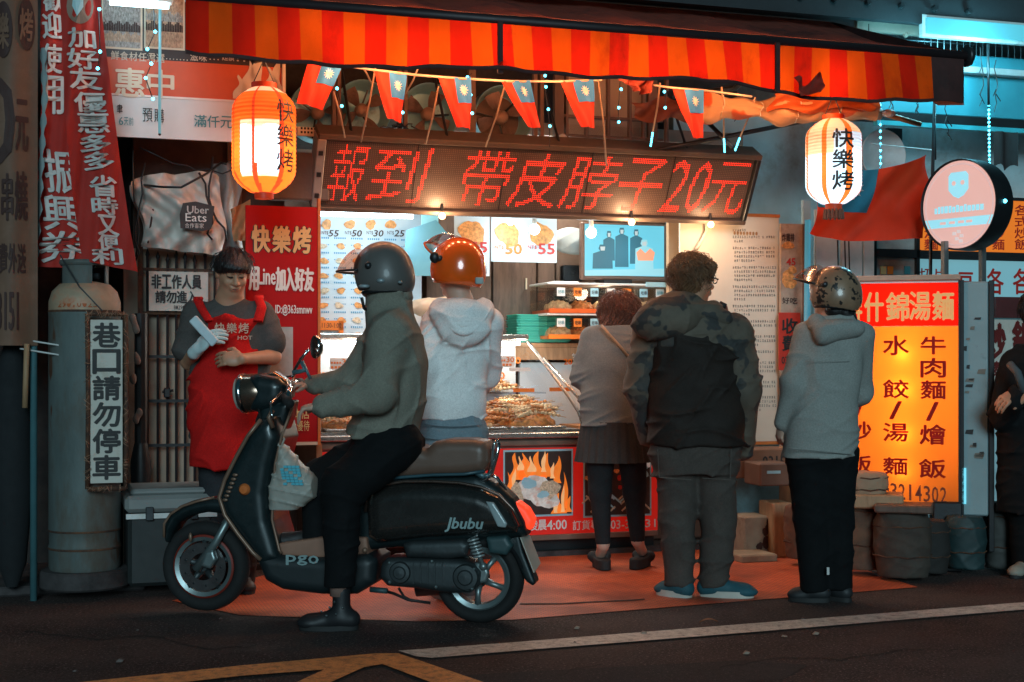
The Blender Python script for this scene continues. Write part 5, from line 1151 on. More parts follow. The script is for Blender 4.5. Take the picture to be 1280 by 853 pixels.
# trays under heap
for i in range(4):
    x0=U0+.06+i*(UT-U0-.12)/4; mb=MB(); mb.box(x0,x0+(UT-U0-.12)/4-.02,.05,.55,Z1+.014,Z1+.03,bev=.004); 
    vx=Vox((x0-.02,.0,Z1),(x0+(UT-U0)/4,.62,Z1+.2),.012); vx.ell((x0+.18,.35,Z1+.03),(.19,.25,.085)); vx.disp(lambda x,y,z:.012*np.sin(55*x+20*y)*np.sin(48*y-20*x+60*z))
    t_=thing('food_tray','steel tray of grilled food in the lit glass case','tray',(x0+.15,.3,Z1+.014),group='steel food trays in the glass case'); build(mb,'pan',steel,t_); o=vbuild(vx,'food_heap',food,t_); o['kind']='stuff'
# second case and the tall stepped case at right, behind the grey-topped woman
sc_=thing('second_glass_case','second slanted glass case right of the curved one','display case',(fu(770,-.1),.2,.8))
a,b_=fu(738,0),fu(850,0)
mb=MB(); mb.box(a,b_,-.02,.6,Z1-.05,Z1,bev=.006); build(mb,'base',steel,sc_)
p2=[(.0,Z1+.01),(.02,Z1+.16),(.14,Z1+.34),(.30,Z1+.47)]
mb=MB(); mb.add([(u,v,z) for (v,z) in p2 for u in (a,b_)],[(2*i,2*i+1,2*i+3,2*i+2) for i in range(3)]); build(mb,'front_glass',glass_m,sc_,True)
mb=MB(); mb.tube([(a,v,z) for v,z in p2],.012,6); mb.tube([(b_,v,z) for v,z in p2],.012,6); mb.tube([(a-.0,.0,Z1+.12),(a-.20,.30,Z1+.45)],.010,6); build(mb,'glass_edge',steel,sc_,True)
mb=MB(); mb.box(a-.22,b_,.72,.76,Z1,Z1+.42); build(mb,'back_panel',pm('white_case_back',(.7,.72,.72)),sc_)
mb=MB(); mb.box(a,b_,.02,.56,Z1+.001,Z1+.02); build(mb,'tray_floor',food,sc_)
mb=MB(); pxtext(mb,'20',703,449,713,456,-.45,bold=.05); mb.v=[(q[0],.42,q[2]) for q in mb.v]; build(mb,'lettering',orange_pr,sc_)
kl=thing('fill_lamp','added round ceiling lamp inside the kitchen, hidden by the lit sign','lamp',(fu(690,-.6),.6,2.55))  # unseen lamp added to brighten the teal trays and cupboards
mb=MB(); mb.lathe([(.001,0),(.12,.0),(.13,.03),(.12,.06),(.001,.06)],(fu(690,-.6),.6,2.555),24); build(mb,'shade',em('fill_lamp_glow',(1,.80,.58),3),kl,40)
lamp('lamp_light',(fu(690,-.6),.6,2.50),38,(1,.93,.82),.1,kl)
# counter top shelf behind cases
mb=MB(); mb.box(U0,fu(850,-.7),.64,1.1,1.28,1.31,bev=.004); mb.box(U0,fu(850,-.7),.64,.66,1.20,1.28); solo(mb,'back_shelf',light_wood,'wooden shelf behind the glass cases','shelf')
mb=MB(); a,b_,c,d_=FB(396,433,460,443,-.66); mb.box(a,b_+.3,.66,.9,c,d_,bev=.01); solo(mb,'steel_hood',steel,'pale steel ledge under the large menu poster','ledge')
# stack of teal trays
tt_=None
for i in range(11):
    w=-.80; x0,x1,_,_=FB(638,390,706,400,w); zz=1.315+i*.0165
    if tt_ is None:
        tt_=thing('teal_tray','teal plastic tray in the stack on the shelf behind the glass case','tray',((x0+x1)/2,.8,zz),group='stack of teal plastic trays')
        mb=MB(); cx=(x0+x1)/2; hw=(x1-x0)/2
        vs=[];ring=[(.90,0.),(.98,.014),(1.0,.016),(1.0,.0185),(.97,.0175),(.88,.003)]
        for k,(s_,h_2) in enumerate(ring):
            for (sx,sy) in ((-1,-1),(-.9,-1.06),(.9,-1.06),(1,-1),(1.0,1),(.9,1.06),(-.9,1.06),(-1,1)): vs.append((cx+sx*hw*s_,.8+sy*.13*s_,zz+h_2))
        fs=[(k*8+i2,k*8+(i2+1)%8,(k+1)*8+(i2+1)%8,(k+1)*8+i2) for k in range(5) for i2 in range(8)]+[tuple(range(8))[::-1],tuple(40+q for q in range(8))]
        mb.add(vs,fs); build(mb,'shell',pm('teal_plastic',(.12,.72,.62),.4,var=.08,bump=.03,trans=.25),tt_); base_m=tt_.matrix_world.copy()
    else:
        q=copy_tree(tt_); q.matrix_world=base_m@Matrix.Translation((rn.uniform(-.004,.004),rn.uniform(-.004,.004),i*.0165))
# tall tiered acrylic case
ac=thing('tiered_acrylic_case','clear tiered acrylic case of pale snacks under the television','display case',(fu(750,-.55),.55,1.32))
a,b_=fu(684,-.5),fu(842,-.5); 
for k,(py0,py1) in enumerate(((357,392),(395,424))):
    z0_,z1_=fz(760,py1,-.5),fz(760,py0,-.5)
    for (q0,q1,y0_,y1_) in ((a,b_,.497,.5),(a,b_,.84,.843),(a,a+.003,.5,.84),(b_-.003,b_,.5,.84)): mb=MB(); mb.box(q0,q1,y0_,y1_,z0_,z1_); build(mb,'acrylic_pane',glass('acrylic',(.95,.93,.9),.10),ac)
    mb=MB(); mb.box(a-.004,b_+.004,.49,.85,z1_,z1_+.014,bev=.003); build(mb,'lid',white_pl,ac)
    mb=MB(); mb.box(a+.01,b_-.01,.485,.5,z0_-.0,z0_+.028); mb.box(a+.01,b_-.01,.5,.83,z0_,z0_+.02); build(mb,'tray',orange_pr if k else pm('orange_tray',(.75,.12,.02),.4),ac)
    for i in range(5):
        x0=a+.05+i*(b_-a-.1)/5; vx=Vox((x0-.02,.5,z0_),(x0+.19,.84,z0_+.15),.009); vx.ell((x0+.075,.64,z0_+.03),(.085,.11,.055)); vx.disp(lambda x,y,z,i=i:.011*np.sin(120*x+20*y+i)*np.sin(90*y-40*x+90*z+i)); o=vbuild(vx,'snack_heap',food_pale if i%2==0 else food,ac); o['kind']='stuff'
    for i in range(7):
        x0=a+.06+i*(b_-a-.08)/7; mb=MB(); mb.box(x0,x0+.055,.478,.482,z1_-.075,z1_-.02); build(mb,'price_tag',[white_pr,orange_pr,cy_b][i%3],ac)
        mb=MB(); row(mb,'好吃'[i%2]+'串',x0+.006,x0+.05,z1_-.06,z1_-.035,flat(.4765),bold=.01); build(mb,'lettering',brown_pr if i%3 else teal_pr,ac)
lamp('case_glow',((a+b_)/2,.62,fz(760,362,-.5)),1.6,(1,.85,.65),.05,ac)
mb=MB(); a,b_,c,d_=FB(808,353,834,359,-.4); mb.box(a,b_,.4,.41,c,d_); solo(mb,'cyan_label',cy_b,'small pale cyan label on the shelf edge right of the television foot','label')
mb=MB(); a,b_,c,d_=FB(690,352,722,358,-.55); mb.box(a,b_,.52,.8,c,d_,bev=.006); solo(mb,'lid_stack',white_pl,'white lids lying on top of the tiered acrylic case','lid')
# orange and cream clutter between the helmets: hanging red ribbon, cream bags
vx=Vox((-.3,-.15,-.12),(.3,.15,.12),.01); vx.ell((0,0,0),(.15,.08,.06)); vx.ell((.1,0,.01),(.08,.06,.05),k=.04); vx.disp(wrinkle(.008,((50,10,40),(-30,20,60)),5))
t_=thing('paper_bags','cream paper bags heaped between the two motorcyclists','bags',(fu(540,-.5),.5,fz(540,384,-.5))); FR[t_.name]={'org':Vector((0,0,0))}; vbuild(vx,'bag',pm('cream_paper',(.62,.48,.34),.7,var=.2,bump=.2),t_)
# ------------------------------------------------------------------ info board, poster and clutter behind the queue
IW=-.12
ib=thing('notice_board','tall warm lit cream notice board with lines of tiny print','notice board',(fu(925,IW),-IW,fz(925,552,IW)))
a,b_,c,d_=FB(850,270,974,553,IW); bm=pm('cream_notice',(.74,.64,.52),.5,var=.05,bump=.02)
mb=MB(); mb.box(a,b_,-IW,-IW+.02,c,d_,bev=.003); build(mb,'board',bm,ib)
mb=MB(); mb.box(a,b_+.004,-IW-.004,-IW+.024,d_,d_+.02); mb.box(a,b_+.004,-IW-.004,-IW+.024,c-.02,c); build(mb,'edge',pm('orange_edge',(.75,.22,.05)),ib)
mb=MB(); rn=random.Random(4); y=288
for par,nl in enumerate((1,2,4,4,4,3,3,3,2,4,3,4)):
    for l in range(nl):
        x=916 if l==0 else 918; x1=969 if l<nl-1 else rn.uniform(925,955)
        while x<x1:
            u=fu(x,IW); z=fz(x,y,IW); w_=.0105; h_=.013
            for q in range(4):
                if rn.random()<.8: zz=z+h_*(q/3-.5); mb.box(u,u+w_*rn.uniform(.5,1),-IW-.0022,-IW-.0002,zz,zz+.0022)
            if rn.random()<.7: mb.box(u+w_*.4,u+w_*.55,-IW-.0024,-IW-.0003,z-h_*.5,z+h_*.6)
            x+=2.9 if rn.random()<.93 else 5
        y+=5.2
    y+=3.4
build(mb,'small_print',pm('grey_print',(.16,.13,.11),.6,bump=0),ib,kind='stuff')
mb=MB()
for i in range(8): u=fu(917+i*3.9,IW); z=fz(920,293,IW); mb.box(u,u+.014,-IW-.003,-IW,z,z+.016); mb.box(u+.004,u+.01,-IW-.0032,-IW,z-.004,z+.019)
build(mb,'heading',pm('tan_heading',(.45,.24,.10),.5,bump=0),ib)
mb=MB(); mb.tube([(fu(884,IW+.05),-IW-.03,fz(884,272,IW)),(fu(885,IW+.05),-IW-.03,fz(885,290,IW)),(fu(878,IW+.05),-IW-.03,fz(878,303,IW)),(fu(868,IW),-IW-.03,fz(868,312,IW))],.012,8); solo(mb,'curved_conduit',cream,'pale curved conduit coming down before the cream notice board','conduit',smooth=True)
# the warm board is lit by the added amber bulbs under the sign
mb=MB(); a,b_,c,d_=FB(836,272,852,430,-.3); mb.box(a,b_,.3,.34,c,d_); solo(mb,'side_board',pm('tan_board',(.45,.27,.15),.6,var=.2,bump=.1),'narrow tan board between television and cream notice board','board')
# narrow poster, px 975-1003
np_=thing('narrow_poster','narrow worn food poster with a red 45, right of the cream notice board','poster',(fu(989,-.05),.05,fz(989,640,-.05)))
a,b_,c,d_=FB(976,280,1003,640,-.05); mb=MB(); mb.box(a,b_,.05,.07,c,d_); build(mb,'panel',pm('worn_tan_poster',(.45,.33,.25),.6,var=.3,vs=8,bump=.1,dirt=(.22,.10,.07),dirt_amt=.4,ds=7),np_)
mb=MB(); mb.box(b_,b_+.025,.035,.08,c,d_); build(mb,'edge',brown_wood,np_)
mb=MB(); pxtext(mb,'45',983,323,994,332,-.05,.003,bold=.06); build(mb,'lettering',red_pr,np_)
mb=MB(); pxrow(mb,'炸雞排',977,292,993,302,-.05,.003,bold=.03); 
for k,y in enumerate((372,455,480,505)): pxrow(mb,'好吃',977,y,997,y+8,-.05,.003,bold=.03)
build(mb,'lettering',brown_pr,np_)
for k,(x,y,rx,rz) in enumerate(((985,307,8,5),(986,350,10,12),(990,338,6,6),(985,520,9,12),(986,545,10,8))):
    mb=MB(); s_=.0055; blob(mb,fu(x,-.05),fz(x,y,-.05),rx*s_,rz*s_,.048,80+k); build(mb,'food_picture',food_pr,np_)
a,b_,c,d_=FB(973,391,1000,463,-.05); mb=MB(); mb.box(a,b_,.044,.049,c,d_); build(mb,'red_label',pm('red_label',(.6,.04,.02),.5,bump=0),np_)
mb=MB(); pxcol(mb,'收費',977,397,996,440,-.05,.008,bold=.04); pxrow(mb,'03-33',976,446,998,455,-.05,.008,bold=.03); build(mb,'lettering',black_pr,np_)
# white panels behind the helmet woman
for x0,x1,y0,y1,lab in ((1004,1014,250,600,'narrow pale blue upright left of the large flag pole'),(1020,1048,262,560,'pale panel behind the camouflage helmet'),(1052,1078,300,560,'grey pale panel right of the camouflage helmet'),(1080,1093,300,560,'narrow cream upright behind the noodle sign')):
    a,b_,c,d_=FB(x0,y0,x1,y1,-.1); mb=MB(); mb.box(a,b_,.1,.13,c,d_,bev=.003); solo(mb,'wall_panel',white_pl if x0!=1004 else pm('pale_blue_paint',(.35,.5,.55),.5),lab,'panel')
mb=MB(); mb.tube([(fu(1006,.15),-.15,0.03),(fu(1010,.15),-.15,fz(1010,275,.15))],.020,10); solo(mb,'blue_tube_pole',em('blue_lit_tube',(.10,.45,.62),.35),'pale cyan glowing upright pole behind the camouflage helmet','pole',smooth=True)
for px in (1049,1063,1058): mb=MB(); mb.tube([(fu(px,.0),0.02,fz(px,300,0)),(fu(px+3,0),.03,fz(px,380,0)),(fu(px-1,0),.02,fz(px,470,0))],.005,5); solo(mb,'loose_wire',black_m,'loose dark wire on the pale panels behind the noodle sign, '+{1049:'leftmost',1063:'rightmost',1058:'middle'}[px]+' of three','wire',group='loose wires by the noodle sign')
# ------------------------------------------------------------------ large flag on a slanted pole
FWt=.55
bf=thing('large_flag','large red flag with blue corner drooping behind the right lantern','flag',(fu(1090,FWt),-FWt,fz(1090,300,FWt)))
C_=[(1018,212),(1167,191),(1152,298),(1014,292)]
cc=[Vector((fu(x,FWt),-FWt,fz(x,y,FWt))) for x,y in C_]
def bfl(s,t,off=0.):
    p=(cc[0]*(1-s)+cc[1]*s)*(1-t)+(cc[3]*(1-s)+cc[2]*s)*t
    sag=-.055*math.sin(math.pi*s)*(1-t)-.03*math.sin(math.pi*s)*t; wv=.07*math.sin(5*s+4.5*t-1)+.05*math.sin(9*s-6*t+1)*s+.015*math.sin(22*s+9*t)
    return Vector((p.x,p.y-wv-off,p.z+sag))
mb=MB(); mb.grid(lambda a,c:tuple(bfl(a,1-c)),44,28); build(mb,'red_field',pm('big_flag_red',(.78,.045,.010),.8,var=.1,vs=3,bump=.1,bs=150,trans=.35),bf,True)
mb=MB(); mb.grid(lambda a,c:tuple(bfl(.0+.50*a,.60*(1-c),.006)),20,14); build(mb,'blue_canton',pm('big_flag_blue',(.03,.28,.42),.8,trans=.35,bump=.1),bf,True)
mb=MB(); put_sun(mb,bfl,(.24,.30),.16,.9,.013); build(mb,'white_sun',flag_white,bf)
mb=MB(); mb.tube([(fu(1172,FWt),-FWt+.03,fz(1172,120,FWt)),(fu(1166,FWt),-FWt+.02,fz(1166,300,FWt)),(fu(1164,FWt),-FWt+.02,fz(1164,480,FWt))],.011,8); build(mb,'pole',dark_steel,bf,True)
# rolled canvas and its poles
rc=thing('rolled_canvas','rolled beige and orange canvas with a pipe end, over the right lantern','canvas',(fu(980,.8),-.8,fz(980,150,.8)))
pA,pB=(872,137),(1092,139); mb=MB(); Wc=.7
def roll(s,a):
    px=pA[0]+(pB[0]-pA[0])*s; r=.062+.012*math.sin(s*31)+.016*math.sin(s*13+1)+.008*math.sin(5*a+s*20); x=fu(px,Wc); z=fz(px,pA[1]-2*math.sin(s*9),Wc)
    return (x,-Wc-r*math.cos(a),z+r*1.05*math.sin(a))
mb.grid(lambda s,t:roll(s,t*2*math.pi),60,18); build(mb,'roll',pm('beige_canvas',(.58,.33,.17),.8,var=.2,vs=4,bump=.3,bs=30,alt=(.55,.10,.03),alt_s=4,alt_t=.55),rc,True)
for s in (.12,.35,.55,.8):
    mb=MB(); mb.tube([(lambda q:(q[0]+.01*math.sin(k),q[1]-(.006 if 1 else 0),q[2]))(tuple(Vector(roll(s,k*math.pi/6))*1.0)) for k in range(13)],.004,4); build(mb,'tie',cream,rc)
mb=MB(); mb.tube([(fu(1070,Wc),-Wc,fz(1070,139,Wc)),(fu(1100,Wc),-Wc,fz(1100,143,Wc))],.038,12); build(mb,'core',cream,rc,True)
mb=MB(); mb.tube([(fu(1095,Wc),-Wc-.02,fz(1095,141,Wc)),(fu(1146,Wc),-Wc-.04,fz(1146,157,Wc))],.016,10); build(mb,'pipe',pm('brass_pipe',(.45,.22,.10),.4,.6),rc,True)
mb=MB(); mb.ball((fu(1106,Wc),-Wc-.04,fz(1106,143,Wc)),.035,8,sc=(1.4,1,.7)); build(mb,'knot',white_pl,rc)
f=drape([(968,118),(1085,118),(1092,137),(960,140)],Wc+.1); mb=MB(); mb.grid(lambda s,t:tuple(f(s,t)+Vector((0,-.04*math.sin(9*s+6*t),.02*math.sin(12*s)))),24,8); build(mb,'loose_fold',pm('orange_fold',(.62,.13,.03),.8,bump=.2,trans=.3),rc,True)
for p,q,lab in (((800,192),(1010,150),'long dark slanting support under the rolled canvas'),((882,150),(906,185),'short dark brace meeting the slanting support')):
    mb=MB(); mb.tube([(fu(p[0],.2),-.2,fz(*p,.2)),(fu(q[0],.3),-.4,fz(*q,.35))],.014,8); solo(mb,'support_bar',dark_steel,lab,'bar',smooth=True)
# sausage-like dark red hanging cloth, px 880-920
f=drape([(786,128),(870,120),(880,152),(800,150)],.5); mb=MB(); mb.grid(lambda s,t:tuple(f(s,t)+Vector((0,-.05*math.sin(7*s+6*t),-.02*math.sin(9*s)))),18,6); solo(mb,'loose_canvas',pm('brown_canvas',(.16,.05,.03),.8,bump=.2),'loose brown canvas hanging behind the last flag','canvas',smooth=True)
# vertical hanging rods / light strings at right
for px,py0,py1,w,lit_,lab in ((1100,95,225,.0,1,'cyan lit rod right of the right lantern'),(1235,55,135,.2,0,'plain pale rod above the round sign'),(1236,130,212,.2,1,'cyan lit rod right of the round sign top'),(1168,120,200,.35,0,'dark rod above the large flag')):
    p=Vector((fu(px,w),-w,fz(px,py0,w))); q=Vector((fu(px+1,w),-w,fz(px,py1,w))); s=thing('hanging_rod',lab,'rod',tuple(q))
    mb=MB(); mb.tube([p,q],.008 if not lit_ else .006,6); build(mb,'rod',dark_steel if not lit_ else glass('clear_tube'),s,True)
    if lit_:
        for i in range(16): mb=MB(); mb.ball(tuple(p+(q-p)*(i+.5)/16),.009,6); build(mb,'diode',cy_dot,s)
for px,y0,y1 in ((1115,120,142),(1148,122,145),(1184,120,170),(1228,60,130),(1245,75,140),(1085,30,100)):
    rn=random.Random(px); mb=MB(); p=Vector((fu(px,.1),-.1,fz(px,y0,.1))); q=Vector((fu(px,.1),-.1,fz(px,y1,.1))); mb.tube([p+(q-p)*i/6+Vector((rn.uniform(-.02,.02),0,0)) for i in range(7)],.004,4)
    for k in range(3): t_=p+(q-p)*rn.uniform(.3,.95); mb.tube([t_,t_+Vector((rn.choice((-1,1))*.03,-.01,-.05))],.0035,4)
    solo(mb,'dangling_wire',black_m,'dark dangling fairy light wire before the cyan fascia, '+{1115:'shortest, left of the rolled canvas pipe',1148:'short one over the pipe end',1184:'long one above the large flag tip',1228:'left of the pale rod',1245:'right of the pale rod',1085:'highest one at the wire mesh'}[px],'wire',group='dangling wires before the cyan fascia')
# satellite dish shape on the wall behind the flag, window
mb=MB(); mb.lathe([(.001,.03),(.10,.02),(.17,-.02),(.175,-.015),(.1,.03),(.001,.04)],(fu(1100,-.25),.22,fz(1100,195,-.25)),28,'Y'); solo(mb,'wall_dish',white_pl,'pale round dish on the wall behind the large flag','dish',smooth=40)
a,b_,c,d_=FB(1112,160,1130,215,-.4); mb=MB(); mb.box(a,b_,.42,.45,c,d_+.0); solo(mb,'dark_window',black_m,'small dark window high on the pale blue wall','window')
mb=MB(); a,b_,c,d_=FB(1240,166,1268,210,.0); mb.grid(lambda s,t:(a+(b_-a)*s,-.02-.03*math.sin(7*s),c+(d_-c)*t+.02*math.sin(9*s)*(1-t)),10,8); solo(mb,'dark_cloth',pm('black_cloth',(.03,.025,.025),.9,bump=.3),'dark cloth hanging high on the wall right of the round sign','cloth',smooth=True)
mb=MB(); x=fu(1098,.1); mb.box(x,x+.006,-.1,-.09,fz(1098,185,.1)-.002,fz(1098,185,.1)+.002); mb.tube([(fu(1090,.1),-.1,fz(1090,180,.1)),(fu(1168,.1),-.1,fz(1168,188,.1))],.004,5); solo(mb,'thin_rail',white_pl,'thin white rail on the wall above the large flag','rail')
# ------------------------------------------------------------------ far right signs of the neighbour
os_=thing('orange_menu_sign','lit orange menu sign with red writing behind the round sign','sign',(fu(1215,-.2),.2,fz(1215,318,-.2)))
a,b_,c,d_=FB(1142,250,1330,315,-.2); mb=MB(); mb.box(a,b_,.2,.26,c,d_); build(mb,'panel',em('lit_orange_panel',(1.0,.24,.02),.62),os_)
mb=MB(); mb.box(a-.02,b_,.19,.27,d_,d_+.022); mb.box(a-.02,b_,.19,.27,c-.03,c-.002); build(mb,'frame',black_m,os_)
mb=MB(); 
for i,(x,s) in enumerate(((1155,'各式湯麵'),(1236,'各式炒麵'),(1268,'各式炒飯'))): pxcol(mb,s,x if i!=1 else 1240,256,x+17 if i!=1 else 1255,313,-.2,.004,bold=.03,gap=.06)
build(mb,'lettering',red_pr,os_)
ws=thing('white_menu_sign','lit pale cyan menu sign with red writing below the orange one','sign',(fu(1210,-.2),.2,fz(1210,385,-.2)))
a,b_,c,d_=FB(1146,326,1330,384,-.2); mb=MB(); mb.box(a,b_,.2,.26,c,d_); build(mb,'panel',em('lit_cyan_panel',(.30,.68,.78),.42),ws)
mb=MB(); mb.box(a-.02,b_,.19,.27,d_,d_+.03); build(mb,'frame',black_m,ws)
mb=MB(); pxrow(mb,'切片',1148,336,1183,350,-.2,.004,bold=.03); pxtext(mb,'豆',1198,341,1216,362,-.2,.004,bold=.05); pxtext(mb,'各',1233,336,1254,368,-.2,.004,bold=.03); pxtext(mb,'各',1266,336,1288,368,-.2,.004,bold=.03); build(mb,'lettering',red_pr,ws)
gw=thing('shop_window','dark framed window with small posters left of the white menu sign','window',(fu(1118,-.15),.15,fz(1118,360,-.15)))
a,b_,c,d_=FB(1092,296,1146,360,-.15); mb=MB(); mb.box(a,b_,.16,.2,c,d_); build(mb,'pane',pm('grey_window',(.35,.38,.37),.4,var=.3,vs=9),gw)
mb=MB(); zz=fz(1118,322,-.15); mb.box(a-.02,b_+.02,.13,.16,zz,zz+.055); mb.box(b_-.012,b_+.012,.13,.16,c,d_); mb.box(a-.012,a+.012,.13,.16,c,d_); build(mb,'frame',black_m,gw)
for k,x in enumerate((1101,1110,1131)):
    u_,v_,p_,q_=FB(x,333,x+7,343,-.15); mb=MB(); mb.box(u_,v_,.152,.158,p_,q_); mb.box(u_,v_,.152,.158,p_-.06,p_-.02); build(mb,'small_poster',[gold,orange_pr,teal_pr][k],gw)
# lower calligraphic sign at far right edge
cs=thing('calligraphy_sign','cream sign with bold dark red brush writing at the right picture edge','sign',(fu(1260,-.1),.1,fz(1260,480,-.1)))
a,b_,c,d_=FB(1242,400,1330,480,-.1); mb=MB(); mb.box(a,b_,.1,.12,c,d_); build(mb,'board',pm('aged_white_board',(.6,.56,.49)),cs)
mb=MB(); pxtext(mb,'炒',1234,405,1256,448,-.1,.004,bold=.06); pxtext(mb,'鍋',1266,402,1290,446,-.1,.004,bold=.06); pxtext(mb,'麵',1241,452,1258,470,-.1,.004,bold=.05); build(mb,'lettering',pm('maroon_print',(.14,.012,.01),.5),cs)
mb=MB(); a,b_,c,d_=FB(1243,372,1330,398,-.1); mb.box(a,b_,.08,.12,c,d_); solo(mb,'maroon_band',pm('maroon_panel',(.10,.02,.02),.5,var=.3),'dark maroon band above the brush writing sign','panel')
# ------------------------------------------------------------------ round sign on two posts (in front)
RSW=.95; cx,cy=1201,256
rs=thing('round_sign','round pink lit sign with pale cyan emblem and band, on two steel posts','sign',(fu(cx,RSW),-RSW,fz(cx,640,RSW)))
s_=fd(cx,RSW)/F_PX; X,Z=fu(cx-2,RSW),fz(cx,cy,RSW); rr=55*s_
Rm=Matrix.Rotation(R(-73),4,'Z'); Mx=Matrix.Translation((X,-RSW,Z))@Rm
def disc(r0,r1,y,mat,name,n=48,sm=False):
    mb=MB(); mb.lathe([(max(r0,.0005),y),(r1,y)],(0,0,0),n,'Y'); mb.v=[tuple(Mx@Vector(q)) for q in mb.v]; mb.f=[q[::-1] for q in mb.f]; return build(mb,name,mat,rs,sm)
mb=MB(); mb.lathe([(rr,-.012),(rr*1.03,-.018),(rr*1.04,.0),(rr*1.04,.13),(rr*1.02,.15),(.001,.15)],(0,0,0),56,'Y'); mb.v=[tuple(Mx@Vector(q)) for q in mb.v]; build(mb,'housing',black_m,rs,40)
disc(0,rr*.995,-.004,em('pink_sign_face',(.80,.47,.42),.82),'face')
mb=MB(); mb.lathe([(rr*.90,-.006),(rr*.92,-.012),(rr*.94,-.006)],(0,0,0),56,'Y'); mb.v=[tuple(Mx@Vector(q)) for q in mb.v]; build(mb,'moulded_ring',em('pale_pink_ring',(.75,.50,.48),.8),rs,True)
cyf=em('sign_cyan_print',(.30,.72,.85),.95); pkf=em('sign_pink_print',(.85,.55,.5),.8)
def onr(poly,y,mat,name):
    mb=MB(); mb.prism([(x*rr,z*rr) for x,z in poly],y-.002,y); mb.v=[tuple(Mx@Vector(q)) for q in mb.v]; build(mb,name,mat,rs)
k_=.42; hw=lambda z:math.sqrt(max(0,.96-z*z))
onr([(-hw(-.30),-.30),(hw(-.30),-.30),(hw(-.5),-.50),(-hw(-.5),-.50)],-.006,cyf,'band')
onr([(-.27,.66),(-.2,.74),(.2,.74),(.27,.66),(.27,.34),(.14,.20),(0,.14),(-.14,.20),(-.27,.34)],-.006,cyf,'emblem')
for sx in (-1,1): onr([(sx*.12+.055*math.cos(i*math.pi/5),.49+.055*math.sin(i*math.pi/5)) for i in range(10)],-.009,pkf,'emblem_dot')
rn=random.Random(8); x=-.66
while x<.60:
    w_=rn.uniform(.06,.1); h_=rn.choice((.16,.13)); onr([(x,-.17),(x+w_,-.17),(x+w_,-.17+h_),(x,-.17+h_)],-.006,cyf,'blurred_letter'); x+=w_+.025
for x in (-.5,-.25,.0,.22): onr([(x,-.43),(x+.16,-.43),(x+.16,-.37),(x,-.37)],-.009,pkf,'blurred_letter')
for x,z in ((-.12,-.66),(0,-.62),(.08,-.72),(-.05,-.78),(.06,-.84)): onr([(x-.05,z-.03),(x+.06,z-.03),(x+.05,z+.04),(x-.04,z+.05)],-.006,em('sign_pale_print',(.72,.62,.62),.8),'small_mark')
for px in (1181,1228): x=fu(px,RSW-.08); mb=MB(); mb.box(x-.016,x+.016,-RSW+.06,-RSW+.10,fz(px,660,RSW),fz(px,300,RSW),bev=.004); build(mb,'post',pm('grey_post',(.20,.22,.22),.35,.6),rs)
mb=MB(); mb.ball(tuple(Mx@Vector((rr*1.05,.06,.0))),.012,10); build(mb,'indicator',cy_dot,rs)
# ------------------------------------------------------------------ noodle shop light box
NA=R(-16); 
NX=P(1130,400,8.15); NF=Matrix.Translation((NX.x,NX.y,0))@Matrix.Rotation(NA,4,'Z')
NFi=NF.inverted()
def nP(px,py,off=0.):
    """pixel ray -> plane of the light box (y=-off)"""
    o=NFi@Vector((0,0,CAM_H)); d=(NFi.to_3x3()@(P(px,py,1.)-Vector((0,0,CAM_H)))); t=(-off-o.y)/d.y; q=o+d*t; return q.x,q.z
nl=thing('noodle_light_box','glowing orange light box with red noodle menu writing and a red header','sign',(0,0,.3),NF)
x0,_=nP(1060,400); x1,_=nP(1198,400); _,zt=nP(1130,354); _,zb=nP(1130,640); _,zh=nP(1130,408)
def trl(name,col,tr=.85):
    m,nt,N,L,b=_nt(name); t=N.new('ShaderNodeBsdfTranslucent'); t.inputs[0].default_value=c3(col); b.inputs['Base Color'].default_value=c3(col); b.inputs['Roughness'].default_value=.35
    x=N.new('ShaderNodeMixShader'); x.inputs[0].default_value=tr; L.new(b.outputs[0],x.inputs[1]); L.new(t.outputs[0],x.inputs[2]); L.new(x.outputs[0],N['Material Output'].inputs[0]); return m
mb=MB(); mb.box(x0,x1,0,.004,zb,zh); build(mb,'menu_face',trl('yellow_acrylic',(.97,.46,.11)),nl)
mb=MB(); mb.box(x0,x1,0,.004,zh+.0005,zt); build(mb,'header_face',trl('red_acrylic',(.85,.07,.012)),nl)
inner=pm('white_inside',(.85,.85,.82),.8,var=.02,bump=0)
mb=MB(); mb.box(x0,x1,.20,.22,zb,zt); mb.box(x0-.012,x0,.0,.22,zb,zt); mb.box(x1,x1+.012,.0,.22,zb,zt); mb.box(x0,x1,.006,.2,zb-.012,zb); mb.box(x0,x1,.006,.2,zt,zt+.012); build(mb,'box',inner,nl)
mb=MB(); mb.box(x0-.04,x1+.012,-.012,.235,zt+.013,zt+.045,bev=.004); build(mb,'top_trim',pm('beige_trim',(.52,.36,.27),.6),nl)
mb=MB(); mb.box(x1+.012,x1+.03,-.012,.235,zb-.02,zt+.012); build(mb,'side_trim',black_m,nl)
xl=(x0+x1)/2+.02
mb=MB(); mb.tube([(xl,.11,zb+.16),(xl,.11,zh-.05)],.016,10); build(mb,'lamp_tube',em('sign_tube',(1,.86,.66),3),nl,True)
for q,e_ in ((.22,.5),(.42,1.2),(.66,2.6),(.85,1.6)): lamp('tube_light',(xl-.02,.045,zb+(zh-zb)*q),e_,(1,.84,.62),.04,nl)
lamp('tube_light',(xl,.11,(zh+zt)/2),1.8,(1,.75,.5),.04,nl)
def ntx(mb,s,a,b_,c,d_,**k):
    X0,Z1_=nP(a,b_,.004); X1,Z0_=nP(c,d_,.004); text(mb,s,(X0,X1,Z0_,Z1_),flat(-.004),**k)
mb=MB()
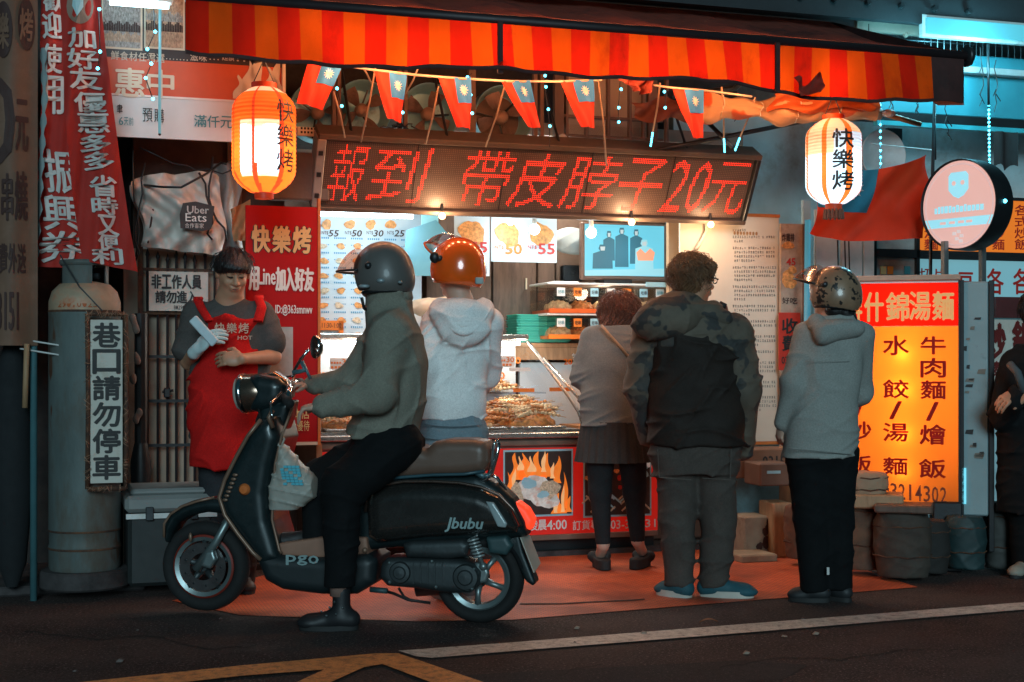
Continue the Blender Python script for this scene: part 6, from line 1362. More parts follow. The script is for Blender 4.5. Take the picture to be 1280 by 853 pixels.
for s,a,b_,c,d_ in (('鮮',1063,366,1077,402),('什',1081,366,1104,402),('錦',1108,366,1136,401),('湯',1137,365,1163,400),('麵',1166,365,1192,400)): ntx(mb,s,a,b_,c,d_,bold=.035)
build(mb,'lettering',em('gold_sign_print',(.95,.50,.16),.55),nl)
mb=MB(); bred=trl('red_sign_print',(.55,.015,.006),.5)
for s,a,b_,c,d_ in (('牛',1151,421,1182,443),('肉',1151,448,1182,472),('麵',1151,476,1182,499),('燴',1150,531,1182,556),('飯',1149,574,1182,598),
                    ('水',1104,420,1136,444),('餃',1104,475,1136,498),('湯',1104,529,1135,552),('麵',1104,572,1134,594),
                    ('炒',1062,418,1090,444),('麵',1064,475,1089,496),('炒',1061,527,1089,550),('飯',1061,569,1089,592)): ntx(mb,s,a,b_,c,d_,bold=.04)
for a,b_,c,d_ in ((1158,503,1173,526),(1112,502,1127,524),(1068,500,1080,522)): ntx(mb,'/',a,b_,c,d_,bold=.05)
build(mb,'lettering',bred,nl)
mb=MB()
for i,ch in enumerate('3214302'): ntx(mb,ch,1113+i*10.4,604+i*.9,1121+i*10.4,624+i*.9,bold=.01)
ntx(mb,'專線:',1086,604,1111,622,bold=.03); build(mb,'lettering',pm('brown_sign_print',(.20,.03,.01),.6),nl)
# pale metal cabinet post right of it
mpb=thing('metal_post_box','scuffed pale blue metal post box right of the noodle light box','post box',(x1+.14,.1,.30),NF)
xa,_=nP(1201,400); xb,_=nP(1236,400)
pbm=pm('scuffed_blue_metal',(.26,.36,.38),.5,.1,var=.12,vs=4,bump=.12,dirt=(.10,.10,.09),dirt_amt=.30,ds=7)
_,z35=nP(1218,352); _,z64=nP(1218,645)
mb=MB(); mb.box(xa+.01,xb,0,.2,z64,z35,bev=.008); build(mb,'body',pbm,mpb)
mb=MB(); mb.box(xb+.001,xb+.03,-.008,.2,z64-.2,z35+.005,bev=.003); mb.box(xa-.012,xa+.008,-.008,.2,z64,z35+.005,bev=.003); build(mb,'edge_trim',black_m,mpb)
rn=random.Random(13)
for k in range(16):
    px=rn.uniform(1206,1228); py=rn.uniform(365,620); X_,Z_=nP(px,py,.003); w_=rn.uniform(.008,.03); h_=rn.uniform(.004,.014); mb=MB(); mb.prism([(X_-w_,Z_-h_),(X_+w_*.8,Z_-h_*1.3),(X_+w_,Z_+h_),(X_-w_*.7,Z_+h_*.8)],-.004,-.0005); build(mb,'sticker_remnant',[black_pr,pm('grey_paper_scrap',(.22,.2,.17),.8)][k%2],mpb)
mb=MB(); xs,_=nP(1205,600); mb.box(xs-.01,xs+.012,-.012,-.008,nP(1205,630)[1],nP(1205,585)[1]); build(mb,'lit_slit',em('cyan_slit',(.15,.6,.75),1.2),mpb)
# ------------------------------------------------------------------ clutter under the light box
def sack(px,py0,py1,d,rx,seed,name,lab,mat,cat='basket'):
    b0=G(px,py1) if py1>560 else P(px,py1,d); b0=P(px,py1,d); z0=max(0.0,b0.z); h=(py1-py0)/F_PX*d; rx=rx/F_PX*d
    t=thing(name,lab,cat,(b0.x,b0.y,z0),WLD); vx=Vox((b0.x-rx*1.4,b0.y-rx*1.3,z0),(b0.x+rx*1.4,b0.y+rx*1.3,z0+h*1.2),.009)
    vx.loft([(z0+.01,b0.x,b0.y,rx*.82,rx*.75),(z0+h*.5,b0.x,b0.y,rx,rx*.85),(z0+h*.85,b0.x,b0.y,rx*.95,rx*.85),(z0+h,b0.x,b0.y,rx*.8,rx*.7)],0,.03); vx.disp(wrinkle(.006,((35,10,25),(-28,20,40),(12,-30,55)),seed)); vbuild(vx,'bag',mat,t)
    for k in range(2):
        mb=MB(); n=16; zz=z0+h*(.35+.45*k); mb.tube([(b0.x+rx*1.01*math.cos(i*2*math.pi/n),b0.y+rx*.9*math.sin(i*2*math.pi/n),zz+.003*math.sin(3*i)) for i in range(n+1)],.004,4); build(mb,'band',rust,t)
    return t
bk=[pm('woven_tan',(.14,.065,.035),.8,var=.35,vs=10,bump=.4,bs=60,dirt=(.07,.04,.03),dirt_amt=.45,ds=6),pm('woven_grey',(.06,.04,.03),.8,var=.35,vs=10,bump=.4,bs=60,dirt=(.06,.05,.04),dirt_amt=.45,ds=6)]
sack(1076,618,712,7.95,30,1,'woven_basket','tan woven basket behind the legs of the helmeted woman',bk[0])
sack(1128,640,722,7.75,36,2,'woven_basket','tan and grey bulging woven basket under the noodle light box',bk[1])
sack(1163,650,718,7.9,24,3,'woven_basket','dark tied sack right of the bulging basket',pm('dark_sack',(.02,.017,.015),.8,bump=.3),'sack')
sack(1206,645,712,8.0,26,4,'round_tub','dark round tub under the pale metal post box',pm('dark_teal_tub',(.015,.04,.042),.6,var=.3),'tub')
sack(1250,628,712,8.1,20,5,'grey_bucket','grey bucket right of the pale metal post box',pm('grey_bucket',(.05,.05,.045),.7,var=.3),'bucket')
sack(998,632,700,8.3,18,6,'round_stool','round tan woven lid leaning left of the helmeted woman',bk[0],'lid')
sack(1082,590,622,7.9,28,7,'paper_bundle','crumpled tan paper bundle on top of the baskets',pm('kraft_paper',(.40,.24,.15),.8,bump=.3),'paper')
for (x0,y0,x1_,y1_,d,lab,mt,an) in ((1060,617,1128,634,7.85,'flattened cardboard box on top of the tan basket',light_wood,-.25),(1095,630,1165,640,7.7,'dark board lying across the baskets',brown_wood,-.3),(958,600,985,668,8.7,'upright tan carton right of the white crate',light_wood,.2),(920,618,958,668,8.75,'white crate with brown print behind the man',pm('worn_crate',(.36,.30,.22),.7,var=.25,bump=.2,dirt=(.18,.12,.08),dirt_amt=.4,ds=8),.3),(915,680,965,690,8.5,'low pale plank on the ground behind the man',pm('worn_plank',(.32,.24,.16),.8,var=.3,bump=.3),.3),(1165,630,1200,716,8.15,'dark crate below the noodle light box',black_m,-.2),(940,578,985,606,8.7,'brown metal box with cyan label, over the carton',pm('brown_tin',(.18,.10,.07),.5,.3),.25),(905,560,1000,596,9.0,'brown carton printed with dark figures behind the man',pm('printed_carton',(.25,.13,.08),.8,var=.2),.3),(985,560,1010,690,8.9,'brown board standing behind the helmeted woman',light_wood,.3)):
    p=P((x0+x1_)/2,y1_,d); w_=(x1_-x0)/F_PX*d; h_=(y1_-y0)/F_PX*d; z0=p.z if p.z>.16 else 0; M_=Matrix.Translation((p.x,p.y,0))@Matrix.Rotation(an,4,'Z')
    mb=MB(); mb.box(-w_/2,w_/2,-.10,.14,z0,z0+h_,bev=.008)
    if lab.startswith(('white crate','brown carton','brown metal')):
        t=thing({'whi':'crate','bro':'carton'}[lab[:3]],lab,'box',(0,0,z0),M_); build(mb,'box',mt,t)
        mb=MB()
        if lab.startswith('brown carton'): text(mb,'03151',(-w_*.1,w_*.28,z0+h_*.35,z0+h_*.75),flat(-.103),bold=.03); build(mb,'lettering',black_pr,t)
        elif lab.startswith('white'): 
            rn=random.Random(2)
            for k in range(6): blob(mb,rn.uniform(-.0,w_*.4),z0+h_*rn.uniform(.2,.9),.022,.03,-.1025,k)
            build(mb,'brown_print',brown_pr,t)
        else: mb.box(-w_*.3,w_*.1,-.104,-.1,z0+h_*.55,z0+h_*.68); build(mb,'cyan_label',cy_b,t)
    else: solo(mb,'loose_'+('board' if 'board' in lab else 'box' if ('box' in lab or 'cart' in lab or 'crate' in lab) else 'plank'),mt,lab,'board' if 'board' in lab or 'plank' in lab else 'box',M_)
# counter return right of the red front, dark
mb=MB(); mb.box(fu(824,0),fu(905,0),.25,.8,.04,.72,bev=.01); solo(mb,'side_cabinet',pm('brown_tin',(.18,.1,.07)),'brown low cabinet between the red counter front and the cartons','cabinet')
# ------------------------------------------------------------------ scooter (faces left, leaning on its wheels)
SR=G(600,777.5); SA=R(-9.5); SF=Matrix.Translation((SR.x,SR.y,0))@Matrix.Rotation(SA,4,'Z'); SFi=SF.inverted()
def S(px,py,y=0.):
    o=SFi@Vector((0,0,CAM_H)); d=SFi.to_3x3()@(P(px,py,1.)-Vector((0,0,CAM_H))); t=(y-o.y)/d.y; q=o+d*t; return (q.x,q.z)
def S3(px,py,y): a=S(px,py,y); return (a[0],y,a[1])
sct=thing('motor_scooter','dark retro motor scooter facing left with chrome trim and brown seat','scooter',(-.6,0,0),SF)
paint=pm('dark_bronze_paint',(.030,.028,.026),.26,.35,var=.2,bump=.05,bs=300,coat=.8,spec=.6,dirt=(.075,.062,.05),dirt_amt=.27,ds=14,grain=.25,gs=120)
paint2=pm('dark_green_paint',(.010,.020,.022),.38,.2,var=.2,bump=.05,bs=300,coat=.35,dirt=(.045,.040,.034),dirt_amt=.30,ds=12,grain=.25,gs=120)
rubber=pm('tyre_rubber',(.012,.012,.012),.85,var=.3,bump=.3,bs=90)
alloy=pm('grey_alloy',(.24,.29,.29),.38,.7,var=.12,bump=.1)
engm=pm('engine_casting',(.055,.065,.068),.5,.6,var=.25,bump=.3,bs=50)
seatm=pm('brown_seat_leather',(.145,.085,.062),.42,var=.12,bump=.15,bs=120)
tan_pl=pm('tan_trim',(.24,.14,.095),.4,.3,bump=.05)
def sv(name,poly,y0,y1,r,mat,parent=None,h=.006,yref=None,extra=None,disp=None,k=.01):
    yr=y0 if yref is None else yref; q=[S(a,b_,yr) for a,b_ in poly]; xs=[p[0] for p in q]; zs=[p[1] for p in q]; m=.03
    vx=Vox((min(xs)-m,y0-m,min(zs)-m),(max(xs)+m,y1+m,max(zs)+m),h); vx.slab(q,None,r,k,(y0,y1))
    if extra: extra(vx)
    if disp: vx.disp(disp)
    return vbuild(vx,name,mat,parent or sct)
def wheel(px,py,pr,prim,width,spokes,rot):
    x,z=S(px,py); sc=pr/F_PX*6.65; r=z if abs(z-sc)<.03 else sc; R_=sc; ri=prim/F_PX*6.65
    w=build(MB().add([(x,0,z),(x,0.001,z),(x+.001,0,z)],[(0,1,2)]),'wheel',rubber,sct)
    mb=MB(); tr=(R_-ri)/2; prof_=[]
    for i in range(17): a=2*math.pi*i/16; prof_.append((ri+tr+tr*math.cos(a)*1.0,width/2*math.sin(a)*(1 if abs(math.sin(a))<.9 else .97)))
    mb.lathe(prof_,(x,0,z),56,'Y'); build(mb,'tyre',rubber,w,True)
    for i in range(40):
        pass
    mb=MB(); mb.lathe([(ri*.86,-.034),(ri*1.0,-.042),(ri*1.05,-.036),(ri*1.03,-.02),(ri*.9,-.01),(ri*.9,.02),(ri*1.03,.03),(ri*1.05,.04),(ri*.86,.036),(ri*.84,.0),(ri*.86,-.034)],(x,0,z),56,'Y'); build(mb,'rim',alloy,w,40)
    for k in range(spokes):
        a=rot+2*math.pi*k/spokes; mb=MB(); c_,s2=math.cos(a),math.sin(a); pts=[(x+c_*ri*.18,-.02,z+s2*ri*.18),(x+c_*ri*.55,-.03,z+s2*ri*.55),(x+c_*ri*.9,-.02,z+s2*ri*.9)]; mb.tube(pts,[.020,.013,.016],8); build(mb,'spoke',alloy if px>500 else engm,w,True)
    mb=MB(); mb.lathe([(.001,-.05),(.022,-.05),(.03,-.035),(.042,-.02),(.042,.03),(.001,.03)],(x,0,z),24,'Y'); build(mb,'hub',engm,w,40)
    return w,x,z,R_,ri
fw,fx,fz_,fr,fri=wheel(258,707,57,38,.10,5,.3)
rw,rx_,rz_,rr_,rri=wheel(600,722,55,37,.115,5,.9)
mb=MB(); mb.lathe([(fri*.45,-.047),(fri*.80,-.047),(fri*.80,-.044),(fri*.45,-.044),(fri*.45,-.047)],(fx,0,fz_),40,'Y'); build(mb,'brake_disc',pm('brake_disc',(.20,.19,.19),.3,.9,bump=0),fw,40)
for k in range(9):
    a=k*.7; mb=MB(); q=fri*.63; mb.ball((fx+q*math.cos(a),-.048,fz_+q*math.sin(a)),.006,6,sc=(1,.3,1)); build(mb,'disc_hole',black_m,fw)
mb=MB(); mb.lathe([(fri*.99,-.0435),(fri*1.045,-.039),(fri*1.06,-.036)],(fx,0,fz_),56,'Y'); build(mb,'red_pinstripe',pm('dull_red',(.20,.02,.01),.5),fw)
# fork leg and caliper
mb=MB(); mb.tube([S3(291,640,-.075),S3(270,678,-.075),S3(245,712,-.07)],[.017,.019,.022],10); build(mb,'fork_leg',alloy,sct,True)
mb=MB(); mb.tube([S3(291,640,.075),S3(245,712,.07)],.018,10); build(mb,'fork_leg',alloy,sct,True)
sv('brake_caliper',[(256,690),(266,688),(270,700),(262,712),(250,708)],-.095,-.055,.012,alloy,h=.005)
# front fender
def arch(cx,cz,r0,r1,a0,a1,y,name,mat,thick=.05,n=22,yc=0.):
    mb=MB()
    def g(s,t):
        a=a0+(a1-a0)*s; q=-1+2*t; rr=r1-(r1-r0)*abs(q)**2.6; return (cx+rr*math.cos(a),yc+q*y,cz+rr*math.sin(a))
    mb.grid(g,n,14); mb.grid(lambda s,t:(lambda p:(cx+(p[0]-cx)*.975,p[1]*.97,cz+(p[2]-cz)*.975))(g(1-s,t)),n,14); return build(mb,name,mat,sct,True)
sv('front_fender',[(204,678),(203,660),(209,645),(222,633),(240,626),(262,622),(285,622),(300,632),(312,655),(316,680),(303,690),(306,668),(296,652),(278,643),(258,641),(238,645),(222,654),(213,668),(210,680)],-.085,.085,.045,paint2,h=.006,yref=-.07)
mb=MB(); mb.tube([S3(*p,-.088) for p in ((205,672),(205,655),(213,643),(228,633),(246,627),(268,622))],.0065,6); build(mb,'fender_trim',tan_pl,sct,True)
mb=MB(); mb.ball(S3(238,672,-.085),.016,8,sc=(.6,.5,1.4)); build(mb,'reflector',tan_pl,sct,True)
# leg shield + floor tunnel
sv('leg_shield',[(325,524),(345,520),(352,548),(342,585),(337,618),(340,650),(350,683),(354,700),(330,712),(316,694),(296,668),(279,645),(271,624),(277,603),(292,572),(308,545)],-.17,.17,.06,paint2,h=.0075,yref=-.13)
mb=MB(); mb.tube([S3(*p,-.168) for p in ((326,525),(310,545),(296,570),(281,600),(274,622),(281,644),(297,667),(316,691),(326,700))],.010,8); build(mb,'shield_trim',tan_pl,sct,True)
mb=MB(); mb.tube([S3(*p,-.15) for p in ((366,508),(352,545),(344,580),(341,615),(340,650),(349,688),(352,692))],.0065,8); build(mb,'shield_trim',tan_pl,sct,True)
for i in range(7):
    mb=MB(); mb.ball(S3(294-i*2.1,594+i*5.2,-.178),.011,8,sc=(1.3,.5,.7)); build(mb,'grille_stud',tan_pl,sct,True)
mb=MB(); mb.lathe([(.001,-.018),(.018,-.016),(.027,-.005),(.028,.012),(.001,.012)],S3(305.5,612,-.172),20,'Y'); build(mb,'indicator_lamp',pm('amber_lens',(.62,.16,.04),.25,bump=0,coat=.5),sct,40)
sv('floor_tunnel',[(316,690),(352,694),(400,697),(458,693),(470,700),(468,730),(445,744),(400,744),(352,738),(330,726)],-.165,.165,.05,pm('charcoal_plastic',(.012,.018,.02),.5,bump=.1),h=.0075,yref=-.15)
sv('foot_mat',[(346,680),(400,672),(458,672),(460,693),(400,698),(352,695)],-.13,.13,.01,pm('brown_rubber_mat',(.30,.15,.10),.6,bump=.2),h=.006,yref=-.13)
mb=MB(); a=S(356,704,-.172); b_=S(398,695,-.172)
for i,ch in enumerate('pgo'):
    w_=(b_[0]-a[0])/3; off_=-.008 if ch in 'pg' else 0; text(mb,ch,(a[0]+i*w_+.006,a[0]+(i+1)*w_,a[1]+off_,b_[1]),flat(-.172),bold=.05)
build(mb,'lettering',pm('pale_grey_badge',(.30,.42,.42),.4,.3),sct)
# steering column, headlight, handlebar
sv('steering_head',[(330,505),(352,500),(371,500),(367,520),(356,548),(346,560),(330,548),(322,526)],-.07,.07,.04,paint2,yref=0)
sv('headlight_cowl',[(315,470),(330,466),(352,470),(362,480),(360,500),(350,512),(334,517),(316,513)],-.085,.085,.06,paint2,yref=0)
xc,zc=S(309,492,0); mb=MB(); hM=Matrix.Translation((xc,0,zc))@Matrix.Rotation(R(-6),4,'Y')
mb.lathe([(.088,.0),(.096,-.004),(.096,-.02),(.088,-.028)],(0,0,0),36,'X'); mb.v=[tuple(hM@Vector(q)) for q in mb.v]; hd=build(mb,'headlight',chrome,sct,True)
mb=MB(); mb.lathe([(.086,-.02),(.08,-.04),(.05,-.055),(.001,-.06)],(0,0,0),36,'X'); mb.v=[tuple(hM@Vector(q)) for q in mb.v]; build(mb,'lens',pm('headlight_lens',(.62,.56,.48),.12,bump=0,coat=1),hd,True)
mb=MB(); mb.lathe([(.092,.0),(.090,.04),(.082,.10),(.06,.13),(.001,.14)],(0,0,0),36,'X'); mb.v=[tuple(hM@Vector(q)) for q in mb.v]; build(mb,'bucket',pm('chrome_brown',(.30,.20,.15),.2,.9,bump=.05),hd,True)
sv('gauge_pod',[(330,468),(345,464),(360,474),(366,490),(350,492),(334,480)],-.05,.05,.03,pm('chrome_brown',(.3,.2,.15)),yref=0)
mb=MB(); mb.tube([S3(352,482,0),S3(362,484,-.12),S3(360,500,-.27)],.014,10); mb.tube([S3(352,482,0),S3(366,478,.12),S3(372,478,.25)],.014,10); build(mb,'handlebar',chrome,sct,True)
for (p,q,r_g) in ((S3(356,497,-.20),S3(362,505,-.33),.021),(S3(368,478,.20),S3(376,478,.33),.020)):
    mb=MB(); mb.tube([p,q],r_g,12); build(mb,'grip',rubber,sct,True)
for sgn,(p,q) in ((-1,(S3(352,490,-.16),S3(340,520,-.29))),(1,(S3(366,470,.17),S3(357,474,.3)))):
    mb=MB(); mb.tube([p,((p[0]+q[0])/2-.03,(p[1]+q[1])/2,(p[2]+q[2])/2),q],.006,8); build(mb,'brake_lever',chrome,sct,True)
mb=MB(); mb.tube([S3(341,513,-.2),S3(336,522,-.21),S3(341,535,-.2)],.011,8); build(mb,'lever_clamp',tan_pl,sct,True)
mb=MB(); mb.tube([S3(367,476,-.12),S3(368,463,-.15),S3(376,449,-.17),S3(386,437,-.18)],.0075,8); st=build(mb,'mirror_stalk',chrome,sct,True)
mb=MB(); mb.tube([S3(366,466,-.15),S3(381,463,-.15),S3(377,452,-.15)],.012,8); mb.tube([S3(378,452,-.16),S3(388,474,-.17)],.007,6); build(mb,'cable_joint',pm('blue_grey_joint',(.12,.22,.25),.4,.4),sct,True)
mM=Matrix.Translation(S3(394,434,-.18))@Matrix.Rotation(R(-52),4,'Z')@Matrix.Rotation(R(12),4,'Y'); 
mb=MB(); mb.lathe([(.001,.03),(.035,.026),(.052,.008),(.055,0),(.052,-.005)],(0,0,0),28,'Y'); mb.v=[tuple(mM@Vector(q)) for q in mb.v]; mr=build(mb,'mirror',chrome,sct,True)
mb=MB(); mb.lathe([(.052,-.005),(.001,-.0055)],(0,0,0),28,'Y'); mb.v=[tuple(mM@Vector(q)) for q in mb.v]; build(mb,'mirror_glass',pm('mirror_glass',(.8,.72,.66),.05,1,bump=0,var=.02),mr)
mb=MB(); mb.tube([S3(345,512,.05),S3(338,540,-.02),S3(342,560,-.05)],.006,6); mb.tube([S3(322,505,-.05),S3(327,530,-.1),S3(340,545,-.12)],.006,6); build(mb,'cable',rubber,sct,True)
# body under the seat and side cowls
sv('rear_body',[(455,600),(470,592),(520,590),(600,590),(625,603),(645,622),(660,650),(662,668),(640,672),(470,685),(452,690),(448,640)],-.10,.10,.05,paint2,h=.0075,yref=0)
cow=[(456,628),(461,614),(476,607),(505,604),(540,604),(575,606),(600,611),(622,621),(638,638),(648,658),(645,667),(606,669),(530,673),(470,680),(458,672)]
sv('side_cowl',cow,-.175,-.04,.075,paint,h=.006,yref=-.15)
sv('side_cowl',cow,.04,.175,.075,paint,h=.009,yref=.0)
mb=MB(); mb.tube([S3(*p,-.135) for p in ((457,640),(459,620),(474,607),(505,602),(540,602),(575,604),(601,609),(624,619),(641,636),(652,658))],.0075,8); build(mb,'cowl_trim',pm('brown_chrome_trim',(.16,.11,.09),.3,.8),sct,True)
sv('cowl_strip',[(607,627),(617,628),(634,655),(632,660),(622,659)],-.186,-.16,.008,pm('grey_lens',(.30,.36,.37),.25,bump=0,coat=.6),h=.004,yref=-.18)
mb=MB(); a=S(558,665,-.18); b_=S(603,648,-.18); text(mb,'Jbubu',(a[0],b_[0],a[1],b_[1]),flat(-.181),bold=.035,shear=.25); build(mb,'lettering',pm('pale_grey_badge',(.3,.42,.42)),sct)
# seat
seatp=[(461,600),(474,586),(492,571),(508,562),(522,557),(534,561),(543,552),(560,549),(590,549),(606,552),(612,562),(612,578),(606,590),(580,594),(540,595),(500,598)]
sv('seat',seatp,-.125,.125,.05,seatm,h=.006,yref=-.08)
mb=MB(); mb.tube([S3(*p,-.118) for p in ((470,600),(500,597),(540,594),(580,593),(606,589))],.008,6); build(mb,'seat_piping',pm('dark_blue_piping',(.03,.08,.10),.4),sct,True)
mb=MB(); mb.tube([S3(*p,-.09) for p in ((594,594),(606,600),(615,592),(621,570),(624,556),(621,549),(617,556),(615,580),(610,596))],.0085,8); mb.tube([S3(*p,.09) for p in ((594,594),(606,600),(615,592),(621,570),(624,556),(621,549))],.0085,8); mb.tube([S3(622,551,-.09),S3(622,551,.09)],.0085,8); mb.tube([S3(612,592,-.06),S3(622,598,-.05),S3(631,612,-.03),S3(636,620,0)],.008,8); build(mb,'grab_rail',chrome,sct,True)
mb=MB(); mb.tube([S3(596,592,-.1),S3(606,596,-.11)],.012,8); mb.tube([S3(604,596,-.1),S3(612,594,-.1)],.010,8); build(mb,'rail_mount',pm('blue_grey_joint',(.12,.22,.25)),sct,True)
# tail
tlm=em('lit_tail_lens',(1,.06,.02),1.1)
sv('tail_light',[(636,627),(648,627),(660,636),(668,650),(664,663),(655,658),(645,645)],-.065,.065,.02,tlm,h=.005,yref=-.03)
for (px,py) in ((655,640),(659,646),(663,652),(651,636)): mb=MB(); mb.ball(S3(px,py,-.055),.007,6); build(mb,'tail_diode',em('tail_diode',(1,.35,.12),5),sct)
mb=MB(); mb.ball(S3(650,665,-.05),.018,10,sc=(1,1,1.3)); build(mb,'rear_indicator',pm('amber_lens',(.62,.16,.04)),sct,True)
sv('rear_mudguard',[(630,668),(650,666),(656,690),(671,728),(667,732),(658,726),(646,700)],-.06,.06,.012,paint2,h=.006,yref=-.03)
mb=MB(); q=[S3(651,672,-.085),S3(662,668,.07),S3(676,704,.07),S3(668,716,-.085)]
nv=(Vector(q[1])-Vector(q[0])).cross(Vector(q[3])-Vector(q[0])).normalized()*.004
mb.add([tuple(Vector(p)) for p in q]+[tuple(Vector(p)+nv) for p in q],[(0,3,2,1),(4,5,6,7),(0,1,5,4),(1,2,6,5),(2,3,7,6),(3,0,4,7)]); build(mb,'number_plate',pm('pale_plate',(.55,.50,.42),.5,dirt=(.3,.25,.2),dirt_amt=.3),sct)
# engine, airbox, shock
sv('airbox',[(503,680),(515,676),(578,674),(588,680),(584,696),(560,699),(508,697)],-.15,-.05,.03,engm,yref=-.13)
sv('airbox',[(608,671),(634,669),(642,682),(634,694),(612,691)],-.13,-.05,.02,pm('dark_teal_plastic',(.03,.07,.075),.5),yref=-.1)
sv('engine_case',[(476,706),(484,697),(520,697),(572,699),(592,704),(602,715),(600,732),(588,742),(560,742),(520,736),(484,733),(474,722)],-.14,.06,.035,engm,yref=-.12)
for (px,py,r_) in ((582,722,.060),(500,716,.05)):
    mb=MB(); mb.lathe([(.001,-.022),(r_*.5,-.02),(r_*.6,-.012),(r_*.9,-.010),(r_,0),(r_,.05),(.001,.05)],S3(px,py,-.14),28,'Y'); build(mb,'engine_cover',engm,sct,40)
for i in range(5):
    mb=MB(); x0,z0=S(516+i*9,703,-.14); x1_,z1_=S(518+i*9,730,-.14); mb.box(x0,x0+.006,-.146,-.135,z1_,z0); build(mb,'cooling_fin',engm,sct)
for px,py in ((487,704),(487,728),(540,702),(545,734),(592,712),(590,736)): mb=MB(); mb.ball(S3(px,py,-.142),.008,6); build(mb,'bolt',alloy,sct)
mb=MB(); pts=[]
p0=Vector(S3(590,672,-.115)); p1=Vector(S3(602,703,-.115)); ax=(p1-p0); L_=ax.length; ax.normalize(); u_=ax.cross(Vector((0,1,0))).normalized(); v_=Vector((0,1,0))
for i in range(80): a=i/79*2*math.pi*6; pts.append(p0+ax*(L_*.78*i/79)+(u_*math.cos(a)+v_*math.sin(a))*.024)
mb.tube(pts,.005,6); sh=build(mb,'shock_absorber',pm('pale_spring',(.45,.50,.50),.35,.5),sct,True)
mb=MB(); mb.tube([p0,p1+ax*.02],.011,8); mb.ball(tuple(p1+ax*.02),.02,8); build(mb,'damper_rod',alloy,sh,True)
sv('swing_plate',[(594,703),(606,703),(612,716),(608,728),(598,730),(592,718)],-.115,-.085,.01,alloy,yref=-.1,h=.005)
mb=MB(); mb.tube([S3(600,714,.10),S3(560,732,.13),S3(520,738,.13)],[.05,.045,.03],14); build(mb,'exhaust_silencer',engm,sct,True)
mb=MB(); mb.tube([S3(476,738,-.1),S3(492,742,-.13),S3(510,750,-.13),S3(538,754,-.13)],.007,8); mb.tube([S3(498,735,-.1),S3(505,746,-.1),S3(516,752,-.1)],.006,6); build(mb,'side_stand',black_m,sct,True)
mb=MB(); mb.tube([S3(463,737,-.14),S3(484,739,-.15)],.013,8); build(mb,'foot_peg',pm('dark_teal_plastic',(.03,.07,.075)),sct,True)
mb=MB(); mb.ball(S3(456,688,-.168),.013,10); build(mb,'bolt',tan_pl,sct,True)
mb=MB(); a0,a1=math.radians(20),math.radians(150)
arch(rx_,rz_,rr_+.005,rr_+.03,math.radians(15),math.radians(120),.07,'inner_fender',black_m)
# bag hung on the hook
vx=Vox((-.16,-.10,-.30),(.16,.10,.02),.006)
hk=S3(352,557,-.12)
def rel(px,py): q=S(px,py,-.12); return (q[0]-hk[0],q[1]-hk[2])
vx.slab([rel(*p) for p in ((350,552),(356,556),(374,576),(400,603),(392,622),(378,634),(362,638),(350,622),(346,585))],None,.05,.02,(-.06,.06)); vx.slab([rel(*p) for p in ((344,585),(356,600),(372,632),(373,650),(362,664),(350,664),(339,648),(338,612))],None,.045,.015,(-.05,.05))
vx.disp(wrinkle(.010,((60,10,50),(-50,20,60),(70,30,-60),(20,0,120)),4))
pb=thing('shopping_bag','translucent white carrier bag with pale blue print hanging from the scooter hook','bag',hk,SF); FR[pb.name]={'org':Vector((0,0,0))}
vbuild(vx,'film',pm('thin_white_film',(.62,.62,.56),.35,var=.15,vs=9,bump=.4,bs=25,bdist=.01,trans=.45,alt=(.30,.22,.17),alt_s=6,alt_t=.66),pb)
mb=MB(); c0=rel(366,592)
for i in range(7):
    for j in range(5):
        if (i*7+j*3)%5: mb.box(c0[0]-.040+.019*j+.003*i,c0[0]-.023+.019*j+.003*i,-.071,-.0625,c0[1]+.030-i*.013,c0[1]+.041-i*.013)
build(mb,'blue_print',pm('cyan_bag_print',(.10,.50,.62),.5,bump=0),pb)
mb=MB(); mb.tube([(0,-.01,-.01),(.02,-.02,.03),(.005,0,.04),(-.012,.02,.02),(-.01,.02,-.02)],.005,6); build(mb,'handle_loop',pm('thin_white_film',(.62,.62,.56)),pb,True)
# ------------------------------------------------------------------ people
skin=pm('warm_skin',(.50,.25,.15),.5,var=.1,vs=20,bump=.06,bs=150); skin_p=pm('pale_skin',(.56,.34,.25),.5,var=.08,bump=.05)
def V3(*a): return Vector(a)
def hand(vx,wr,dr,pn,side=1,curl=.5,s=1.,fist=False):
    """wr wrist, dr direction of the hand, pn palm normal; side: which side the thumb leaves"""
    dr=Vector(dr).normalized(); pn=(Vector(pn)-dr*Vector(pn).dot(dr)).normalized(); lt=dr.cross(pn)*side
    wr=Vector(wr); pc=wr+dr*.045*s
    Rm=np.array([lt,pn,dr]).T
    vx.ell(pc,(.040*s,.017*s,.052*s),Rm,.012)
    for i,(o,l) in enumerate(((.030,.070),(.010,.079),(-.010,.074),(-.029,.058))):
        b0=wr+dr*.080*s+lt*o*s; c=curl*(1+.06*i); p=b0; d=dr.copy(); rs=(.0090*s,.0082*s,.0074*s,.0064*s)
        for j,fr_ in enumerate((.44,.32,.24)):
            d=(d*math.cos(c*.9)+pn*math.sin(c*.9)).normalized(); pn2=(pn*math.cos(c*.9)-d*0).normalized(); q=p+d*l*fr_*s; vx.cone(p,q,rs[j],rs[j+1],.002); p=q
            d=(d).normalized()
    t0=wr+dr*.025*s+lt*.030*s; t1=t0+(dr*.55+lt*.6+pn*.35).normalized()*.035*s; t2=t1+(dr*.85+lt*.1+pn*.45).normalized()*.030*s
    vx.cone(t0,t1,.013*s,.011*s,.012); vx.cone(t1,t2,.011*s,.0082*s,.005)
def basis(F,U=(0,0,1)):
    F=Vector(F).normalized(); U=Vector(U); Rr=F.cross(U).normalized(); U=Rr.cross(F).normalized(); return Rr,F,U
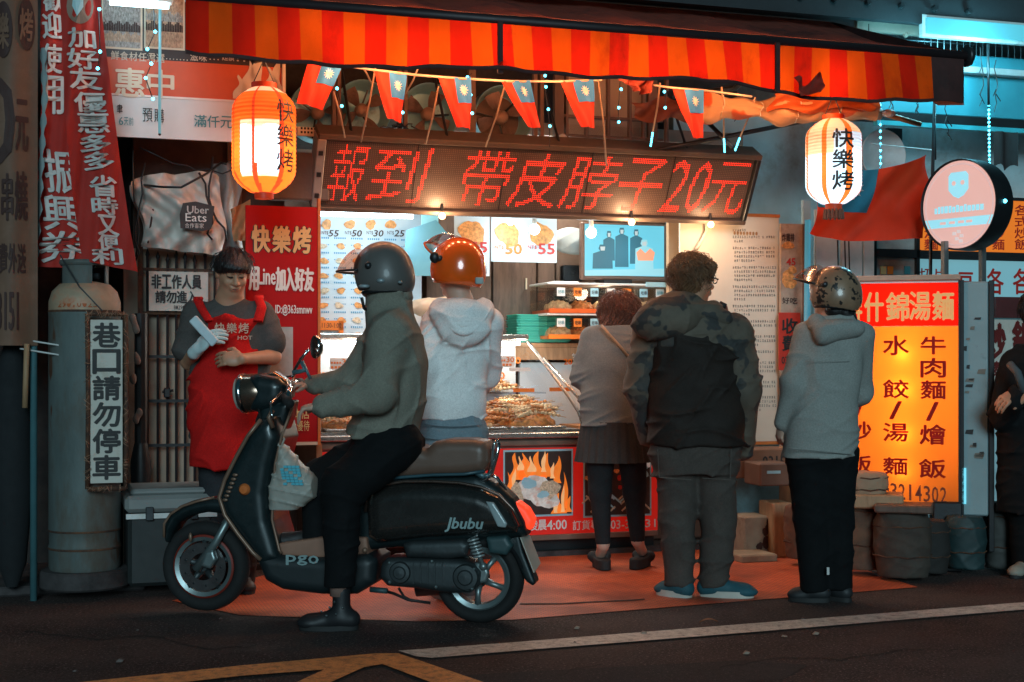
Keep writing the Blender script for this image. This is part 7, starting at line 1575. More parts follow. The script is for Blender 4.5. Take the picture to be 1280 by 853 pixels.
def head(vx,c,F,U=(0,0,1),s=1.,face=True):
    Rr,F,U=basis(F,U); M_=np.array([Rr,F,U]).T; c=Vector(c)
    at=lambda r,f,u:c+Rr*r*s+F*f*s+U*u*s
    vx.ell(at(0,-.012,.028),(.077*s,.094*s,.092*s),M_,.02); vx.ell(at(0,.018,-.037),(.061*s,.068*s,.070*s),M_,.03)
    vx.ell(at(0,.060,-.088),(.026*s,.024*s,.022*s),M_,.02)
    if face:
        vx.cone(at(0,.082,.012),at(0,.104,-.024),.009*s,.0135*s,.012); 
        for q in (-1,1):
            vx.ell(at(q*.014,.096,-.027),(.009*s,.010*s,.008*s),M_,.006); vx.ell(at(q*.030,.083,.014),(.017*s,.010*s,.010*s),M_,.012,'cut')
            vx.ell(at(q*.030,.074,.009),(.016*s,.012*s,.012*s),M_,.006); vx.ell(at(q*.038,.066,-.028),(.018*s,.016*s,.016*s),M_,.02)
            vx.cone(at(q*.012,.086,.030),at(q*.046,.072,.028),.008*s,.007*s,.012)
        vx.cone(at(-.018,.088,-.052),at(.018,.088,-.052),.0075*s,.0075*s,.006); vx.cone(at(-.014,.087,-.063),at(.014,.087,-.063),.008*s,.008*s,.006)
    for q in (-1,1):
        vx.ell(at(q*.080,-.004,-.006),(.010*s,.022*s,.031*s),M_,.008)
    return at,M_
def face_bits(t,at,M_,s,glasses=False,brow=pm('black_hair_brow',(.012,.010,.010),.7,bump=0)):
    for q in (-1,1):
        mb=MB(); mb.tube([at(q*.016,.0915,.008),at(q*.030,.0905,.0045),at(q*.044,.080,.007)],[.0028*s,.004*s,.002*s],6); build(mb,'eye',brow,t,True)
        mb=MB(); mb.tube([at(q*.013,.0960,.034),at(q*.032,.0905,.040),at(q*.050,.073,.034)],[.0035*s,.0045*s,.002*s],6); build(mb,'eyebrow',brow,t,True)
    mb=MB(); mb.tube([at(-.021,.0905,-.0605),at(-.006,.0975,-.0565),at(.006,.0975,-.0565),at(.021,.0905,-.0605)],[.0018,.0032,.0032,.0018],6); build(mb,'mouth',pm('lip_line',(.22,.06,.05),.6,bump=0),t,True)
def limbs(vx,J,ks,rs,k=.02): vx.chain([J[q] for q in ks],rs,k)
def bbox(J,m=.16):
    a=np.array([list(v) for v in J.values()]); return a.min(0)-m,a.max(0)+m
def body(t,J,F,h=.007,mat=skin,s=1.,U=(0,0,1),hands=(),face=True,feet=True,r=1.):
    lo,hi=bbox(J); lo[2]=max(lo[2],-.05); vx=Vox(lo,hi,h)
    at,M_=head(vx,J['head'],F,U,s,face)
    vx.cone(J['neck'],Vector(J['head'])+Vector((0,0,-.05)),.058*r,.052*r,.03)
    vx.cone(J['chest'],J['pelvis'],.105*r,.115*r,.05); vx.cone(J['shl'],J['shr'],.055*r,.055*r,.05); vx.cone(J['neck'],J['chest'],.06,.09*r,.04)
    for a in 'lr':
        limbs(vx,J,('sh'+a,'el'+a,'wr'+a),(.046*r,.038*r,.025*r)); limbs(vx,J,('hip'+a,'kn'+a,'an'+a),(.078*r,.052*r,.034*r),.03)
        if feet: vx.cone(Vector(J['an'+a])+Vector((0,0,-.02)),J['to'+a],.034,.026,.03)
    for hnd in hands: hand(vx,*hnd)
    vbuild(vx,'body',mat,t); return at,M_
def cloth(t,name,mat,J,fn,h=.008,amp=.007,seed=0,ks=None,m=.2,relax=1,cuts=()):
    lo,hi=bbox(J,m); lo[2]=max(lo[2],-.03); vx=Vox(lo,hi,h); fn(vx)
    if amp: vx.disp(wrinkle(amp,ks or ((9,6,52),(-22,10,38),(30,-8,-30),(14,20,24)),seed))
    for p,n in cuts: vx.plane(p,n)
    return vbuild(vx,name,mat,t,relax=relax)
def shoe(t,an,to,mat,sole,h=.005,w=.045,sole_h=.022,name='shoe',high=.0):
    an=Vector(an); to=Vector(to); d=(to-an); d.z=0; L_=d.length; d.normalize(); s_=Vector((-d.y,d.x,0)); z0=to.z-.03 if to.z>.2 else (.05 if to.z>.085 and name=='worker_shoe' else .002)
    he=an-d*.045; lo=np.minimum(he,to+d*.05)-.09; hi=np.maximum(he,to+d*.05)+.09; lo[2]=z0-.02; hi[2]=an.z+.09
    M_=np.array([s_,d,Vector((0,0,1))]).T
    vx=Vox(lo,hi,h); g=z0
    vx.cone((he.x,he.y,g+.045),(he+d*.05).to_tuple()[:2]+(g+.055,),w*.80,w*.84,.03); vx.cone((he+d*.04).to_tuple()[:2]+(g+.05,),(to+d*.0).to_tuple()[:2]+(g+.034,),w*.84,w*.70,.04)
    vx.ell((to.x,to.y,g+.030),(w*.96,w*1.25,.027),M_,.03); vx.cone((an.x,an.y,g+.06),(an.x,an.y,g+.09+high),w*.80,w*.80,.02)
    vx.plane((0,0,g+.006),(0,0,-1)); sh_=vbuild(vx,name,mat,t)
    n=26; mb=MB(); ring=[]
    for i in range(n):
        a=2*math.pi*i/n; c_,s2=math.cos(a),math.sin(a); lx=(L_+.045+.082)/2; cx=(he+to+d*.020)/2; ww=w*(1.06 if s2>0 else 1.06)*(1-.12*(c_<-.3)); p=cx+d*(lx*math.copysign(abs(c_)**.85,c_))+s_*(ww*math.copysign(abs(s2)**.8,s2)); ring.append((p.x,p.y))
    vs=[(x,y,g) for x,y in ring]+[(x,y,g+sole_h) for x,y in ring]; mb.add(vs,[tuple(range(n))[::-1],tuple(range(n,2*n))]+[(i,(i+1)%n,n+(i+1)%n,n+i) for i in range(n)]); build(mb,'sole',sole,sh_,40); return sh_
def helmet(t,c,F,U,r,mat,trim,visor=True,vdir=1,cutd=-.35,visor_mat=None,vup=.9,name='helmet'):
    Rr,F,U=basis(F,U); M_=np.array([Rr,F,U]).T; c=Vector(c)
    at=lambda a,b_,u:c+Rr*a+F*b_+U*u
    m=max(r)*1.25; vx=Vox(np.array(c)-m,np.array(c)+m,.005)
    vx.ell(c,r,M_,.01); vx.ell(at(0,-.005,-r[2]*.42),(r[0]*.91,r[1]*.91,r[2]*.58),M_,.06)
    vx.plane(at(0,0,-r[2]*.70),(-U+F*.12)); 
    vx.slab  # keep
    # face opening
    vx.ell(at(0,r[1]*1.02,-r[2]*.55),(r[0]*.80,r[1]*.72,r[2]*.88),M_,.012,'cut'); vx.ell(at(0,.0,-r[2]*.6),(r[0]*.86,r[1]*.86,r[2]*.55),M_,.01,'cut')
    o=vbuild(vx,name,mat,t)
    mb=MB(); n=40; pts=[]
    for i in range(n+1):
        a=-.95*math.pi/2*1.45-math.pi/2+ (i/n)*(math.pi*1.38); pts.append(at(r[0]*.86*math.cos(a),r[1]*.86*math.sin(a),-r[2]*.69))
    mb.tube(pts,.008,6); build(mb,'rim',trim,o,True)
    if visor:
        mb=MB()
        def g(s,q):
            a=(-1+2*s)*1.25; e=vup-.45+q*.75; rr=r[1]*(1.18+.38*(1-q)*max(0,math.cos(a))); p=(math.sin(a)*r[0]*1.12, math.cos(a)*math.cos(e)*rr+.01, math.sin(e)*rr*(.3+.7*math.cos(a))-.005); return tuple(at(*p))
        mb.grid(g,18,8); build(mb,'visor',visor_mat or glass('visor_glass',(.74,.66,.60),.5,.15),o,True)
        mb=MB(); mb.tube([g(s/18,0) for s in range(19)],.006,6); build(mb,'visor_edge',trim,o,True)
    for q in (-1,1): mb=MB(); mb.ball(tuple(at(q*r[0]*1.0,.015,.02)),.017,10); build(mb,'hinge',dark_steel,o,True)
    return o,at
def hair(t,c,F,U,r,mat,extra,seed=0,h=.0042,amp=.004,name='hair',fine=700,nstr=420,curl=False,zmin=-1,face=None):
    Rr,F,U=basis(F,U); M_=np.array([Rr,F,U]).T; c=Vector(c); at=lambda a,b_,u:c+Rr*a+F*b_+U*u
    vx=Vox(np.array(c)-.24,np.array(c)+.24,h); vx.ell(at(0,-.012,.035),r,M_,.02); extra(vx,at,M_)
    rn=np.random.RandomState(seed); ph=rn.rand(8)*6
    def strands(x,y,z):
        a=np.arctan2(y-c.y,x-c.x); q=amp*(np.sin(a*(26+.1*fine)+z*30+2.2*np.sin(z*38+ph[0])+ph[1])*.45+np.sin(a*43-z*(45+.3*fine)+2*np.sin(a*5+z*25+ph[2]))*.4+.7*np.sin(fine*.5*x+fine*.4*z+3*np.sin(40*y+ph[3]))*np.sin(fine*.6*z-fine*.3*y+2*np.sin(50*x))); return q
    vx.disp(strands); o=vbuild(vx,name,mat,t,relax=0)
    V,F_=vx.mesh(); cc=np.array(c); rnd=random.Random(seed+5); mb=MB(); lowz=V[:,2].min()
    # loose strands that follow the surface downwards
    up=V[V[:,2]>c.z+(.02 if curl else .0)]
    if len(up):
        for k in range(nstr):
            p=Vector(up[rnd.randrange(len(up))]); pts=[]; n0=(p-c).normalized(); side=n0.cross(Vector((0,0,1))); side=side.normalized() if side.length>.01 else Vector((1,0,0)); ph_=rnd.uniform(0,6); bend=rnd.uniform(-.35,.35); L_=rnd.uniform(.05,.10)
            q=p.copy()
            for s_ in range(7):
                n1=(q-c).normalized(); dn=(Vector((0,0,-1))-n1*Vector((0,0,-1)).dot(n1)); dn=dn.normalized() if dn.length>.05 else side
                off=n1*(.0035+.004*math.sin(s_*1.1+ph_)*(2.2 if curl else 1))+(side*(.010*math.sin(s_*1.9+ph_)) if curl else Vector())
                pts.append(q+off); q=q+(dn+side*bend).normalized()*L_/6
                e_=np.array(q-c); # stay on the shell: nearest surface vertex of a coarse sample
                j_=int(np.argmin(((Vs-np.array(q))**2).sum(1))) if s_==0 and False else None
                q=c+(q-c).normalized()*(p-c).length*(1-.0*s_) if s_<6 else q
            if pts[-1].z>lowz-.01 and (face is None or (pts[-1]-c).dot(F)<face) and (zmin<-.5 or pts[-1].z>c.z+zmin+.075*max(0.,(pts[-1]-c).normalized().dot(F)-.45)): mb.tube(pts,[.0016,.0020,.0020,.0018,.0016,.0012,.0006],3,caps=False)
        build(mb,'stray_strand',mat,t,True,kind='stuff')
    return o
fab=lambda name,col,**k: pm(name,col,.92,spec=.2,grain=k.pop('grain',.13),var=k.pop('var',.14),vs=k.pop('vs',9),bump=k.pop('bump',.35),bs=k.pop('bs',110),bdist=.004,**k)
SOLE_W=pm('white_sole',(.50,.48,.42),.6); SOLE_B=pm('black_sole',(.02,.02,.02),.7)

# ---------------- 1 worker in red apron
d=7.35; t=thing('person','young worker with black bowl haircut and red apron holding a white paper','person',P(285,744,7.5)+Vector((0,0,0)),WLD)
t.location.z=.05
FR[t.name]={'org':Vector(t.location)}
J=dict(head=P(291,341,d-.03),neck=P(287,372,d+.01),chest=P(286,420,d+.04),pelvis=P(288,520,d+.06),shl=P(247,393,d+.03),shr=P(325,393,d+.03),ell=P(236,452,d+.0),elr=P(341,446,d-.02),wrl=P(247,437,d-.20),wrr=P(303,449,d-.25),
  hipl=P(268,530,d+.06),hipr=P(308,530,d+.06),knl=P(270,630,d+.03),knr=P(306,630,d+.03),anl=P(270,722,d+.08),anr=P(304,722,d+.08),tol=P(265,738,d-.06),tor=P(309,738,d-.06))
Fw=Vector((.36,-.88,-.40)); hs=1.0
Lh=(J['wrl'],Vector((.62,-.35,.55)),Vector((.35,.6,-.45)),1,.75,1.02); Rh=(J['wrr'],Vector((-1,-.08,.04)),Vector((.1,.9,-.35)),-1,.55,1.05)
at,M_=body(t,J,Fw,h=.0045,s=hs,r=1.06,hands=(Lh,Rh),U=(0,0,1))
face_bits(t,at,M_,hs)
def bowl(vx,at,M_):
    vx.ell(at(0,-.015,.02),(.088,.103,.083),M_,.02); vx.ell(at(0,.036,.055),(.082,.075,.038),M_,.02); 
    vx.plane(at(0,-.02,-.016),Vector((0,0,-1))); 
    vx.ell(at(0,.130,-.022),(.075,.085,.060),M_,.006,'cut')
hair(t,J['head'],Fw,(0,0,1),(.090,.106,.090),pm('black_hair',(.014,.010,.010),.38,var=.3,bump=.5,bs=200,scale=(3,3,.4)),bowl,1,amp=.0028,nstr=200,zmin=-.014)
sh_m=fab('charcoal_tshirt',(.085,.075,.070))
def f(vx):
    y=lambda p,dd=0: P(286,p,d+.03+dd)
    st=[]
    for py,hw,dp in ((372,.062,.060),(382,.13,.085),(395,.205,.12),(420,.215,.145),(460,.205,.155),(510,.20,.16),(548,.205,.155)): q=P(287,py,d+.035); st.append((q.z,q.x,q.y,hw,dp))
    vx.loft(st,0,.02,2.4); vx.plane(P(286,367,d),(0,0,1))
    for a,e1 in (('l',P(231,437,d-.0)),('r',P(342,428,d-.01))): vx.cone(J['sh'+a],e1,.075,.066,.04)
    for a,e1 in (('l',P(233,440,d)),('r',P(342,430,d))): vx.plane(Vector(e1)+Vector((0,0,-.02)),Vector((0,0,-1))) if False else None
cloth(t,'t_shirt',sh_m,J,f,seed=1)
def f(vx):
    for a in 'lr': vx.cone(J['hip'+a],J['kn'+a],.105,.078,.03); vx.cone(J['kn'+a],J['an'+a],.078,.062,.03)
    vx.ell(J['pelvis'],(.19,.14,.13),None,.05)
cloth(t,'trousers',fab('dark_trousers',(.03,.032,.036)),J,f,seed=2)
apm=fab('red_apron_cloth',(.60,.012,.010),var=.1,bump=.25)
def f(vx):
    st=[(P(285,py,d).z,P(cx,py,d).x,d-.005+.03,hw,dp) for py,cx,hw,dp in ((400,291,.135,.152),(440,288,.165,.165),(470,286,.185,.178),(520,285,.20,.188),(583,287,.205,.185))]
    vx.loft(st,0,.02,2.6); vx.plane((0,d+.10,0),(0,1,0))
cloth(t,'apron',apm,J,f,seed=5,amp=.020,ks=((18,4,9),(-14,8,16),(26,0,-14)))
for a_,b_,c_ in (((262,402),(252,386),(247,368)),((322,402),(327,384),(323,366))):
    mb=MB(); q=[P(*a_,d-.125),P(*b_,d-.090),P(c_[0],c_[1]+7,d-.045),P(c_[0]+1,c_[1]+4,d+.05)]
    vs=[]
    for k in range(25):
        u_=k/24*3; i_=min(2,int(u_)); w_=u_-i_; p_=q[i_]*(1-w_)+q[i_+1]*w_
        for dx,dy in ((-.024,.012),(-.022,-.010),(.022,-.010),(.024,.012)): vs.append((p_.x+dx,p_.y+dy,p_.z+(.004 if dy<0 else -.004)))
    mb.add(vs,[(k*4+j,k*4+(j+1)%4,k*4+4+(j+1)%4,k*4+4+j) for k in range(24) for j in range(4)]); build(mb,'apron_strap',apm,t,True)
mb=MB(); 
def ap(x,z): return (x,d-.145,z)
q0=P(268,417,d-.145); q1=P(313,404,d-.145); row(mb,'快樂烤',q0.x,q1.x,q0.z,q1.z,ap,bold=.02,gap=.15); q0=P(298,425,d-.145); q1=P(316,420,d-.145); text(mb,'HOT',(q0.x,q1.x,q0.z,q1.z),ap,bold=.02)
mb.v=[(v[0],v[1]-.018,v[2]) for v in mb.v]; build(mb,'lettering',pm('apron_gold_print',(.72,.40,.28),.6,bump=0),t)
gl=pm('white_glove',(.55,.66,.66),.7,bump=.25,bs=90)
def f(vx): hand(vx,J['wrl'],Lh[1],Lh[2],1,.75,1.22); vx.cone(Vector(J['wrl'])-Lh[1].normalized()*.03,J['wrl'],.034,.033,.02)
vx=Vox(np.array(J['wrl'])-.16,np.array(J['wrl'])+.16,.004); f(vx); vbuild(vx,'glove',gl,t)
for a in 'lr': shoe(t,J['an'+a],J['to'+a],black_pr,SOLE_B,h=.007)
hq=P(255,414,d-.262); mb=MB(); ppM=Matrix.Translation(hq)@Matrix.Rotation(R(48),4,'Y')
mb.box(-.085,.085,-.012,.012,-.024,.024,M=ppM,bev=.005); solo(mb,'folded_paper',pm('white_paper_pad',(.60,.70,.74),.6,bump=.1),'folded white paper held in the gloved hand of the worker','paper',WLD)

# ---------------- 2 rider
d=6.52; t=thing('person','rider in dark matt helmet and grey jumper astride the scooter','person',G(405,783),WLD)
J=dict(head=P(477,350,d),neck=P(483,388,d),chest=P(492,430,d),pelvis=P(487,552,d),shl=P(488,415,d-.17),shr=P(480,415,d+.17),ell=P(470,495,d-.26),elr=P(440,478,d+.24),wrl=P(403,508,d-.30),wrr=P(392,481,d+.30),
  hipl=P(483,562,d-.09),hipr=P(480,562,d+.09),knl=P(428,612,d-.20),knr=P(400,600,d+.15),anl=P(424,735,d-.20),anr=P(395,668,d+.10),tol=P(388,768,d-.20),tor=P(355,676,d+.10))
Fr=Vector((-.93,.33,-.06))
at,M_=body(t,J,Fr,h=.006,mat=skin_p,hands=((J['wrl'],Vector((-1,.0,-.10)),Vector((-.1,.1,-1)),-1,.85,1.0),(J['wrr'],Vector((-1,.0,-.05)),Vector((-.1,0,-1)),1,.85,1.0)),feet=False)
o,ha=helmet(t,P(479,340,d),Fr,(.05,0,1),(.125,.140,.140),pm('matt_grey_helmet',(.115,.105,.098),.42,var=.08,vs=3,bump=.04,coat=.15),black_m,visor=True,vup=.55,visor_mat=glass('amber_visor',(.95,.62,.5),.15,.1))
for px,py,sx,sz in ((476,351,.022,.014),(455,358,.03,.012),(500,353,.012,.009)):
    mb=MB(); q=P(px,py,d-.132); mb.ball(tuple(q),1,10,sc=(sx*.9,.012,sz*.8)); build(mb,'sticker',pm('grey_sticker',(.30,.36,.38),.4,.3),o,True)
mb=MB(); mb.tube([P(452,372,d-.10),P(455,385,d-.09),P(462,392,d-.03)],.008,6); build(mb,'chin_strap',black_m,o,True)
knit=fab('grey_knit',(.22,.21,.17),var=.12,bump=.6,bs=160)
def f(vx):
    st=[]
    for py,cx,hw,dp in ((366,485,.098,.095),(380,485,.105,.105),(396,487,.115,.16),(415,492,.128,.205),(450,495,.145,.215),(490,492,.150,.21),(520,484,.160,.205),(548,475,.172,.20)): q=P(cx,py,d); st.append((q.z,q.x,q.y,hw,dp))
    vx.loft(st,0,.02,2.2)
    vx.chain([J['shl'],J['ell'],J['wrl']],[.092,.078,.050],.04); vx.chain([J['shr'],J['elr'],J['wrr']],[.088,.070,.046],.04)
    vx.plane(P(470,550,d),Vector((-.22,0,-1)))
cloth(t,'jumper',knit,J,f,h=.0075,seed=7,amp=.011,ks=((16,8,34),(-26,12,30),(34,-8,-22),(40,10,10)))
def f(vx):
    st=[(P(485,py,d).z,P(cx,py,d).x,d,hw,dp) for py,cx,hw,dp in ((362,488,.094,.088),(372,488,.104,.100),(388,484,.100,.102),(398,484,.09,.10))]; vx.loft(st,0,.01)
    vx.plane(P(488,366,d),Vector((-.35,0,1))); vx.cone(P(484,360,d),P(484,384,d),.078,.078,.01,'cut')
cloth(t,'collar',knit,J,f,h=.006,amp=.004,seed=3)
blk=fab('black_trousers',(.006,.007,.008),var=.25,bump=.3)
def f(vx):
    for a in 'lr': vx.chain([J['hip'+a],J['kn'+a],J['an'+a]],[.118,.088,.066],.04)
    vx.ell(P(484,556,d),(.165,.16,.11),None,.05); vx.cone(P(492,552,d-.1),P(440,600,d-.18),.11,.095,.05)
    vx.plane(P(424,733,d-.2)-Vector((0,0,.0)),(0,0,-1)) 
cloth(t,'trousers',blk,J,f,h=.0075,seed=8,amp=.009,m=.2)
mb=MB(); q=J['anl']; mb.tube([q+Vector((0,0,.06)),q+Vector((0,0,-.035))],.042,14); build(mb,'sock',pm('brown_sock',(.24,.14,.11),.9),t,True)
sh_=shoe(t,J['anl']+Vector((.01,0,-.02)),J['tol'],pm('black_leather',(.014,.014,.016),.55,bump=.15,coat=.0),SOLE_B,w=.05,high=.075)
for k,(px,py) in enumerate(((402,765),(412,760),(408,770),(420,768),(418,753),(428,760))): mb=MB(); mb.ball(tuple(P(px,py,d-.25)),.006,6); build(mb,'stud',chrome,sh_)
shoe(t,J['anr'],J['tor'],black_pr,SOLE_B,h=.007)

# ---------------- 3 girl with orange helmet
d=7.15; t=thing('person','person in glossy orange helmet and white sweatshirt standing behind the scooter','person',G(572,749),WLD)
J=dict(head=P(572,345,d),neck=P(576,378,d),chest=P(575,430,d),pelvis=P(566,530,d),shl=P(543,405,d+.02),shr=P(612,405,d-.02),ell=P(532,462,d-.10),elr=P(606,470,d+.12),wrl=P(530,515,d-.02),wrr=P(585,500,d+.25),
  hipl=P(548,545,d),hipr=P(585,545,d),knl=P(552,640,d),knr=P(584,640,d),anl=P(554,730,d),anr=P(585,730,d),tol=P(545,746,d+.16),tor=P(580,746,d+.18))
Fg=Vector((-.80,.60,.10))
at,M_=body(t,J,Fg,h=.0075,mat=skin_p,r=.9)
orp=pm('orange_candy_paint',(.85,.115,.008),.22,.05,var=.08,vs=4,bump=.01,coat=1.)
o,ha=helmet(t,P(573,331,d),Fg,(.05,0,1),(.132,.142,.138),orp,pm('orange_rim',(.55,.10,.02),.4),visor=True,vup=.95)
mb=MB(); q=P(599,352,d-.12); mb.box(q.x-.02,q.x+.022,q.y-.02,q.y+.0,q.z-.014,q.z+.02,bev=.005); build(mb,'sticker',pm('teal_sticker',(.25,.34,.33),.4),o)
mb=MB(); mb.ball(tuple(P(543,322,d-.10)),.024,12,sc=(1,.6,1.2)); build(mb,'hinge',black_m,o,True)
wh=fab('white_fleece',(.86,.87,.86),var=.07,bump=.3)
def f(vx):
    st=[]
    for py,cx,hw,dp in ((378,576,.10,.09),(388,577,.145,.11),(402,577,.168,.125),(440,572,.163,.13),(480,568,.160,.13),(505,566,.166,.135),(516,565,.162,.13),(524,565,.148,.12)): q=P(cx,py,d); st.append((q.z,q.x,q.y,hw,dp))
    vx.loft(st,.1,.02,2.3); vx.chain([J['shl'],J['ell'],J['wrl']],[.072,.062,.045],.04); vx.chain([J['shr'],J['elr'],J['wrr']],[.072,.066,.045],.04)
    # hood hanging down the back: soft drop, nearest the camera
    vx.ell(P(577,391,d-.12),(.160,.080,.07),None,.03); vx.ell(P(581,408,d-.155),(.125,.062,.095),None,.03); vx.cone(P(548,384,d-.08),P(556,412,d-.15),.04,.035,.03); vx.cone(P(606,384,d-.08),P(604,410,d-.14),.04,.035,.03);
    vx.plane(P(565,525,d),(0,0,-1))
cloth(t,'sweatshirt',wh,J,f,h=.0065,seed=11,amp=.011,ks=((18,8,34),(-30,12,26),(34,-8,-30),(8,10,46)))
for k,(a_,m_,b_) in enumerate((((546,385),(580,434),(614,385)),((551,382),(580,418),(608,382)),((558,380),(579,402),(602,380)))):
    mb=MB(); n=16; pts=[]
    for i in range(n+1):
        s_=i/n; x=(1-s_)**2*a_[0]+2*s_*(1-s_)*m_[0]*1.0+s_*s_*b_[0]; y=(1-s_)**2*a_[1]+2*s_*(1-s_)*(m_[1]+14)+s_*s_*b_[1]; pts.append(P(x,y,d-.155-.060*math.sin(math.pi*s_)+.006*k))
    mb.tube(pts,[.004+.012*math.sin(math.pi*i/n) for i in range(n+1)],8); build(mb,'hood_fold',wh,t,True)
jn=fab('pale_blue_jeans',(.20,.27,.31),var=.2,bump=.4)
def f(vx):
    st=[(P(566,py,d).z,P(566,py,d).x,d,hw,dp) for py,hw,dp in ((518,.142,.11),(530,.155,.12),(555,.160,.13),(575,.165,.125))]; vx.loft(st,0,.03)
    for a in 'lr': vx.chain([J['hip'+a],J['kn'+a],J['an'+a]],[.10,.07,.055],.04)
cloth(t,'jeans',jn,J,f,seed=12,amp=.007)
for y in (530,547): mb=MB(); mb.tube([P(x,y+3*math.sin((x-528)/25),d-.125-.03*math.sin((x-528)/76*3.14)) for x in range(530,604,6)],.0035,5); build(mb,'seam',jn,t,True)
for a in 'lr': shoe(t,J['an'+a],J['to'+a],pm('grey_canvas_shoe',(.2,.2,.2),.8),SOLE_W,h=.007)

# ---------------- 4 woman leaning over the counter
d=8.12; t=thing('person','woman with reddish bob, grey top and dark skirt leaning over the counter','person',G(775,713),WLD)
J=dict(head=P(774,394,d+.24),neck=P(770,418,d+.17),chest=P(767,452,d+.10),pelvis=P(768,538,d),shl=P(742,425,d+.12),shr=P(802,425,d+.12),ell=P(729,470,d+.10),elr=P(815,470,d+.10),wrl=P(735,485,d+.34),wrr=P(810,485,d+.34),
  hipl=P(750,548,d),hipr=P(789,548,d),knl=P(750,615,d-.01),knr=P(793,615,d+.02),anl=P(754,678,d),anr=P(797,673,d+.03),tol=P(748,700,d+.12),tor=P(806,696,d+.14))
Fl=Vector((-.1,1,-.35))
at,M_=body(t,J,Fl,h=.0075,mat=skin_p,r=.92,face=False,hands=())
def bob(vx,at,M_):
    vx.ell(at(0,-.02,-.01),(.118,.108,.105),M_,.03); vx.ell(at(-.07,-.02,-.07),(.05,.06,.06),M_,.03); vx.ell(at(.075,-.02,-.065),(.05,.06,.06),M_,.03); vx.ell(at(0,-.055,-.06),(.10,.05,.06),M_,.03)
hair(t,J['head'],Fl,(0,0,1),(.108,.118,.10),pm('reddish_brown_hair',(.15,.052,.030),.45,var=.45,vs=25,bump=.6,bs=160,scale=(2,2,.5)),bob,4,amp=.008,fine=500,nstr=700,curl=True)
gt_=fab('slate_top',(.17,.19,.19))
def f(vx):
    st=[]
    for py,cx,hw,dp,dy in ((408,771,.10,.08,.17),(418,771,.165,.10,.15),(432,771,.19,.125,.12),(460,768,.195,.145,.08),(495,767,.19,.15,.04),(520,768,.19,.15,.01),(530,768,.186,.148,0)): q=P(cx,py,d+dy); st.append((q.z,q.x,q.y,hw,dp))
    vx.loft(st,0,.02,2.4); vx.chain([J['shl'],J['ell'],J['wrl']],[.080,.066,.045],.04); vx.chain([J['shr'],J['elr'],J['wrr']],[.080,.066,.045],.04)
    vx.plane(P(765,530,d),(.03,0,-1))
cloth(t,'top',gt_,J,f,seed=14,amp=.012,ks=((7,6,58),(-12,10,40),(10,-8,-46)))
mb=MB(); mb.tube([P(752,407,d+.02),P(763,420,d-.02),P(776,434,d-.035),P(790,452,d-.05)],.008,6); build(mb,'bag_strap',light_wood,t,True)
sk=fab('dark_grey_skirt',(.055,.052,.050))
mb=MB()
def skf(s,q):
    a=s*2*math.pi; py=527+50*(1-q); z=P(768,py,d).z; r1=.185+.028*(1-q); pl=1+(.035+.05*(1-q))*(1-2*abs((s*26)%1-.5))*1.0; return (P(768,py,d).x+r1*pl*math.cos(a),d+r1*.8*pl*math.sin(a),z)
mb.grid(skf,208,6); build(mb,'skirt',sk,t,True)
def f(vx):
    for a in 'lr': vx.chain([J['hip'+a],J['kn'+a],J['an'+a]],[.095,.062,.042],.03)
cloth(t,'leggings',fab('black_leggings',(.022,.024,.026)),J,f,seed=2,amp=.003,cuts=(((0,0,J['anl'].z-.012),(0,0,-1)),))
for a in 'lr':
    an,to=J['an'+a],J['to'+a]; vx=Vox(np.minimum(an,to)-.12,np.maximum(an,to)+.1,.005); g=G(1,451).z
    gz0=an.z-.132; dd=(to-an); dd.z=0; dd.normalize(); he=an-dd*.04
    gz0=.006; vx.loft([(max(.004,gz0),(he.x+to.x)/2,(he.y+to.y)/2,.043,.115),(gz0+.03,(he.x+to.x)/2,(he.y+to.y)/2,.042,.115),(gz0+.058,(he.x+to.x)/2,(he.y+to.y)/2,.043,.11)],math.atan2(dd.y,dd.x)-math.pi/2,.01,2.8)
    vx.cone((to-dd*.02+dd.cross(Vector((0,0,1)))*.04).to_tuple()[:2]+(gz0+.06,),(to-dd*.02-dd.cross(Vector((0,0,1)))*.04).to_tuple()[:2]+(gz0+.06,),.03,.03,.02)
    o=vbuild(vx,'platform_shoe',pm('black_suede',(.02,.018,.018),.8),t)

# ---------------- 5 man in camouflage-topped jacket
d=7.20; t=thing('person','man with curly hair and glasses in a hooded camouflage jacket','person',G(880,748),WLD)
J=dict(head=P(868,350,d+.02),neck=P(860,382,d),chest=P(866,430,d),pelvis=P(868,560,d),shl=P(815,410,d+.02),shr=P(915,415,d-.02),ell=P(803,485,d+.05),elr=P(930,490,d-.03),wrl=P(812,545,d+.16),wrr=P(926,560,d+.12),
  hipl=P(848,575,d),hipr=P(893,575,d),knl=P(847,650,d),knr=P(898,650,d-.01),anl=P(848,724,d),anr=P(893,726,d),tol=P(833,741,d+.05),tor=P(930,743,d-.03))
Fm=Vector((.90,.42,-.10))
at,M_=body(t,J,Fm,h=.006,s=1.03,r=1.05)
face_bits(t,at,M_,1.03)
def curly(vx,at,M_):
    vx.ell(at(0,-.04,.005),(.100,.085,.100),M_,.03); vx.ell(at(0,.055,.075),(.078,.055,.035),M_,.02); vx.plane(at(0,-.10,-.085),(0,0,-1))
    vx.ell(at(.085,.02,-.02),(.03,.034,.045),M_,.01,'cut'); vx.ell(at(0,.12,-.03),(.10,.085,.085),M_,.01,'cut')
hair(t,J['head'],Fm,(0,0,1),(.100,.116,.102),pm('curly_brown_hair',(.20,.095,.045),.5,var=.45,vs=30,bump=.6,bs=140),curly,6,amp=.006,fine=900,nstr=650,curl=True,face=.045)
mb=MB(); mb.tube([at(.086,-.005,.014),at(.082,.05,.014),at(.062,.098,.012),at(.050,.104,.012)],.0032,6)
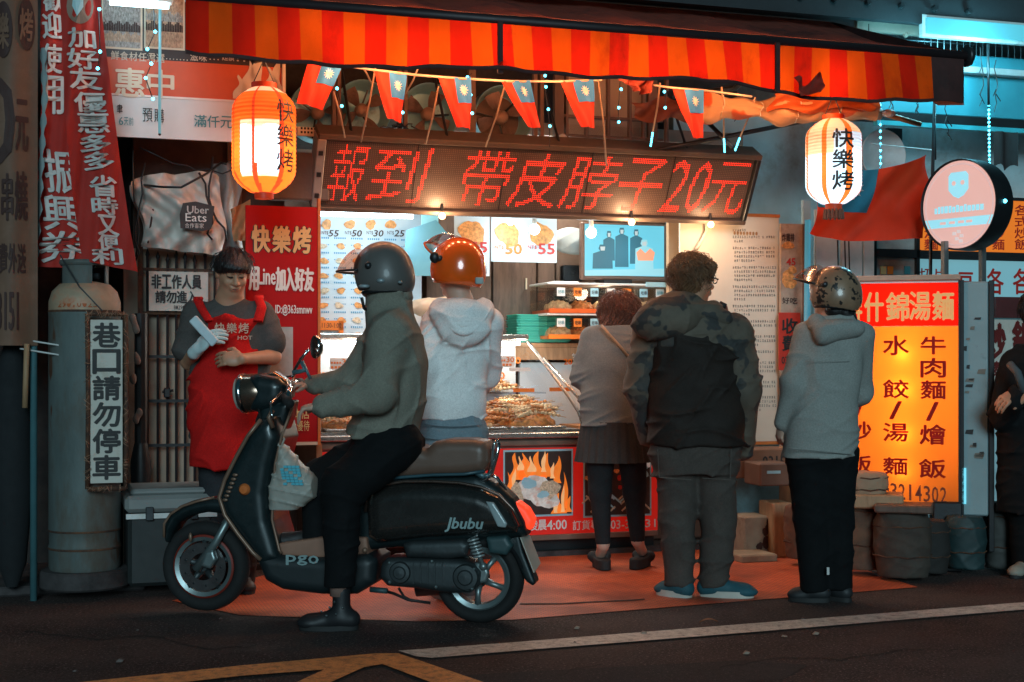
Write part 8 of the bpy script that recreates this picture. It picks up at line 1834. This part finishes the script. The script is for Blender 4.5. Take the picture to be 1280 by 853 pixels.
for q in (-1,1):
    mb.tube([at(q*.032+.020*math.cos(a*.5),.100+.0*a,.006+.014*math.sin(a*.5)) for a in range(13)],.0028,6)
mb.tube([at(-.009,.110,.012),at(.009,.110,.012)],.0026,6); build(mb,'glasses',black_m,t,True)
jk=pm('dark_brown_jacket',(.022,.015,.012),.75,var=.3,vs=6,bump=.35,bs=90,bdist=.004,grain=.15,spec=.25)
cam_=pm('camouflage_cloth',(.12,.095,.07),.8,var=.35,vs=7,bump=.3,bs=40,alt=(.035,.035,.034),alt_s=9,alt_t=.53,dirt=(.10,.07,.05),dirt_amt=.42,ds=6)
wr_k=((10,8,26),(-24,10,20),(26,-8,-16),(5,4,40))
def f(vx):
    st=[]
    for py,cx,hw,dp in ((384,860,.10,.10),(394,862,.17,.125),(408,865,.215,.15),(440,868,.225,.165),(490,870,.235,.175),(530,871,.245,.18),(556,870,.248,.18)): q=P(cx,py,d); st.append((q.z,q.x,q.y,hw,dp))
    vx.loft(st,0,.02,2.4); vx.plane(P(870,556,d),(-.02,0,-1))
cloth(t,'jacket',jk,J,f,h=.008,seed=21,amp=.014,ks=wr_k)
def f(vx):
    st=[]
    for py,cx,hw,dp in ((383,860,.105,.105),(393,862,.176,.131),(407,865,.221,.156),(424,866,.230,.163),(434,867,.232,.166)): q=P(cx,py,d-.002); st.append((q.z,q.x,q.y,hw,dp))
    vx.loft(st,0,.02,2.4); vx.chain([J['shr'],J['elr'],J['wrr']],[.098,.086,.066],.04); vx.chain([J['shl'],J['ell'],J['wrl']],[.098,.086,.06],.04)
cloth(t,'jacket_yoke',cam_,J,f,h=.008,seed=22,amp=.013,ks=wr_k)
def f(vx):
    vx.ell(P(836,398,d-.13),(.155,.085,.10),None,.04); vx.ell(P(815,408,d-.10),(.10,.08,.07),None,.05); vx.cone(P(850,380,d-.09),P(905,398,d-.10),.055,.045,.04); vx.cone(P(825,385,d-.06),P(850,372,d+.02),.06,.045,.04); vx.cone(P(890,386,d-.05),P(900,392,d+.04),.045,.045,.04)
    vx.ell(P(852,376,d-.05),(.10,.09,.045),None,.03)
cloth(t,'hood',cam_,J,f,h=.007,seed=23,amp=.010)
mb=MB(); mb.tube([P(899,380,d-.02),P(907,384,d-.02)],.017,10); build(mb,'collar_tab',black_pr,t,True)
trm=fab('dark_grey_cargo',(.075,.060,.052),var=.22,bump=.4)
def f(vx):
    st=[(P(868,py,d).z,P(cx,py,d).x,d,hw,dp) for py,cx,hw,dp in ((548,869,.215,.15),(575,869,.225,.155),(592,869,.205,.15))]; vx.loft(st,0,.07)
    for a,x_ in (('l',0),('r',0)): vx.chain([J['hip'+a],J['kn'+a],J['an'+a]],[.112,.088,.074],.03)
    vx.plane(P(870,732,d),(0,0,-1))
cloth(t,'trousers',trm,J,f,seed=25,amp=.013,ks=((16,8,30),(-26,10,30),(14,-8,-46)))
mb=MB()

for (x0,y0,x1,y1) in ((822,562,824,596),(824,597,864,600),(878,598,914,600),(914,562,913,598)):
    mb.tube([P(x0,y0,d-.155),P((x0+x1)/2,(y0+y1)/2,d-.16),P(x1,y1,d-.155)],.0017,5)
build(mb,'pocket_seam',fab('worn_pocket',(.14,.115,.10),var=.25,dirt=(.09,.07,.06),dirt_amt=.45,ds=14),t)
tealm=pm('teal_trainer',(.014,.085,.11),.7,var=.2,bump=.3,bs=70)
for a in 'lr':
    o=shoe(t,J['an'+a],J['to'+a],tealm,SOLE_W,w=.056,sole_h=.034)

# ---------------- 6 woman at right in camouflage helmet
d=7.05; t=thing('person','woman in leopard-spotted helmet and grey hooded jacket standing alone at the right','person',G(1028,754),WLD)
J=dict(head=P(1041,368,d),neck=P(1045,398,d),chest=P(1038,440,d),pelvis=P(1027,560,d),shl=P(1010,420,d+.02),shr=P(1075,420,d),ell=P(993,480,d-.02),elr=P(1075,490,d+.14),wrl=P(979,528,d+.03),wrr=P(1050,510,d+.25),
  hipl=P(1010,575,d),hipr=P(1045,575,d),knl=P(1014,650,d),knr=P(1045,650,d+.02),anl=P(1018,733,d),anr=P(1048,730,d+.03),tol=P(998,748,d+.02),tor=P(1030,746,d+.10))
Fk=Vector((-.86,.48,.05))
at,M_=body(t,J,Fk,h=.006,mat=skin_p,r=.9,hands=((J['wrl'],Vector((-.25,.1,-1)),Vector((.9,.3,-.2)),-1,.7,.95),))
leo=pm('leopard_helmet',(.30,.18,.11),.35,var=.3,vs=9,bump=.03,coat=.4,alt=(.025,.02,.018),alt_s=26,alt_t=.56)
o,ha=helmet(t,P(1043,364,d),Fk,(.12,0,1),(.120,.132,.126),leo,black_m,visor=True,vup=.75,visor_mat=glass('smoky_visor',(.86,.80,.74),.3,.12))
def f(vx): 
    vx.ell(at(0,-.03,-.08),(.075,.07,.06),M_,.03); vx.cone(P(1052,388,d+.02),P(1058,402,d-.02),.06,.055,.03)
vx=Vox(np.array(J['head'])-.25,np.array(J['head'])+.2,.007); f(vx); vx.disp(lambda x,y,z:.004*np.sin(150*x+90*y)*np.sin(20*z)); vbuild(vx,'hair',pm('black_hair',(.014,.01,.01)),t)
gj=fab('grey_fleece',(.29,.30,.28),var=.08,bump=.3)
def f(vx):
    st=[]
    for py,cx,hw,dp in ((396,1043,.095,.09),(408,1043,.135,.11),(420,1042,.155,.12),(460,1037,.160,.125),(500,1030,.163,.13),(540,1026,.178,.14),(572,1024,.186,.142)): q=P(cx,py,d); st.append((q.z,q.x,q.y,hw,dp))
    vx.loft(st,0,.02,2.3); vx.chain([J['shl'],J['ell'],J['wrl']],[.074,.062,.046],.035); vx.chain([J['shr'],J['elr'],J['wrr']],[.07,.06,.045],.035)
    vx.plane(P(1025,571,d),(.06,0,-1))
cloth(t,'jacket',gj,J,f,h=.0065,seed=31,amp=.008,ks=((12,8,30),(-20,10,22),(16,-8,-30)))
def f(vx):
    vx.ell(P(1048,410,d-.10),(.115,.065,.045),None,.03); vx.cone(P(1020,402,d-.06),P(1030,420,d-.12),.035,.035,.04); vx.cone(P(1030,420,d-.12),P(1070,412,d-.10),.036,.03,.04); vx.cone(P(1020,402,d-.06),P(1010,408,d+.05),.035,.03,.03)
cloth(t,'hood',gj,J,f,h=.006,seed=32,amp=.006)
mb=MB(); mb.tube([P(x,452,d-.125-.018*math.sin((x-1008)/58*3.14)) for x in range(1008,1068,6)],.0012,5); build(mb,'seam',gj,t,True)
mb=MB(); pts=[P(x,560+ (x-985)*.10,d-.135-.035*math.sin((x-985)/84*3.14)) for x in range(986,1070,6)]; mb.tube(pts,.003,5); build(mb,'hem',gj,t,True)
def f(vx):
    for a in 'lr': vx.chain([J['hip'+a],J['kn'+a],J['an'+a]],[.108,.082,.070],.035)
    vx.ell(J['pelvis'],(.165,.13,.11),None,.05); vx.plane(P(1030,738,d),(0,0,-1))
cloth(t,'trousers',blk,J,f,seed=33,amp=.007)
mb=MB(); q=P(1035,714,d-.095); mb.box(q.x-.006,q.x+.006,q.y-.004,q.y+.004,q.z-.018,q.z+.018); build(mb,'side_tag',white_pl,t)
for a in 'lr': shoe(t,J['an'+a],J['to'+a],pm('black_slip_on',(.02,.022,.024),.6,bump=.2),SOLE_B,w=.044)

# ---------------- 7 dark customer at the right edge
d=7.95; t=thing('person','dark clothed person with folded hands cut off by the right picture edge','person',G(1290,722),WLD)
J=dict(head=P(1300,392,d),neck=P(1300,430,d),chest=P(1300,470,d),pelvis=P(1300,560,d),shl=P(1268,455,d),shr=P(1335,455,d),ell=P(1254,520,d-.05),elr=P(1345,520,d),wrl=P(1268,505,d-.22),wrr=P(1272,492,d-.20),
  hipl=P(1282,575,d),hipr=P(1318,575,d),knl=P(1280,640,d),knr=P(1320,640,d),anl=P(1280,704,d),anr=P(1320,704,d),tol=P(1270,718,d-.12),tor=P(1325,718,d-.12))
at,M_=body(t,J,Vector((-.6,-.7,0)),h=.008,hands=((J['wrl'],Vector((.4,-.2,.5)),Vector((0,.4,-.6)),1,.6,1.1),(J['wrr'],Vector((-.5,-.2,-.2)),Vector((0,.4,-.6)),1,.6,1.1)))
def f(vx):
    st=[(P(1300,py,d).z,P(1300,py,d).x,d,hw,dp) for py,hw,dp in ((432,.11,.1),(450,.2,.13),(500,.22,.16),(600,.23,.17),(640,.22,.16))]; vx.loft(st,0,.03)
    vx.chain([J['shl'],J['ell'],J['wrl']],[.08,.07,.05],.03); vx.chain([J['shr'],J['elr'],J['wrr']],[.08,.07,.05],.03)
cloth(t,'coat',fab('black_coat',(.008,.009,.01)),J,f,seed=41,amp=.01)
def f(vx):
    for a in 'lr': vx.chain([J['hip'+a],J['kn'+a],J['an'+a]],[.1,.08,.07],.03)
cloth(t,'trousers',blk,J,f,seed=42)
hair(t,J['head'],Vector((-.6,-.7,0)),(0,0,1),(.1,.11,.1),pm('black_hair',(.014,.01,.01)),lambda vx,at,M_:None,4,amp=.004)
mb=MB(); q=[P(1262,455,d-.2),P(1272,466,d-.25),P(1280,490,d-.25)]; mb.tube(q,.022,8); build(mb,'scarf',pm('grey_scarf',(.08,.10,.11),.8),t,True)
for a in 'lr': shoe(t,J['an'+a],J['to'+a],pm('pale_trainer',(.35,.32,.26),.7),SOLE_B,h=.007)
